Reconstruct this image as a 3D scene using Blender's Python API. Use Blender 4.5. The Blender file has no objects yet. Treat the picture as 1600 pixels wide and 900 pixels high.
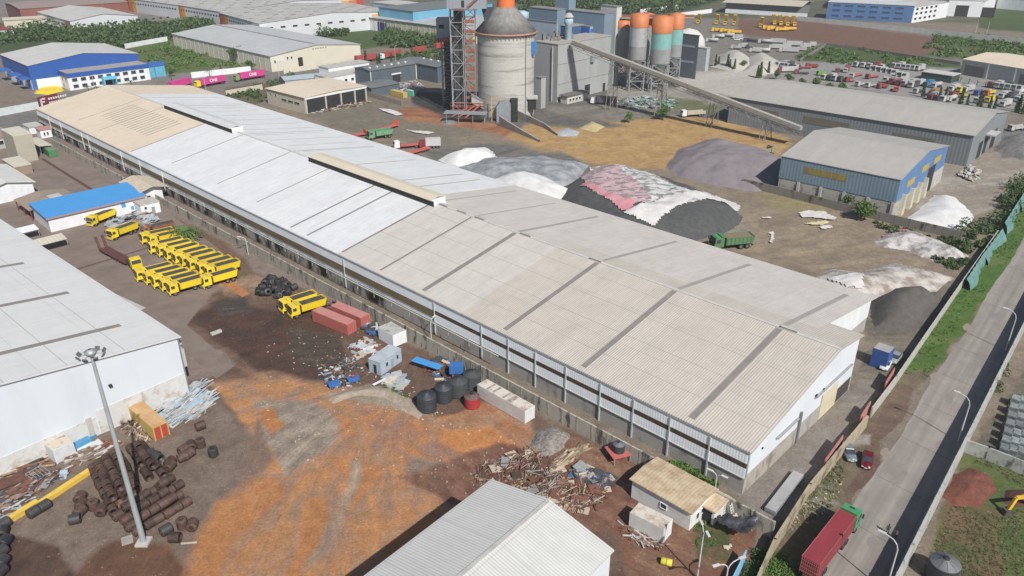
import bpy, math, random
import numpy as np
from mathutils import Vector, Matrix
R = math.radians
sc = bpy.context.scene
# ---------------------------------------------------------------- camera, sky, sun, exposure
CAMH = 80.0; FPX = 1199.0; PITCH = R(26.1)
cam = bpy.data.cameras.new('camera'); camo = bpy.data.objects.new('camera', cam)
sc.collection.objects.link(camo); sc.camera = camo
camo.location = (0, 0, CAMH); camo.rotation_euler = (R(90) - PITCH, 0, 0)
cam.sensor_width = 36; cam.lens = FPX / 1600 * 36; cam.clip_start = 1; cam.clip_end = 9000
SUN_EL = R(44.5)
sdir = Vector((-math.sin(R(27)) * math.cos(SUN_EL), math.cos(R(27)) * math.cos(SUN_EL), -math.sin(SUN_EL)))
sun = bpy.data.lights.new('sun', 'SUN'); sun.energy = 4.9; sun.angle = R(0.55); sun.color = (1.0, 0.955, 0.89)
suno = bpy.data.objects.new('sun', sun); sc.collection.objects.link(suno)
suno.rotation_euler = sdir.to_track_quat('-Z', 'Y').to_euler(); suno.location = (60, -60, 200)
w = bpy.data.worlds.new('World'); sc.world = w; w.use_nodes = True
nt = w.node_tree; bgn = nt.nodes['Background']
sky = nt.nodes.new('ShaderNodeTexSky'); sky.sky_type = 'NISHITA'; sky.sun_disc = False
sky.sun_elevation = SUN_EL; sky.sun_rotation = R(180 - 27)
nt.links.new(sky.outputs[0], bgn.inputs[0]); bgn.inputs[1].default_value = 0.075
sc.view_settings.view_transform = 'Standard'; sc.view_settings.look = 'None'
sc.view_settings.exposure = 0.13; sc.view_settings.gamma = 1.0
try: sc.cycles.max_bounces = 5; sc.cycles.volume_bounces = 0
except Exception: pass
# ---------------------------------------------------------------- geometry of the site plan
CT, ST = math.cos(PITCH), math.sin(PITCH)
def G(px, py, z=0.0):
    """survey point: photograph position -> world x,y on the level z"""
    dx = (px - 800) / FPX; dy = -(py - 450) / FPX
    Y = CT + dy * ST; Z = -ST + dy * CT
    t = (z - CAMH) / Z
    return (dx * t, Y * t)
def PR(x, y, z=0.0):
    z = z - CAMH
    d = y * CT - z * ST; v = y * ST + z * CT
    return 800 + FPX * x / d, 450 - FPX * v / d
def V3(px, py, z=0.0):
    g = G(px, py, z); return Vector((g[0], g[1], z))
UA = R(136.0)           # bearing of the long sheds
rnd = random.Random(7)
ORD = ['first','second','third','fourth','fifth','sixth','seventh','eighth','ninth','tenth','eleventh','twelfth','thirteenth','fourteenth','fifteenth','sixteenth','seventeenth','eighteenth','nineteenth','twentieth']
# ---------------------------------------------------------------- materials
MATS = {}
def M(name, col, col2=None, scale=0.6, rough=0.8, metal=0.0, bump=0.0, bscale=8.0, detail=6, ribs=None, ribdir='X', streak=None, lo=.38, hi=.66, rand=0.0, spec=0.5, trans=False):
    if name in MATS: return MATS[name]
    m = bpy.data.materials.new(name); m.use_nodes = True; n = m.node_tree; N = n.nodes; L = n.links
    b = N['Principled BSDF']; b.inputs['Roughness'].default_value = rough; b.inputs['Metallic'].default_value = metal
    b.inputs['Specular IOR Level'].default_value = spec
    c1 = (*col, 1); c2 = (*(col2 or [c * .82 for c in col]), 1)
    tc = N.new('ShaderNodeTexCoord'); mp = N.new('ShaderNodeMapping'); L.new(tc.outputs['Object'], mp.inputs[0])
    if streak: mp.inputs['Scale'].default_value = streak
    oi = N.new('ShaderNodeObjectInfo')
    ad = N.new('ShaderNodeVectorMath'); ad.operation = 'ADD'
    sc_ = N.new('ShaderNodeMath'); sc_.operation = 'MULTIPLY'; sc_.inputs[1].default_value = 37.0
    L.new(oi.outputs['Random'], sc_.inputs[0]); L.new(mp.outputs[0], ad.inputs[0]); L.new(sc_.outputs[0], ad.inputs[1])
    no = N.new('ShaderNodeTexNoise'); no.inputs['Scale'].default_value = scale; no.inputs['Detail'].default_value = detail; no.inputs['Roughness'].default_value = .65
    L.new(ad.outputs[0], no.inputs['Vector'])
    cr = N.new('ShaderNodeMapRange'); cr.inputs[1].default_value = lo; cr.inputs[2].default_value = hi
    L.new(no.outputs[0], cr.inputs[0])
    mx = N.new('ShaderNodeMix'); mx.data_type = 'RGBA'; mx.inputs[6].default_value = c1; mx.inputs[7].default_value = c2
    L.new(cr.outputs[0], mx.inputs[0]); out = mx.outputs[2]
    if rand:
        hs = N.new('ShaderNodeHueSaturation'); mr = N.new('ShaderNodeMapRange')
        mr.inputs[3].default_value = 1 - rand; mr.inputs[4].default_value = 1 + rand
        L.new(oi.outputs['Random'], mr.inputs[0]); L.new(mr.outputs[0], hs.inputs['Value']); L.new(out, hs.inputs['Color']); out = hs.outputs[0]
    L.new(out, b.inputs['Base Color'])
    hsrc = None
    if ribs:
        wv = N.new('ShaderNodeTexWave'); wv.wave_type = 'BANDS'; wv.bands_direction = ribdir; wv.inputs['Scale'].default_value = 1.0 / ribs * (math.pi / 10)
        wv.wave_profile = 'SIN'
        L.new(tc.outputs['Object'], wv.inputs['Vector'])
        bp = N.new('ShaderNodeBump'); bp.inputs['Distance'].default_value = ribs * .05; bp.inputs['Strength'].default_value = .6
        L.new(wv.outputs['Fac'], bp.inputs['Height']); L.new(bp.outputs[0], b.inputs['Normal']); hsrc = bp
    if bump:
        nb = N.new('ShaderNodeTexNoise'); nb.inputs['Scale'].default_value = bscale; nb.inputs['Detail'].default_value = 5
        L.new(tc.outputs['Object'], nb.inputs['Vector'])
        bp = N.new('ShaderNodeBump'); bp.inputs['Distance'].default_value = bump; bp.inputs['Strength'].default_value = 1
        L.new(nb.outputs[0], bp.inputs['Height'])
        if hsrc: L.new(hsrc.outputs[0], bp.inputs['Normal'])
        L.new(bp.outputs[0], b.inputs['Normal'])
    MATS[name] = m; return m
# roofs: ribs run down the slope, colour in sheets with dirt streaks
def roofmat(name, col, col2, ribs=1.0, sheet=7.0, dirt=.12, ribdir='X', ribcol=.12, rough=.62):
    if name in MATS: return MATS[name]
    m = bpy.data.materials.new(name); m.use_nodes = True; n = m.node_tree; N = n.nodes; L = n.links
    b = N['Principled BSDF']; b.inputs['Roughness'].default_value = rough; b.inputs['Specular IOR Level'].default_value = .35
    tc = N.new('ShaderNodeTexCoord')
    br = N.new('ShaderNodeTexBrick'); br.inputs['Scale'].default_value = 1; br.inputs['Brick Width'].default_value = sheet if ribdir == 'X' else sheet
    br.inputs['Row Height'].default_value = sheet * 1.1; br.inputs['Mortar Size'].default_value = .05; br.inputs['Mortar Smooth'].default_value = .3; br.offset = .0
    br.inputs['Color1'].default_value = (*col, 1); br.inputs['Color2'].default_value = (*col2, 1); br.inputs['Mortar'].default_value = (*[c * .80 for c in col2], 1)
    L.new(tc.outputs['Object'], br.inputs['Vector'])
    no = N.new('ShaderNodeTexNoise'); no.inputs['Scale'].default_value = .09; no.inputs['Detail'].default_value = 8; no.inputs['Roughness'].default_value = .7
    mp = N.new('ShaderNodeMapping'); mp.inputs['Scale'].default_value = (2.2, .6, 1) if ribdir == 'X' else (.6, 2.2, 1)
    L.new(tc.outputs['Object'], mp.inputs[0]); L.new(mp.outputs[0], no.inputs['Vector'])
    mr = N.new('ShaderNodeMapRange'); mr.inputs[1].default_value = .35; mr.inputs[2].default_value = .7; mr.inputs[3].default_value = 1; mr.inputs[4].default_value = 1 - dirt
    L.new(no.outputs[0], mr.inputs[0])
    wv = N.new('ShaderNodeTexWave'); wv.wave_type = 'BANDS'; wv.bands_direction = ribdir; wv.inputs['Scale'].default_value = (math.pi / 10) / ribs
    L.new(tc.outputs['Object'], wv.inputs['Vector'])
    mr2 = N.new('ShaderNodeMapRange'); mr2.inputs[1].default_value = .0; mr2.inputs[2].default_value = .5; mr2.inputs[3].default_value = 1 - ribcol; mr2.inputs[4].default_value = 1
    L.new(wv.outputs['Fac'], mr2.inputs[0])
    n2 = N.new('ShaderNodeTexNoise'); n2.inputs['Scale'].default_value = 1; n2.inputs['Detail'].default_value = 6; n2.inputs['Roughness'].default_value = .7
    mp2 = N.new('ShaderNodeMapping'); mp2.inputs['Scale'].default_value = (1.3, .12, 1) if ribdir == 'X' else (.12, 1.3, 1); L.new(tc.outputs['Object'], mp2.inputs[0]); L.new(mp2.outputs[0], n2.inputs['Vector'])
    n3 = N.new('ShaderNodeTexNoise'); n3.inputs['Scale'].default_value = .28; n3.inputs['Detail'].default_value = 10; n3.inputs['Roughness'].default_value = .75; L.new(tc.outputs['Object'], n3.inputs['Vector'])
    m4 = N.new('ShaderNodeMapRange'); m4.inputs[1].default_value = .35; m4.inputs[2].default_value = .68; m4.inputs[3].default_value = 1.03; m4.inputs[4].default_value = 1-dirt*.9; L.new(n2.outputs[0], m4.inputs[0])
    m5 = N.new('ShaderNodeMapRange'); m5.inputs[1].default_value = .4; m5.inputs[2].default_value = .66; m5.inputs[3].default_value = 1.02; m5.inputs[4].default_value = 1-dirt*.8; L.new(n3.outputs[0], m5.inputs[0])
    q1 = N.new('ShaderNodeMath'); q1.operation = 'MULTIPLY'; L.new(m4.outputs[0], q1.inputs[0]); L.new(m5.outputs[0], q1.inputs[1])
    q2 = N.new('ShaderNodeMath'); q2.operation = 'MULTIPLY'; L.new(q1.outputs[0], q2.inputs[0]); L.new(mr.outputs[0], q2.inputs[1])
    mu = N.new('ShaderNodeMath'); mu.operation = 'MULTIPLY'; L.new(q2.outputs[0], mu.inputs[0]); L.new(mr2.outputs[0], mu.inputs[1])
    vm = N.new('ShaderNodeVectorMath'); vm.operation = 'SCALE'; L.new(br.outputs['Color'], vm.inputs[0]); L.new(mu.outputs[0], vm.inputs['Scale'])
    L.new(vm.outputs[0], b.inputs['Base Color'])
    bp = N.new('ShaderNodeBump'); bp.inputs['Distance'].default_value = ribs * .09; bp.inputs['Strength'].default_value = .6
    L.new(wv.outputs['Fac'], bp.inputs['Height']); L.new(bp.outputs[0], b.inputs['Normal'])
    MATS[name] = m; return m
# stained concrete: vertical black runs
def stained(name, col, dark, amt=.5, sx=.35, sz=.06, rough=.9, vscale=1.0):
    if name in MATS: return MATS[name]
    m = bpy.data.materials.new(name); m.use_nodes = True; n = m.node_tree; N = n.nodes; L = n.links
    b = N['Principled BSDF']; b.inputs['Roughness'].default_value = rough; b.inputs['Specular IOR Level'].default_value = .2
    tc = N.new('ShaderNodeTexCoord'); mp = N.new('ShaderNodeMapping'); mp.inputs['Scale'].default_value = (sx, sx, sz)
    L.new(tc.outputs['Object'], mp.inputs[0])
    no = N.new('ShaderNodeTexNoise'); no.inputs['Scale'].default_value = vscale; no.inputs['Detail'].default_value = 9; no.inputs['Roughness'].default_value = .68
    L.new(mp.outputs[0], no.inputs['Vector'])
    mr = N.new('ShaderNodeMapRange'); mr.inputs[1].default_value = .62 - amt * .3; mr.inputs[2].default_value = .74 - amt * .3
    L.new(no.outputs[0], mr.inputs[0])
    n2 = N.new('ShaderNodeTexNoise'); n2.inputs['Scale'].default_value = 1.3; n2.inputs['Detail'].default_value = 6; L.new(tc.outputs['Object'], n2.inputs['Vector'])
    m0 = N.new('ShaderNodeMix'); m0.data_type = 'RGBA'; m0.inputs[6].default_value = (*col, 1); m0.inputs[7].default_value = (*[c * .72 for c in col], 1)
    L.new(n2.outputs[0], m0.inputs[0])
    mx = N.new('ShaderNodeMix'); mx.data_type = 'RGBA'; mx.inputs[7].default_value = (*dark, 1)
    L.new(m0.outputs[2], mx.inputs[6]); L.new(mr.outputs[0], mx.inputs[0]); L.new(mx.outputs[2], b.inputs['Base Color'])
    MATS[name] = m; return m
WHITE = M('white paint', (.72,.74,.76), (.62,.64,.66), .5, .6, streak=(1,1,.4))
BWHITE = M('bluish white cladding', (.84,.88,.90), (.78,.82,.85), .2, .5, ribs=.5, ribdir='X')
GWHITE = M('gable white cladding', (.66,.70,.745), (.58,.62,.66), .12, .55, streak=(1,1,.5), ribs=.5, ribdir='Y')
CREAM = M('cream paint', (.55,.50,.40), (.47,.43,.35), .5, .8)
CONC = M('concrete', (.33,.31,.28), (.24,.225,.20), .7, .9, bump=.03)
LCONC = M('pale concrete', (.45,.44,.41), (.34,.33,.31), .4, .9)
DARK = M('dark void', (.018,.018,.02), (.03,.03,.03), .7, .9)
GLASS = M('window glass', (.03,.04,.05), (.05,.06,.07), .7, .15)
BLACK = M('black rubber', (.02,.02,.02), (.035,.032,.03), 2, .85)
STEEL = M('galvanised steel', (.35,.37,.38), (.27,.28,.29), 2, .5, metal=.3)
GREYM = M('grey metal paint', (.24,.27,.29), (.20,.22,.24), .6, .6)
RUST = M('rusty steel', (.13,.055,.035), (.07,.035,.025), 1.5, .85)
YEL = M('yellow truck paint', (.78,.58,.01), (.60,.44,.07), 1.2, .42, rand=.14, lo=.45, hi=.75)
YTOP = M('dusty yellow', (.62,.47,.12), (.70,.50,.05), 1.5, .7, rand=.08)
RED = M('red paint', (.42,.05,.04), (.33,.05,.045), .8, .55)
ORANGE = M('orange paint', (.72,.18,.04), (.58,.15,.05), .8, .6)
GREEN = M('green paint', (.06,.30,.12), (.06,.22,.10), .8, .5)
BLUE = M('blue paint', (.04,.13,.42), (.04,.11,.34), .5, .55)
CYAN = M('light blue paint', (.14,.50,.72), (.13,.42,.60), .6, .55)
FOLI = M('dark foliage', (.028,.060,.016), (.085,.14,.038), .7, .8, rand=.12)
FOL2 = M('mid foliage', (.055,.12,.022), (.13,.20,.05), .7, .8, rand=.12)
BARK = M('bark', (.10,.075,.05), (.07,.05,.035), 3, .9)
TIMB = M('weathered timber', (.30,.22,.15), (.16,.10,.065), 2, .9, rand=.3)
# ---------------------------------------------------------------- mesh builder
class MB:
    def __init__(s): s.v = []; s.f = []; s.sm = []
    def add(s, vs, fs, smooth=False):
        o = len(s.v); s.v += [tuple(p) for p in vs]
        for f in fs: s.f.append(tuple(i + o for i in f)); s.sm.append(smooth)
        return s
    def box(s, x0, x1, y0, y1, z0, z1, rot=0, piv=None, top=None):
        """axis box; top=(dx,dy) shrinks the upper face"""
        if x0 > x1: x0, x1 = x1, x0
        if y0 > y1: y0, y1 = y1, y0
        tx, ty = top or (0, 0)
        vs = [(x0,y0,z0),(x1,y0,z0),(x1,y1,z0),(x0,y1,z0),(x0+tx,y0+ty,z1),(x1-tx,y0+ty,z1),(x1-tx,y1-ty,z1),(x0+tx,y1-ty,z1)]
        if rot:
            cx, cy = piv or ((x0+x1)/2, (y0+y1)/2); c, q = math.cos(rot), math.sin(rot)
            vs = [(cx+(x-cx)*c-(y-cy)*q, cy+(x-cx)*q+(y-cy)*c, z) for x, y, z in vs]
        return s.add(vs, [(0,3,2,1),(4,5,6,7),(0,1,5,4),(1,2,6,5),(2,3,7,6),(3,0,4,7)])
    def prism(s, poly, axis, a, b):
        """poly in the other two axes, extruded along axis from a to b"""
        n = len(poly)
        ar = sum(poly[i][0]*poly[(i+1)%n][1]-poly[(i+1)%n][0]*poly[i][1] for i in range(n))
        if ar < 0: poly = poly[::-1]
        if a > b: a, b = b, a
        def pt(p, t): return (t,p[0],p[1]) if axis == 'x' else ((p[0],t,p[1]) if axis == 'y' else (p[0],p[1],t))
        vs = [pt(p,a) for p in poly] + [pt(p,b) for p in poly]
        fs = [tuple(range(n))[::-1], tuple(range(n,2*n))] + [(i,(i+1)%n,n+(i+1)%n,n+i) for i in range(n)]
        if axis == 'y': fs = [f[::-1] for f in fs]
        return s.add(vs, fs)
    def tube(s, p0, p1, r0, r1=None, n=8, smooth=True, cap=True):
        p0, p1 = Vector(p0), Vector(p1); r1 = r0 if r1 is None else r1
        d = (p1 - p0)
        if d.length < 1e-6: return s
        d.normalize(); a = d.orthogonal().normalized(); b = d.cross(a)
        vs = [p0 + (a*math.cos(2*math.pi*i/n)+b*math.sin(2*math.pi*i/n))*r0 for i in range(n)] + [p1 + (a*math.cos(2*math.pi*i/n)+b*math.sin(2*math.pi*i/n))*r1 for i in range(n)]
        s.add(vs, [(i,(i+1)%n,n+(i+1)%n,n+i) for i in range(n)], smooth)
        if cap: s.add(vs, [tuple(range(n))[::-1], tuple(range(n,2*n))])
        return s
    def bar(s, p0, p1, t=.1): return s.tube(p0, p1, t*.7, n=4, smooth=False)
    def lathe(s, prof, n=24, c=(0,0,0), axis='z', smooth=True):
        vs = []
        for r, z in prof:
            for i in range(n):
                a = 2*math.pi*i/n; x, y = r*math.cos(a), r*math.sin(a)
                vs.append((c[0]+x,c[1]+y,c[2]+z) if axis == 'z' else ((c[0]+z,c[1]+x,c[2]+y) if axis == 'x' else (c[0]+y,c[1]+z,c[2]+x)))
        fs = [(k*n+i, k*n+(i+1)%n, (k+1)*n+(i+1)%n, (k+1)*n+i) for k in range(len(prof)-1) for i in range(n)]
        return s.add(vs, fs, smooth)
    def quad(s, *p): return s.add(p, [tuple(range(len(p)))])
    def build(s, name, mat, parent=None, **kw):
        me = bpy.data.meshes.new(name); me.from_pydata(s.v, [], s.f); me.polygons.foreach_set('use_smooth', s.sm)
        for m in (mat if isinstance(mat, (list, tuple)) else [mat]): me.materials.append(m)
        me.update()
        o = bpy.data.objects.new(name, me); sc.collection.objects.link(o)
        if parent is not None: o.parent = parent
        if kw: tag(o, **kw)
        return o
def npmesh(name, V, F, mat, parent=None, smooth=False, **kw):
    me = bpy.data.meshes.new(name); V = np.asarray(V, np.float32); F = np.asarray(F, np.int32); k = F.shape[1]
    me.vertices.add(len(V)); me.vertices.foreach_set('co', V.ravel())
    me.loops.add(F.size); me.loops.foreach_set('vertex_index', F.ravel())
    me.polygons.add(len(F)); me.polygons.foreach_set('loop_start', np.arange(0, F.size, k, dtype=np.int32)); me.polygons.foreach_set('loop_total', np.full(len(F), k, np.int32))
    me.polygons.foreach_set('use_smooth', np.full(len(F), smooth)); me.materials.append(mat); me.update(calc_edges=True)
    o = bpy.data.objects.new(name, me); sc.collection.objects.link(o)
    if parent is not None: o.parent = parent
    if kw: tag(o, **kw)
    return o
def tag(o, label=None, cat=None, group=None, kind=None):
    if label: o['label'] = label
    if cat: o['category'] = cat
    if group: o['group'] = group
    if kind: o['kind'] = kind
    return o
def thing(name, label, cat, loc=(0,0,0), rz=0, group=None):
    o = bpy.data.objects.new(name, None); sc.collection.objects.link(o); o.empty_display_size = .5
    o.location = (loc[0], loc[1], loc[2] if len(loc) > 2 else 0); o.rotation_euler = (0, 0, rz)
    return tag(o, label, cat, group)
KIDS = {}
def dup(root, loc, rz, label, group=None, scale=None):
    """copy of a thing with its parts and sub-parts"""
    def cp(o, par):
        c = o.copy(); sc.collection.objects.link(c)
        if par is not None: c.parent = par
        return c
    r = cp(root, None); r.location = (loc[0], loc[1], loc[2] if len(loc) > 2 else 0); r.rotation_euler = (0, 0, rz); tag(r, label, group=group)
    if scale: r.scale = scale if isinstance(scale, tuple) else (scale,)*3
    for ch in KIDS.setdefault(root.name, [o for o in sc.objects if o.parent == root]):
        c = cp(ch, r)
        for g in KIDS.setdefault(ch.name, [o for o in sc.objects if o.parent == ch]): cp(g, c)
    return r
def swap(root, old, new):
    for o in sc.objects:
        if o.parent == root or (o.parent and o.parent.parent == root):
            for sl in o.material_slots:
                if sl.material == old: sl.link = 'OBJECT'; sl.material = new
# value noise on numpy arrays
_rs = np.random.RandomState(3); _tab = _rs.rand(256, 256)
def vnoise(x, y):
    xi = np.floor(x).astype(int); yi = np.floor(y).astype(int); fx = x - xi; fy = y - yi
    fx = fx*fx*(3-2*fx); fy = fy*fy*(3-2*fy); a = _tab[xi % 256, yi % 256]; b = _tab[(xi+1) % 256, yi % 256]; c = _tab[xi % 256, (yi+1) % 256]; d = _tab[(xi+1) % 256, (yi+1) % 256]
    return (a*(1-fx)+b*fx)*(1-fy)+(c*(1-fx)+d*fx)*fy
def fbm(x, y, o=4):
    s = 0; a = .5
    for k in range(o): s = s + a*vnoise(x*2**k+17*k, y*2**k+5*k); a *= .5
    return s
def sdist(X, Y, poly):
    """signed distance to polygon, positive inside"""
    P = np.asarray(poly, float); n = len(P); d = np.full(X.shape, 1e9); ins = np.zeros(X.shape, bool)
    for i in range(n):
        a = P[i]; b = P[(i+1) % n]; ex, ey = b - a; L2 = ex*ex + ey*ey + 1e-9
        t = np.clip(((X-a[0])*ex+(Y-a[1])*ey)/L2, 0, 1); d = np.minimum(d, np.hypot(X-a[0]-t*ex, Y-a[1]-t*ey))
        c = ((a[1] > Y) != (b[1] > Y)) & (X < (b[0]-a[0])*(Y-a[1])/((b[1]-a[1]) if b[1] != a[1] else 1e-9)+a[0]); ins ^= c
    return np.where(ins, d, -d)
# ================================================================ GROUND
def build_ground():
    # ring grid, finer close by, reaching the horizon
    pys = np.concatenate([np.linspace(1100, 910, 24), np.linspace(906, 60, 420), np.linspace(57, -60, 60), np.array([-75, -90, -105, -117, -124])])
    pxs = np.concatenate([np.linspace(-1500, -60, 30), np.linspace(-40, 1640, 640), np.linspace(1660, 3100, 30)])
    PX, PY = np.meshgrid(pxs, pys); dx = (PX-800)/FPX; dy = -(PY-450)/FPX
    t = (-CAMH)/(-ST+dy*CT); X = dx*t; Y = (CT+dy*ST)*t
    n1 = fbm(X*.11, Y*.11, 5); n2 = fbm(X*.11+40, Y*.11+9, 5)
    # edges wander by a few metres' worth of picture, from world noise
    wob = 1 + 0*PY
    PXn = PX + (n1-.48)*np.clip((PY+80)/16, 3, 44); PYn = PY + (n2-.48)*np.clip((PY+80)/24, 1.5, 26)
    A = np.zeros(PX.shape+(3,)); B = np.zeros_like(A); amt = np.zeros(PX.shape); wet = np.zeros(PX.shape)
    A[:] = (.20,.165,.13); B[:] = (.13,.105,.08); amt[:] = .45
    def Z(poly, a, b, am=.5, soft=3, wt=0, wob=True, sx=1):
        nonlocal A, B, amt, wet
        d = sdist(PXn if wob else PX, PYn if wob else PY, poly); mk = np.clip(d/soft+.5, 0, 1)
        m3 = mk[..., None]; A = A*(1-m3)+np.array(a)*m3; B = B*(1-m3)+np.array(b)*m3; amt = amt*(1-mk)+am*mk; wet = wet*(1-mk)+wt*mk
    GR = (.055,.085,.025); GR2 = (.10,.12,.045); DGR = (.035,.06,.02)
    # far country
    Z([(-1600,-130),(3200,-130),(3200,72),(1245,30),(600,60),(300,85),(-1600,110)], (.06,.075,.04), (.13,.115,.08), .5, 4)
    Z([(-600,-20),(600,-20),(700,30),(-600,40)], (.22,.20,.18), (.13,.12,.10), .5, 4)
    Z([(-600,45),(60,42),(200,36),(330,36),(340,60),(230,70),(140,66),(20,80),(-600,95)], DGR, GR, .5, 3)
    Z([(195,68),(270,62),(330,78),(420,95),(425,112),(340,112),(235,118),(205,85)], (.09,.12,.04), (.15,.135,.08), .4, 4)
    Z([(340,96),(420,104),(400,112),(330,112)], (.28,.23,.18), (.18,.15,.11), .5, 3)
    Z([(440,45),(540,30),(560,45),(690,58),(690,76),(600,72),(550,80),(440,60)], (.065,.10,.03), DGR, .45, 3)
    # yards of the blue factory, road with the trucks
    Z([(-600,130),(0,128),(110,150),(240,132),(300,120),(250,120),(130,140),(60,140),(50,135),(0,120),(-600,110)], (.17,.16,.15), (.14,.13,.12), .4, 3)
    Z([(50,150),(240,140),(235,126),(130,140),(60,138)], (.20,.18,.155), (.15,.14,.12), .4, 2)
    Z([(235,118),(300,112),(420,96),(440,102),(300,128)], (.19,.18,.165), (.15,.14,.13), .4, 2)
    Z([(-600,172),(0,172),(60,166),(62,172),(0,182),(-600,200)], GR2, GR, .5, 2)
    Z([(280,136),(560,90),(700,74),(700,84),(560,104),(440,128),(350,146)], (.19,.175,.155), (.15,.14,.12), .5, 2)
    Z([(350,140),(420,128),(420,150),(400,165),(360,152)], (.13,.10,.07), (.10,.10,.05), .5, 3)
    # right far: green belt, brown field
    Z([(820,-20),(1150,-6),(1050,22),(900,34),(820,30)], DGR, GR, .4, 3)
    Z([(1060,30),(1250,28),(1700,72),(1700,150),(1240,100),(1100,100)], (.20,.185,.165), (.15,.14,.12), .5, 3)
    Z([(1155,30),(1250,30),(1460,58),(1480,80),(1440,90),(1290,70),(1150,52)], (.17,.09,.06), (.12,.075,.055), .5, 4)
    Z([(1240,86),(1285,70),(1430,90),(1500,100),(1510,110),(1400,112),(1245,96)], GR, (.10,.12,.04), .4, 4)
    Z([(1455,52),(1700,68),(1700,118),(1500,92),(1430,88),(1480,75)], GR, (.10,.105,.045), .45, 4)
    Z([(1530,14),(1700,22),(1700,60),(1530,44)], GR, (.085,.11,.035), .4, 3)
    Z([(1130,100),(1250,95),(1700,118),(1700,190),(1560,172),(1200,120)], (.24,.235,.225), (.18,.175,.165), .4, 4)
    # cement works yard
    Z([(690,150),(840,150),(860,130),(1200,120),(1240,170),(1200,230),(900,215),(700,190)], (.15,.14,.13), (.09,.085,.08), .5, 4)
    Z([(1060,110),(1200,110),(1190,135),(1140,150),(1060,140)], (.40,.38,.34), (.30,.28,.25), .4, 4)
    Z([(950,134),(1060,140),(1130,165),(1050,168),(950,150)], (.30,.28,.25), (.18,.17,.15), .5, 3)
    Z([(1040,150),(1130,165),(1120,178),(1050,176)], (.10,.13,.05), (.16,.14,.10), .5, 3)
    # central open ground
    Z([(380,170),(700,180),(850,210),(1240,225),(1700,330),(1700,560),(1400,560),(1000,340),(600,225)], (.25,.205,.155), (.175,.14,.105), .5, 5)
    Z([(470,178),(600,158),(700,185),(760,205),(700,225),(600,215),(520,200)], (.22,.19,.145), (.15,.135,.105), .55, 5)
    Z([(600,172),(660,165),(705,180),(850,212),(800,215),(700,195),(640,190)], (.22,.09,.05), (.30,.15,.08), .5, 3)
    Z([(820,195),(900,190),(1080,178),(1200,205),(1240,222),(1220,245),(1080,262),(960,262),(880,240),(790,215)], (.42,.28,.12), (.28,.175,.08), .5, 5)
    Z([(830,180),(900,182),(980,196),(900,200),(840,195)], (.085,.085,.08), (.14,.13,.11), .5, 4)
    Z([(640,140),(700,150),(745,175),(760,190),(735,190),(690,180),(645,160)], (.035,.033,.03), (.06,.055,.05), .5, 3)  # cast shadow of the big silo, painted dark into the ground colour
    Z([(850,165),(985,160),(1090,180),(960,190),(870,180)], (.13,.125,.11), (.20,.18,.15), .5, 3)
    Z([(640,228),(780,222),(900,245),(960,290),(860,300),(700,260)], (.10,.10,.095), (.16,.15,.13), .5, 5)
    Z([(1150,330),(1300,310),(1460,390),(1420,460),(1250,410),(1130,390)], (.20,.16,.12), (.27,.215,.15), .5, 8)
    Z([(1180,300),(1300,315),(1290,335),(1190,325)], (.26,.22,.11), (.19,.16,.10), .5, 5)
    Z([(1130,350),(1190,345),(1180,368),(1125,370)], (.27,.235,.17), (.21,.18,.13), .5, 4, wt=.6)
    Z([(1410,378),(1450,382),(1452,398),(1412,394)], (.20,.21,.15), (.18,.19,.14), .5, 3, wt=.8)
    # works yard right of shed G
    Z([(1470,250),(1600,230),(1700,250),(1600,300),(1520,340),(1430,350),(1440,300)], (.25,.215,.175), (.34,.32,.29), .45, 5)
    Z([(1540,205),(1700,190),(1700,240),(1560,250)], (.13,.13,.125), (.20,.19,.18), .5, 4)
    # paved truck yard on the left
    Z([(-600,60),(60,180),(250,300),(520,455),(700,560),(640,520),(440,440),(360,455),(340,560),(300,640),(-200,640),(-600,400)], (.215,.17,.145), (.165,.125,.105), .45, 5)
    Z([(-600,170),(60,178),(130,215),(70,225),(-600,240)], (.17,.165,.155), (.13,.125,.115), .5, 4)
    Z([(240,330),(300,350),(380,400),(430,440),(380,440),(340,395),(250,350)], (.16,.095,.065), (.11,.085,.055), .5, 5)
    Z([(255,440),(330,460),(365,580),(300,560)], (.20,.165,.15), (.17,.13,.115), .3, 4)
    # red-brown mud
    Z([(290,505),(340,450),(400,455),(470,450),(600,520),(830,640),(1000,720),(1180,820),(1200,960),(400,960),(-50,960),(-50,700),(200,610),(330,590),(365,570)], (.155,.10,.072), (.10,.062,.045), .5, 8)
    Z([(300,500),(345,470),(420,480),(520,500),(540,560),(500,600),(430,600),(370,560)], (.095,.048,.034), (.05,.034,.028), .5, 8, wt=.3)
    Z([(325,478),(380,470),(400,485),(350,500)], (.045,.045,.04), (.08,.06,.05), .5, 6, wt=.35)
    Z([(450,515),(530,520),(540,560),(480,580),(440,550)], (.05,.045,.035), (.09,.06,.045), .5, 8, wt=.3)
    Z([(335,440),(400,425),(440,450),(400,465),(350,465)], (.32,.22,.15), (.17,.11,.07), .5, 5)
    Z([(365,575),(430,600),(520,640),(600,660),(680,690),(640,640),(560,600),(440,590)], (.19,.11,.075), (.26,.165,.11), .5, 8)
    Z([(330,600),(420,590),(520,600),(690,650),(830,650),(850,690),(800,720),(740,800),(660,860),(520,1000),(230,1000),(300,850),(350,760),(395,680)], (.26,.185,.14), (.38,.185,.08), .54, 10)
    Z([(395,690),(405,640),(430,640),(420,720),(380,790),(300,900),(250,960),(225,960),(290,860),(355,770)], (.20,.135,.10), (.17,.115,.09), .5, 8)
    Z([(560,640),(660,660),(740,700),(760,760),(700,800),(640,730),(580,690)], (.26,.165,.125), (.37,.17,.07), .50, 9)
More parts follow.
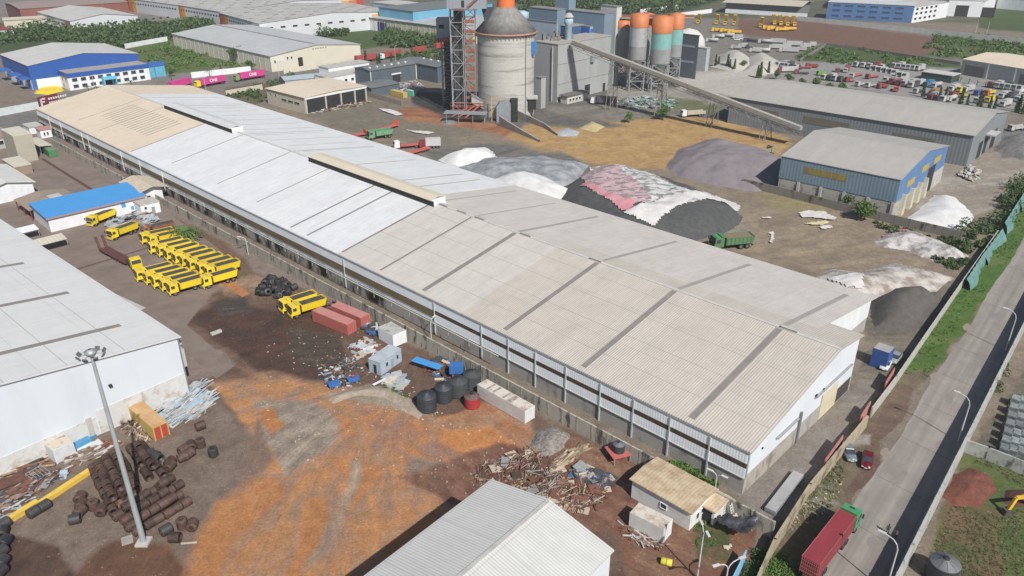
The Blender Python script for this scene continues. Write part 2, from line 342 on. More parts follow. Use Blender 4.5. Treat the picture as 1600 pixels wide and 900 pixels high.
    Z([(-50,660),(170,660),(330,620),(400,680),(370,760),(300,850),(230,1000),(-50,1000)], (.20,.155,.122), (.135,.098,.075), .5, 12)
    Z([(0,830),(100,850),(130,960),(-30,960)], (.06,.035,.03), (.10,.06,.04), .5, 8, wt=.3)
    Z([(170,850),(260,855),(300,900),(260,960),(60,960),(130,880)], (.10,.055,.035), (.14,.07,.04), .5, 9, wt=.3)
    # orange mud bands
    for p in ([(400,634),(430,630),(442,662),(425,672),(408,655)], [(520,640),(555,650),(552,690),(525,680)], [(500,710),(560,705),(590,735),(540,760),(520,750)],
              [(540,760),(590,725),(600,745),(545,810),(530,820)], [(470,780),(505,782),(490,850),(450,960),(405,960),(450,860)], [(610,690),(650,700),(720,760),(735,790),(690,770),(640,720)],
              [(690,820),(740,800),(650,880),(540,960),(500,960),(600,860)], [(590,850),(680,800),(690,815),(610,880)], [(340,780),(420,740),(440,770),(360,860),(300,960),(250,960),(310,860)]):
        Z(p, (.37,.17,.07), (.26,.175,.125), .38, 14)
    Z([(690,650),(740,640),(800,670),(825,690),(800,715),(740,710),(690,690)], (.42,.185,.07), (.33,.155,.075), .36, 5, wt=.5)
    Z([(640,715),(700,720),(660,760),(630,740)], (.26,.19,.15), (.20,.14,.11), .5, 8)
    # gravel bands
    Z([(400,622),(470,618),(525,645),(515,690),(470,725),(440,745),(425,700)], (.215,.175,.14), (.31,.26,.205), .5, 10)
    Z([(405,632),(430,632),(444,660),(428,674),(410,655)], (.37,.16,.06), (.30,.15,.09), .36, 6)
    Z([(545,720),(560,715),(552,780),(500,860),(470,890),(520,800)], (.27,.19,.135), (.33,.25,.18), .5, 16)
    Z([(510,612),(580,600),(640,625),(675,655),(650,655),(600,630),(530,618)], (.32,.27,.21), (.22,.17,.12), .5, 5)
    Z([(645,650),(700,655),(760,625),(830,650),(850,700),(820,700),(770,665),(700,668)], (.33,.21,.13), (.27,.12,.06), .5, 5)
    # bottom centre yard
    Z([(880,680),(1000,715),(1190,815),(1150,960),(1000,960),(960,840),(860,780)], (.17,.085,.055), (.24,.155,.10), .45, 9)
    Z([(1085,820),(1140,800),(1150,880),(1090,880)], (.06,.08,.03), (.16,.09,.06), .5, 8)
    Z([(700,780),(620,750),(780,690),(960,740),(1010,800),(930,830)], (.14,.065,.045), (.20,.11,.075), .5, 8)
    # alley and right margin
    Z([(1160,775),(1380,560),(1400,600),(1210,820)], (.235,.21,.185), (.17,.15,.13), .5, 4)
    Z([(1365,490),(1480,440),(1500,450),(1400,600),(1340,600)], (.12,.11,.09), (.20,.17,.13), .5, 4)
    Z([(1150,960),(1215,820),(1300,720),(1390,600),(1500,440),(1620,250),(1700,250),(1600,400),(1500,520),(1420,620),(1330,800),(1280,960)], (.165,.135,.09), (.11,.095,.06), .5, 5)
    Z([(1160,960),(1200,860),(1245,860),(1230,960)], (.05,.085,.022), (.10,.10,.045), .4, 6)
    Z([(1400,590),(1490,450),(1600,300),(1640,320),(1560,440),(1480,540),(1450,580)], (.065,.125,.025), (.12,.13,.05), .42, 4)
    Z([(1240,760),(1300,735),(1310,790),(1240,800)], (.09,.105,.045), (.22,.20,.17), .5, 6)
    Z([(1355,680),(1405,610),(1440,605),(1430,640),(1380,690),(1370,740),(1330,790),(1325,770)], (.12,.08,.06), (.16,.115,.085), .5, 4, wt=.3)
    Z([(1320,685),(1365,680),(1360,700),(1320,700)], (.30,.275,.25), (.20,.17,.15), .5, 4, wt=.3)
    # plots beyond the street
    Z([(1410,960),(1520,705),(1700,760),(1700,960)], (.08,.115,.036), (.15,.105,.06), .44, 7)
    Z([(1440,960),(1480,780),(1560,800),(1560,960)], (.16,.10,.06), (.08,.09,.035), .5, 8)
    Z([(1515,700),(1700,460),(1700,760)], (.20,.155,.115), (.12,.09,.065), .5, 5)
    Z([(1530,695),(1590,600),(1700,500),(1700,760)], (.085,.08,.065), (.15,.13,.10), .5, 5)
    nv = X.size; V = np.stack([X.ravel(), Y.ravel(), np.zeros(nv)], 1)
    # soften relief a little in the muddy yard
    r, c = X.shape; idx = np.arange(nv).reshape(r, c)
    F = np.stack([idx[:-1,:-1].ravel(), idx[:-1,1:].ravel(), idx[1:,1:].ravel(), idx[1:,:-1].ravel()], 1)
    m = bpy.data.materials.new('ground soil'); m.use_nodes = True; N = m.node_tree.nodes; L = m.node_tree.links; b = N['Principled BSDF']
    b.inputs['Specular IOR Level'].default_value = .3
    def at(nm):
        a = N.new('ShaderNodeAttribute'); a.attribute_name = nm; return a
    aA, aB, aM = at('colA'), at('colB'), at('mixw')
    tc = N.new('ShaderNodeTexCoord')
    def noise(s, d=8, r=.65, dist=0, vec=None):
        n = N.new('ShaderNodeTexNoise'); n.inputs['Scale'].default_value = s; n.inputs['Detail'].default_value = d; n.inputs['Roughness'].default_value = r; n.inputs['Distortion'].default_value = dist
        L.new(vec or tc.outputs['Object'], n.inputs['Vector']); return n.outputs[0]
    def mth(op, a, b_=None, c=None):
        n = N.new('ShaderNodeMath'); n.operation = op
        for i, x in enumerate((a, b_, c)):
            if x is None: continue
            if isinstance(x, (int, float)): n.inputs[i].default_value = x
            else: L.new(x, n.inputs[i])
        return n.outputs[0]
    def mr(x, a, b_, c, d):
        n = N.new('ShaderNodeMapRange'); n.inputs[1].default_value = a; n.inputs[2].default_value = b_; n.inputs[3].default_value = c; n.inputs[4].default_value = d
        L.new(x, n.inputs[0]); return n.outputs[0]
    # wheel-track grain: noise stretched along the yard's driving direction
    big = noise(.16, 10, .7, .8); afl = at('flow'); trk = noise(1.0, 10, .72, .5, afl.outputs['Vector'])
    s = mth('ADD', mth('MULTIPLY', big, .5), mth('MULTIPLY', trk, .5))
    th = mth('SUBTRACT', s, mth('SUBTRACT', 1.0, aM.outputs['Fac']))
    fac = mr(th, -.075, .08, 0, 1)
    mx = N.new('ShaderNodeMix'); mx.data_type = 'RGBA'; L.new(fac, mx.inputs[0]); L.new(aA.outputs['Color'], mx.inputs[6]); L.new(aB.outputs['Color'], mx.inputs[7])
    fine = noise(2.2, 9, .75); mid = noise(.5, 7, .7)
    k = mth('MULTIPLY', mr(fine, .3, .7, .68, 1.28), mr(mid, .3, .7, .78, 1.2))
    k = mth('MULTIPLY', k, mr(trk, .3, .7, .84, 1.15))
    # stones and litter
    vo = N.new('ShaderNodeTexVoronoi'); vo.inputs['Scale'].default_value = 1.7; L.new(tc.outputs['Object'], vo.inputs['Vector'])
    spk = mth('MULTIPLY', mth('LESS_THAN', vo.outputs['Distance'], .16), mth('GREATER_THAN', noise(.35, 5), .56))
    vm = N.new('ShaderNodeVectorMath'); vm.operation = 'SCALE'; L.new(mx.outputs[2], vm.inputs[0]); L.new(k, vm.inputs['Scale'])
    m2 = N.new('ShaderNodeMix'); m2.data_type = 'RGBA'; L.new(mth('MULTIPLY', spk, .55), m2.inputs[0]); L.new(vm.outputs[0], m2.inputs[6]); m2.inputs[7].default_value = (.42,.38,.32,1)
    L.new(m2.outputs[2], b.inputs['Base Color'])
    aw = at('wet'); L.new(mr(aw.outputs['Fac'], 0, 1, .95, .12), b.inputs['Roughness'])
    bp = N.new('ShaderNodeBump'); bp.inputs['Distance'].default_value = .16
    L.new(mr(aw.outputs['Fac'], 0, .8, .9, .05), bp.inputs['Strength'])
    L.new(mth('ADD', fine, mth('MULTIPLY', trk, 1.2)), bp.inputs['Height']); L.new(bp.outputs[0], b.inputs['Normal'])
    o = npmesh('ground', V, F, m, kind='structure'); me = o.data
    # keep faces pointing up
    if me.polygons[0].normal.z < 0: me.flip_normals()
    for nm, D in (('colA', A), ('colB', B)):
        a = me.attributes.new(nm, 'FLOAT_COLOR', 'POINT'); d = np.ones((nv, 4), np.float32); d[:, :3] = D.reshape(-1, 3); a.data.foreach_set('color', d.ravel())
    # tyre tracks fan out from the gate between the gravel ridge and the tanks
    c0 = G(660, 600); th = np.arctan2(Y-c0[1], X-c0[0]); rr = np.hypot(X-c0[0], Y-c0[1]); th = np.where(th > math.pi/2, th-2*math.pi, th)
    fl = np.stack([th*(9+rr*.06)+.5*fbm(X*.05, Y*.05, 3), np.log(rr+12)*3.2, rr*0], -1).reshape(-1, 3).astype(np.float32)
    a = me.attributes.new('flow', 'FLOAT_VECTOR', 'POINT'); a.data.foreach_set('vector', fl.ravel())
    for nm, D in (('mixw', amt), ('wet', wet)):
        a = me.attributes.new(nm, 'FLOAT', 'POINT'); a.data.foreach_set('value', D.ravel().astype(np.float32))
build_ground()
# ---------------------------------------------------------------- the air
hb = bpy.data.meshes.new('haze'); hx = [(-2400,-150,-1.0),(2400,-150,-1.0),(2400,3600,-1.0),(-2400,3600,-1.0)]
hb.from_pydata(hx+[(x, y, 96.0) for x, y, z in hx], [], [(0,3,2,1),(4,5,6,7),(0,1,5,4),(1,2,6,5),(2,3,7,6),(3,0,4,7)]); ho = bpy.data.objects.new('haze', hb); sc.collection.objects.link(ho); ho['kind'] = 'stuff'; ho['label'] = 'thin pale haze over the whole industrial estate'; ho['category'] = 'haze'
hm_ = bpy.data.materials.new('haze air'); hm_.use_nodes = True; hn = hm_.node_tree; hn.nodes.remove(hn.nodes['Principled BSDF']); pv = hn.nodes.new('ShaderNodeVolumePrincipled'); pv.inputs['Color'].default_value = (.86,.90,.95,1); pv.inputs['Density'].default_value = .00015; pv.inputs['Anisotropy'].default_value = .1
hn.links.new(pv.outputs[0], hn.nodes['Material Output'].inputs['Volume']); hb.materials.append(hm_)
# ---------------------------------------------------------------- the street and other paving
def sheet(name, pts, z, mat, kind='structure', **kw):
    mb = MB(); mb.add([(x, y, z) for x, y in pts], [tuple(range(len(pts)))])
    o = mb.build(name, mat)
    if o.data.polygons[0].normal.z < 0: o.data.flip_normals()
    o['kind'] = kind
    return tag(o, **kw) if kw else o
RD = R(49.9); rdv = Vector((math.cos(RD), math.sin(RD), 0)); rdn = Vector((-rdv.y, rdv.x, 0))
wp = V3(1400, 900, 3.4)            # foot line of the wall on the right side of the street
def road_pt(s, t): p = wp + rdv*s + rdn*t; return (p.x, p.y)
ASPH = M('dusty asphalt', (.275,.25,.225), (.215,.195,.175), .25, .9, bump=.01, streak=(1,1,1), lo=.3, hi=.7)
rg = random.Random(5)
left = [road_pt(s, 9.3 + .25*math.sin(s*.13) + rg.uniform(-.12,.12)) for s in range(-40, 420, 3)]
def asphalt():
    m = ASPH; N = m.node_tree.nodes; L = m.node_tree.links; b = N['Principled BSDF']
    tc = N.new('ShaderNodeTexCoord'); mp = N.new('ShaderNodeMapping'); mp.vector_type = 'TEXTURE'; mp.inputs['Rotation'].default_value = (0, 0, RD); mp.inputs['Scale'].default_value = (60, 1.6, 1)
    L.new(tc.outputs['Object'], mp.inputs[0]); no = N.new('ShaderNodeTexNoise'); no.inputs['Scale'].default_value = 1; no.inputs['Detail'].default_value = 4; L.new(mp.outputs[0], no.inputs['Vector'])
    mr = N.new('ShaderNodeMapRange'); mr.inputs[1].default_value = .35; mr.inputs[2].default_value = .65; mr.inputs[3].default_value = .82; mr.inputs[4].default_value = 1.15; L.new(no.outputs[0], mr.inputs[0])
    src = b.inputs['Base Color'].links[0].from_socket; vm = N.new('ShaderNodeVectorMath'); vm.operation = 'SCALE'
    L.new(src, vm.inputs[0]); L.new(mr.outputs[0], vm.inputs['Scale']); L.new(vm.outputs[0], b.inputs['Base Color'])
asphalt()
sheet('road', [road_pt(-40, .3)] + [road_pt(420, .3)] + left[::-1], .02, ASPH)
mb = MB()
for s in range(-30, 300, 13):      # joints across the slab
    a, b_ = road_pt(s, .4), road_pt(s+1.5, 9.0); mb.add([(a[0],a[1],.024),(a[0]+.05,a[1]+.05,.024),(b_[0]+.05,b_[1]+.05,.024),(b_[0],b_[1],.024)], [(0,1,2,3)])
jo = mb.build('road_joints', M('joint tar', (.06,.055,.05), None, 1, .9)); jo['kind'] = 'structure'
def blot(name, s, t, r, mat, z, seed):
    q = random.Random(seed); pts = []; p1, p2 = q.uniform(0,6), q.uniform(0,6)
    for k in range(36):
        a = 2*math.pi*k/36; rr = r*(1+.22*math.sin(2*a+p1)+.14*math.sin(3*a+p2)+.08*math.sin(5*a+p1)); pts.append(road_pt(s+math.cos(a)*rr*2.4, t+math.sin(a)*rr))
    sheet(name, pts, z, mat)
DUST = M('road dust', (.255,.22,.185), (.215,.185,.155), .8, .95); OIL = M('oil stain', (.20,.182,.165), (.235,.215,.195), .9, .8)
for i, (s, t, r) in enumerate([(8,4.5,.8),(26,6.2,1.1),(38,3.2,.6),(55,5.5,.9),(73,4.0,1.2),(96,6,.9),(18,2.8,.5)]): blot('road_stain', s, t, r, OIL, .027, i)
for i, (s, t, r) in enumerate([(30,9.3,.8),(60,9.4,.9),(86,9.3,.8)]): blot('road_dust', s, t, r, DUST, .031, 20+i)
mb = MB(); mb.prism([(x, y) for x, y in [road_pt(-40, .3), road_pt(420, .3), road_pt(420, .75), road_pt(-40, .75)]], 'z', .0, .14)
mb.build('kerb', CONC)['kind'] = 'structure'
PAVE = M('worn paving', (.215,.17,.145), (.14,.11,.092), .22, .92, bump=.01, lo=.3, hi=.72)
# yard paving: slabs with gutters
def pxpoly(ps, z=0): return [G(x, y, z) for x, y in ps]
sheet('concrete_yard', pxpoly([(-180,226),(-5,206),(50,200),(247,322),(330,380),(368,412),(340,446),(292,508),(366,572),(338,592),(280,540),(-200,250)]), .012, PAVE)
GUT = M('rusty gutter', (.12,.045,.03), (.075,.04,.03), 1, .9)
def strip_line(name, a, b, wd, z, mat, kind='structure'):
    a = Vector((*G(*a), 0)); b = Vector((*G(*b), 0)); d = (b-a).normalized(); n = Vector((-d.y, d.x, 0))*wd/2
    return sheet(name, [(a+n)[:2], (b+n)[:2], (b-n)[:2], (a-n)[:2]], z, mat, kind)
strip_line('gutter', (66,248), (146,298), 1.1, .02, GUT)
strip_line('gutter', (110,424), (235,386), .8, .02, M('tar seam', (.10,.07,.055), None, 1, .9))
strip_line('gutter', (352,440), (385,462), 2.2, .02, M('orange plate', (.40,.17,.06), (.28,.12,.05), .8, .9))
strip_line('path', (166,458), (222,484), 2.0, .05, LCONC)
# ================================================================ BUILDINGS
def win_face(face, L, W, sg):
    """maps (along, out) on a wall to local x,y ; faces: y0 long front, x0 near gable, x1, y1"""
    if face == 'y0': return lambda a, o: (a, -o*sg)
    if face == 'y1': return lambda a, o: (a, W*sg + o*sg)
    if face == 'x0': return lambda a, o: (-o, a*sg)
    return lambda a, o: (L+o, a*sg)
def fbox(mb, fm, a0, a1, o0, o1, z0, z1):
    x0, y0 = fm(a0, o0); x1, y1 = fm(a1, o1); return mb.box(x0, x1, y0, y1, z0, z1)
class Bld:
    def __init__(s, name, label, cat, N, P, Q, z, rise=0, roofm=None, wallm=WHITE, over=.5, ridge=.5, group=None, basem=None, baseh=0, ang=None, L=None, W=None, hip=0, axis='L', corner=None, z0=0, roofname='roof', nowall=False):
        n = Vector(G(*N, z)) if corner is None else Vector(corner)
        if ang is None:
            p = Vector(G(*P, z)); d = p-n; s.L = L or d.length; s.ang = math.atan2(d.y, d.x)
        else: s.ang = ang; s.L = L or (Vector(G(*P, z))-n).dot(Vector((math.cos(ang), math.sin(ang))))
        if W is None:
            q = Vector(G(*Q, z)); W = (q-n).dot(Vector((-math.sin(s.ang), math.cos(s.ang))))
        s.sg = 1 if W > 0 else -1; s.W = abs(W); s.z = z; s.rise = rise; s.n = n; s.ridge = ridge
        s.t = thing(name, label, cat, (n.x, n.y, 0), s.ang, group)
        L, W, sg = s.L, s.W, s.sg; yr = W*ridge
        if not nowall:
            mb = MB(); zb = baseh
            def shell(z0, z1, gable):
                if gable and rise:
                    if axis == 'L': mb.prism([(0,z0),(W*sg,z0),(W*sg,z1),(yr*sg,z1+rise),(0,z1)], 'x', 0, L)
                    else: mb.prism([(0,z0),(L,z0),(L,z1),(L*ridge,z1+rise),(0,z1)], 'y', 0, W*sg)
                else: mb.box(0, L, 0, W*sg, z0, z1)
            if basem:
                b2 = MB(); b2.box(.05, L-.05, .05*sg, (W-.05)*sg, z0, baseh); b2.build('base_wall', basem, s.t)
            shell(baseh if basem else z0, z-.05, True); mb.build('wall', wallm, s.t)
        if roofm:
            rb = MB(); o = over; th = .18
            if rise == 0: rb.box(-o, L+o, -o*sg, (W+o)*sg, z-.02, z+.3)
            elif axis == 'L':
                k1 = rise/max(yr, .01); k2 = rise/max(W-yr, .01)
                if yr > .1: rb.prism([(-o*sg,z-o*k1),(yr*sg,z+rise),(yr*sg,z+rise+th),(-o*sg,z-o*k1+th)], 'x', -o, L+o)
                if W-yr > .1: rb.prism([((W+o)*sg,z-o*k2),(yr*sg,z+rise),(yr*sg,z+rise+th),((W+o)*sg,z-o*k2+th)], 'x', -o, L+o)
            else:
                xr = L*ridge; k1 = rise/xr; k2 = rise/max(L-xr, .01)
                rb.prism([(-o,z-o*k1),(xr,z+rise),(xr,z+rise+th),(-o,z-o*k1+th)], 'y', -o*sg, (W+o)*sg)
                if L-xr > .1: rb.prism([(L+o,z-o*k2),(xr,z+rise),(xr,z+rise+th),(L+o,z-o*k2+th)], 'y', -o*sg, (W+o)*sg)
            s.roof = rb.build(roofname, roofm, s.t)
    def part(s, name, mat, face, rects, out=.06, **kw):
        """rects: (a0,a1,z0,z1) boxes proud of a wall, one mesh"""
        fm = win_face(face, s.L, s.W, s.sg); mb = MB()
        for a0, a1, z0, z1 in rects: fbox(mb, fm, a0, a1, -.05, out, z0, z1)
        return mb.build(name, mat, s.t, **kw)
    def each(s, name, mat, face, rects, out=.06):
        for r in rects: s.part(name, mat, face, [r], out)
    def windows(s, face, rects, glass=GLASS, frame=WHITE):
        fm = win_face(face, s.L, s.W, s.sg)
        for a0, a1, z0, z1 in rects:
            mb = MB(); fbox(mb, fm, a0, a1, -.05, .05, z0, z1); w_ = mb.build('window', glass, s.t)
            f = MB(); t = .1
            fbox(f, fm, a0-t, a0, -.05, .12, z0-t, z1+t); fbox(f, fm, a1, a1+t, -.05, .12, z0-t, z1+t); fbox(f, fm, a0, a1, -.05, .12, z1, z1+t); fbox(f, fm, a0, a1, -.05, .14, z0-t, z0)
            f.build('frame', frame, w_)
    def rz(s, y):   # roof height over local |y|
        yr = s.W*s.ridge; return s.z + s.rise*(y/yr if y < yr else (s.W-y)/(s.W-yr))
    def strip(s, x, wd, y0, y1, mat, name='skylight_strip', lift=.26, th=.05, mb=None):
        own = mb is None; mb = mb or MB(); sg = s.sg
        ys = [y0, y1] if (y1 <= s.W*s.ridge or y0 >= s.W*s.ridge) else [y0, s.W*s.ridge, y1]
        for a, b in zip(ys, ys[1:]): mb.prism([(a*sg, s.rz(a)+lift-.06), (b*sg, s.rz(b)+lift-.06), (b*sg, s.rz(b)+lift), (a*sg, s.rz(a)+lift)], 'x', x-wd/2, x+wd/2)
        if own: mb.build(name, mat, s.t)
    def loc(s, px, py):
        """photo point on the roof -> local x,|y|"""
        z = s.z
        for _ in range(12):
            g = Vector(G(px, py, z)) - s.n; x = g.dot(Vector((math.cos(s.ang), math.sin(s.ang)))); y = g.dot(Vector((-math.sin(s.ang), math.cos(s.ang))))*s.sg
            z = .5*z + .5*(s.rz(min(max(y, 0), s.W))+.2)
        return x, y
# ---- the long main shed
R_NEAR = roofmat('ribbed cream roof', (.56,.515,.455), (.545,.50,.44), .45, 9, .09, ribcol=.26)
R_MID = roofmat('grey beige roof', (.56,.525,.485), (.55,.515,.475), .45, 9, .09, ribcol=.07)
R_WHT = roofmat('white roof', (.67,.685,.685), (.655,.67,.675), .45, 12, .09, ribcol=.05)
R_BEI = roofmat('beige roof', (.66,.565,.44), (.64,.545,.425), .45, 12, .07, ribcol=.05)
R_GREY = roofmat('pale grey roof', (.55,.54,.52), (.53,.52,.50), .5, 8, .10, ribcol=.10)
R_DGREY = roofmat('dull grey roof', (.33,.31,.285), (.31,.29,.27), 1.0, 12, .10, ribcol=.06)
STRIP = M('dull translucent sheet', (.235,.215,.20), (.20,.185,.17), .4, .6)
STRIP2 = M('greyed translucent sheet', (.32,.30,.285), (.29,.27,.255), .4, .6)
ms = Bld('long_warehouse', 'very long low gabled warehouse across the middle with white, beige and ribbed roof sections', 'warehouse', (1170,707), (62,172), (1373,467), 8, 5.2, None, M('cladding core', (.5,.5,.5)), ridge=.455, ang=UA, L=318, W=-64.6, nowall=True)
X0 = 6.0                                   # the part beyond the ridge stops one bay short
L, W, YR = ms.L, ms.W, ms.W*ms.ridge; YN = W*.615
z1 = MB(); z1.prism([(-.1,3.3),(-YN,3.3),(-YN,ms.rz(YN)),(-YR,ms.z+ms.rise),(-.1,ms.z)], 'x', .1, X0+1); z1.prism([(-.1,3.3),(-W+.1,3.3),(-W+.1,ms.z),(-YR,ms.z+ms.rise),(-.1,ms.z)], 'x', X0+1.001, L-.1)
z1.build('wall', GWHITE, ms.t)
bw = MB(); bw.box(0, X0+1, -.0, -YN, 0, 3.3); bw.box(X0+1.01, 88, 0, -W, 0, 3.3); bw.build('base_wall', stained('clean grey concrete base', (.40,.385,.36), (.22,.21,.19), .35, .3, .2), ms.t)
bw = MB(); bw.box(88.01, L, 0, -W, 0, 3.3)
bw.build('base_wall', stained('mould stained concrete', (.36,.34,.31), (.022,.021,.019), .62, .20, .09), ms.t)
def rsec(name, x0, x1, y0, y1, mat, lift=0.0):
    mb = MB(); y0_, y1_ = y0, y1
    mb.prism([(-y0,ms.rz(y0)+.02+lift),(-y1,ms.rz(y1)+.02+lift),(-y1,ms.rz(y1)+.22+lift),(-y0,ms.rz(y0)+.22+lift)], 'x', x0, x1); return mb.build(name, mat, ms.t)
xb, _ = ms.loc(225,225); xb2, _ = ms.loc(322,196)
xw, _ = ms.loc(525,390); xc, _ = ms.loc(775,448); xc2, _ = ms.loc(875,389)
xw = (xw + ms.loc(672,325)[0])/2; xc = (xc+xc2)/2; xb = (xb+xb2)/2
YE = -.12
rsec('roof_section', -.5, xc, YE, YR, R_NEAR); rsec('roof_section', xc, xw, YE, YR, R_MID); rsec('roof_section', xw, xb, YE, YR, R_WHT); rsec('roof_section', xb, L+.6, YE, YR, R_BEI)
yc = ms.loc(1045,432)[1]; yc = min(max(yc, YR+5), YR+14)
rsec('roof_section', -.5, X0, YR, YN+.3, R_NEAR); rsec('roof_section', X0, xc2, YR, yc, R_NEAR); rsec('roof_section', X0, xc2, yc, W+.6, R_MID)
xr1 = ms.loc(800,290)[0]; rsec('roof_section', xc2, xr1, YR, W+.6, R_MID); rsec('roof_section', xr1, L-26, YR, W+.6, R_WHT); rsec('roof_section', L-26, L+.6, YR, W+.6, R_BEI)
for i, (a, b_) in enumerate([(451,357),(476,370),(531,396),(590,425),(657,457),(785,518),(907,577),(1077,657)]):
    x = ms.loc(a, b_)[0]; wd = 1.15 if i > 3 else .6
    ms.strip(x, wd, 1.0, YR-.5, STRIP); ms.strip(x, wd*.9, YR+.6, W*.93, STRIP2)
for a, b_ in [(252,262),(322,295),(382,325),(225,153),(140,209)]:
    x = ms.loc(a, b_)[0]; ms.strip(x, .55, 4, YR-.5, STRIP2); ms.strip(x, .5, YR+.6, W*.93, STRIP2)
x = xb; ms.strip(x, .5, 1, YR, M('brown seam', (.28,.20,.14)))
lx0 = ms.loc(235,210)[0]; lx1 = ms.loc(185,172)[0]
for k in range(16):
    x = lx0 + (lx1-lx0)*k/15; ms.strip(x, .45, YR*.36, YR*.80, M('skylight grey', (.27,.24,.21)))
mb = MB()
for k in range(11): ms.strip(xr1+60+k*9.5, .28, YR+3, W*.92, None, mb=mb)
mb.build('panel_seam', STRIP2, ms.t)
# horizontal lap lines of the near roof
mb = MB()
for y in (YR*.2, YR*.42, YR*.64, YR*.85): mb.prism([(-y,ms.rz(y)+.225),(-y-.10,ms.rz(y)+.235),(-y-.10,ms.rz(y)+.25),(-y,ms.rz(y)+.24)], 'x', 0, xw)
mb.build('sheet_lap', M('lap shade', (.36,.335,.30)), ms.t)
# ridge line, raised vents
mb = MB(); mb.box(-.4, L, -YR-.35, -YR+.35, ms.z+ms.rise+.15, ms.z+ms.rise+.32); mb.build('ridge_cap', M('ridge cap', (.52,.50,.47)), ms.t)
for a, b_ in [(1232,518),(932,408),(820,370),(750,343),(722,333),(697,322)]:
    x = ms.loc(a, b_)[0]; mb = MB(); mb.box(x-1.5, x+1.5, -YR-.3, -YR+.3, ms.z+ms.rise+.3, ms.z+ms.rise+.6); mb.box(x-1.6, x+1.6, -YR-.36, -YR+.36, ms.z+ms.rise+.6, ms.z+ms.rise+.72); v = mb.build('ridge_vent', LCONC, ms.t)
def monitor(a, b_, cream):
    xa, xb_ = ms.loc(*a)[0], ms.loc(*b_)[0]; zt = ms.z+ms.rise
    mb = MB(); mb.box(xb_, xa, -YR-2.6, -YR+1.7, zt-.4, zt+1.5); o = mb.build('roof_monitor', WHITE, ms.t)
    mb = MB(); mb.box(xb_+.4, xa-.4, -YR+1.6, -YR+1.78, zt-.1, zt+1.3); mb.build('louvre', DARK, o)
    mb = MB(); mb.prism([(-YR+1.95,zt+1.35),(-YR-.4,zt+2.0),(-YR-3.4,zt+1.35),(-YR-3.4,zt+1.5),(-YR-.4,zt+2.2),(-YR+1.95,zt+1.5)], 'x', xb_-.3, xa+.3); mb.build('monitor_roof', cream, o)
monitor((690,318), (490,250), M('cream monitor sheet', (.58,.52,.41), (.54,.48,.38), .3, .7)); monitor((362,208), (258,170), M('pale monitor sheet', (.55,.56,.56)))
# long side wall dressing (faces the yard)
ms.part('gutter', M('gutter blue grey', (.22,.27,.31)), 'y0', [(-.2, L, ms.z-.3, ms.z-.08)], .2)
xs = ms.loc(680,468)[0]                     # cladding runs low this side of here
ms.part('cladding', BWHITE, 'y0', [(0, xs, 5.9, 7.75)], .12); ms.part('cladding', BWHITE, 'y0', [(0, xs, 3.2, 5.0)], .12)
ms.part('translucent_band', M('brown translucent band', (.085,.055,.035), (.06,.04,.028), .5, .6, ribs=.7), 'y0', [(0, xs, 4.999, 5.9)], .13)
ms.part('cladding', BWHITE, 'y0', [(xs, L, 5.7, 7.75)], .12)
ms.part('translucent_band', M('ochre translucent band', (.17,.13,.065), (.13,.095,.05), .3, .7, streak=(.6,1,1)), 'y0', [(xs, L, 4.1, 5.7)], .10)
mb = MB(); fm = win_face('y0', L, W, -1)
fbox(mb, fm, 0, L, .0, .25, 3.05, 3.2); mb.build('sill_beam', LCONC, ms.t)
for a, b_ in [(1111,678),(1048,648),(990,621),(936,597),(883,570),(837,546),(795,525),(752,505),(680,468),(538,400)]:
    x = ms.loc(a, b_)[0]; mb = MB(); fbox(mb, fm, x-.11, x+.11, .02, .3, 0, 7.7); mb.build('column', M('pale column', (.42,.45,.46)), ms.t)
for x in (200, 217, 232, 262, 268, 290, 303):
    mb = MB(); fbox(mb, fm, x-.07, x+.07, .3, .45, 1.0, 7.7); mb.build('downpipe', WHITE, ms.t)
mb = MB(); fbox(mb, fm, xs-20, 260, 1.35, 1.55, 3.7, 3.85)
for k in range(40): x = xs-18+k*6.2; fbox(mb, fm, x-.04, x+.04, 1.4, 1.48, 2.6, 4.9)
mb.build('pipe_rail', M('dusty white pipe', (.5,.49,.46)), ms.t)
# gable end facing the street
gm = win_face('x0', L, W, -1)
def gx(name, mat, rects, out=.08):
    mb = MB()
    for a0, a1, z0, z1 in rects: fbox(mb, gm, a0, a1, -.03, out, z0, z1)
    mb.build(name, mat, ms.t)
gx('door', M('cream roller door', (.60,.54,.40), (.52,.46,.33), .6, .7, ribs=.5, ribdir='Z'), [(26.5, 33, .1, 5.2)])
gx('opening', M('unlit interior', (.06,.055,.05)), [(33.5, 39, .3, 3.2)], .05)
gx('canopy', STEEL, [(9.5, 17, 5.3, 5.5), (23, 38, 6.4, 6.6)], .35)
gx('corner_trim', M('grey blue trim', (.25,.30,.33)), [(0, .5, 3.2, 7.9)], .12)
gx('column', M('column grey blue', (.17,.20,.22)), [(17.6, 18.1, 0, 6.2)], .3)
gx('wall_base_band', stained('rain stained plaster', (.42,.39,.34), (.20,.18,.15), .4, .4, .2), [(.05, 17, .0, 3.2)], .03)
for r_ in [(23, 23.6, 6.6, 7), (26, 26.5, 6.4, 6.8), (4.6, 4.9, 6.0, 6.3)]: gx('louvre', DARK, [r_], .1)
mb = MB(); mb.prism([(-YN+.2,3.3),(-W,3.3),(-W,8),(-YN+.2,ms.rz(YN)-.1)], 'x', X0+.92, X0+1.0); mb.build('gable_sheet', WHITE, ms.t)
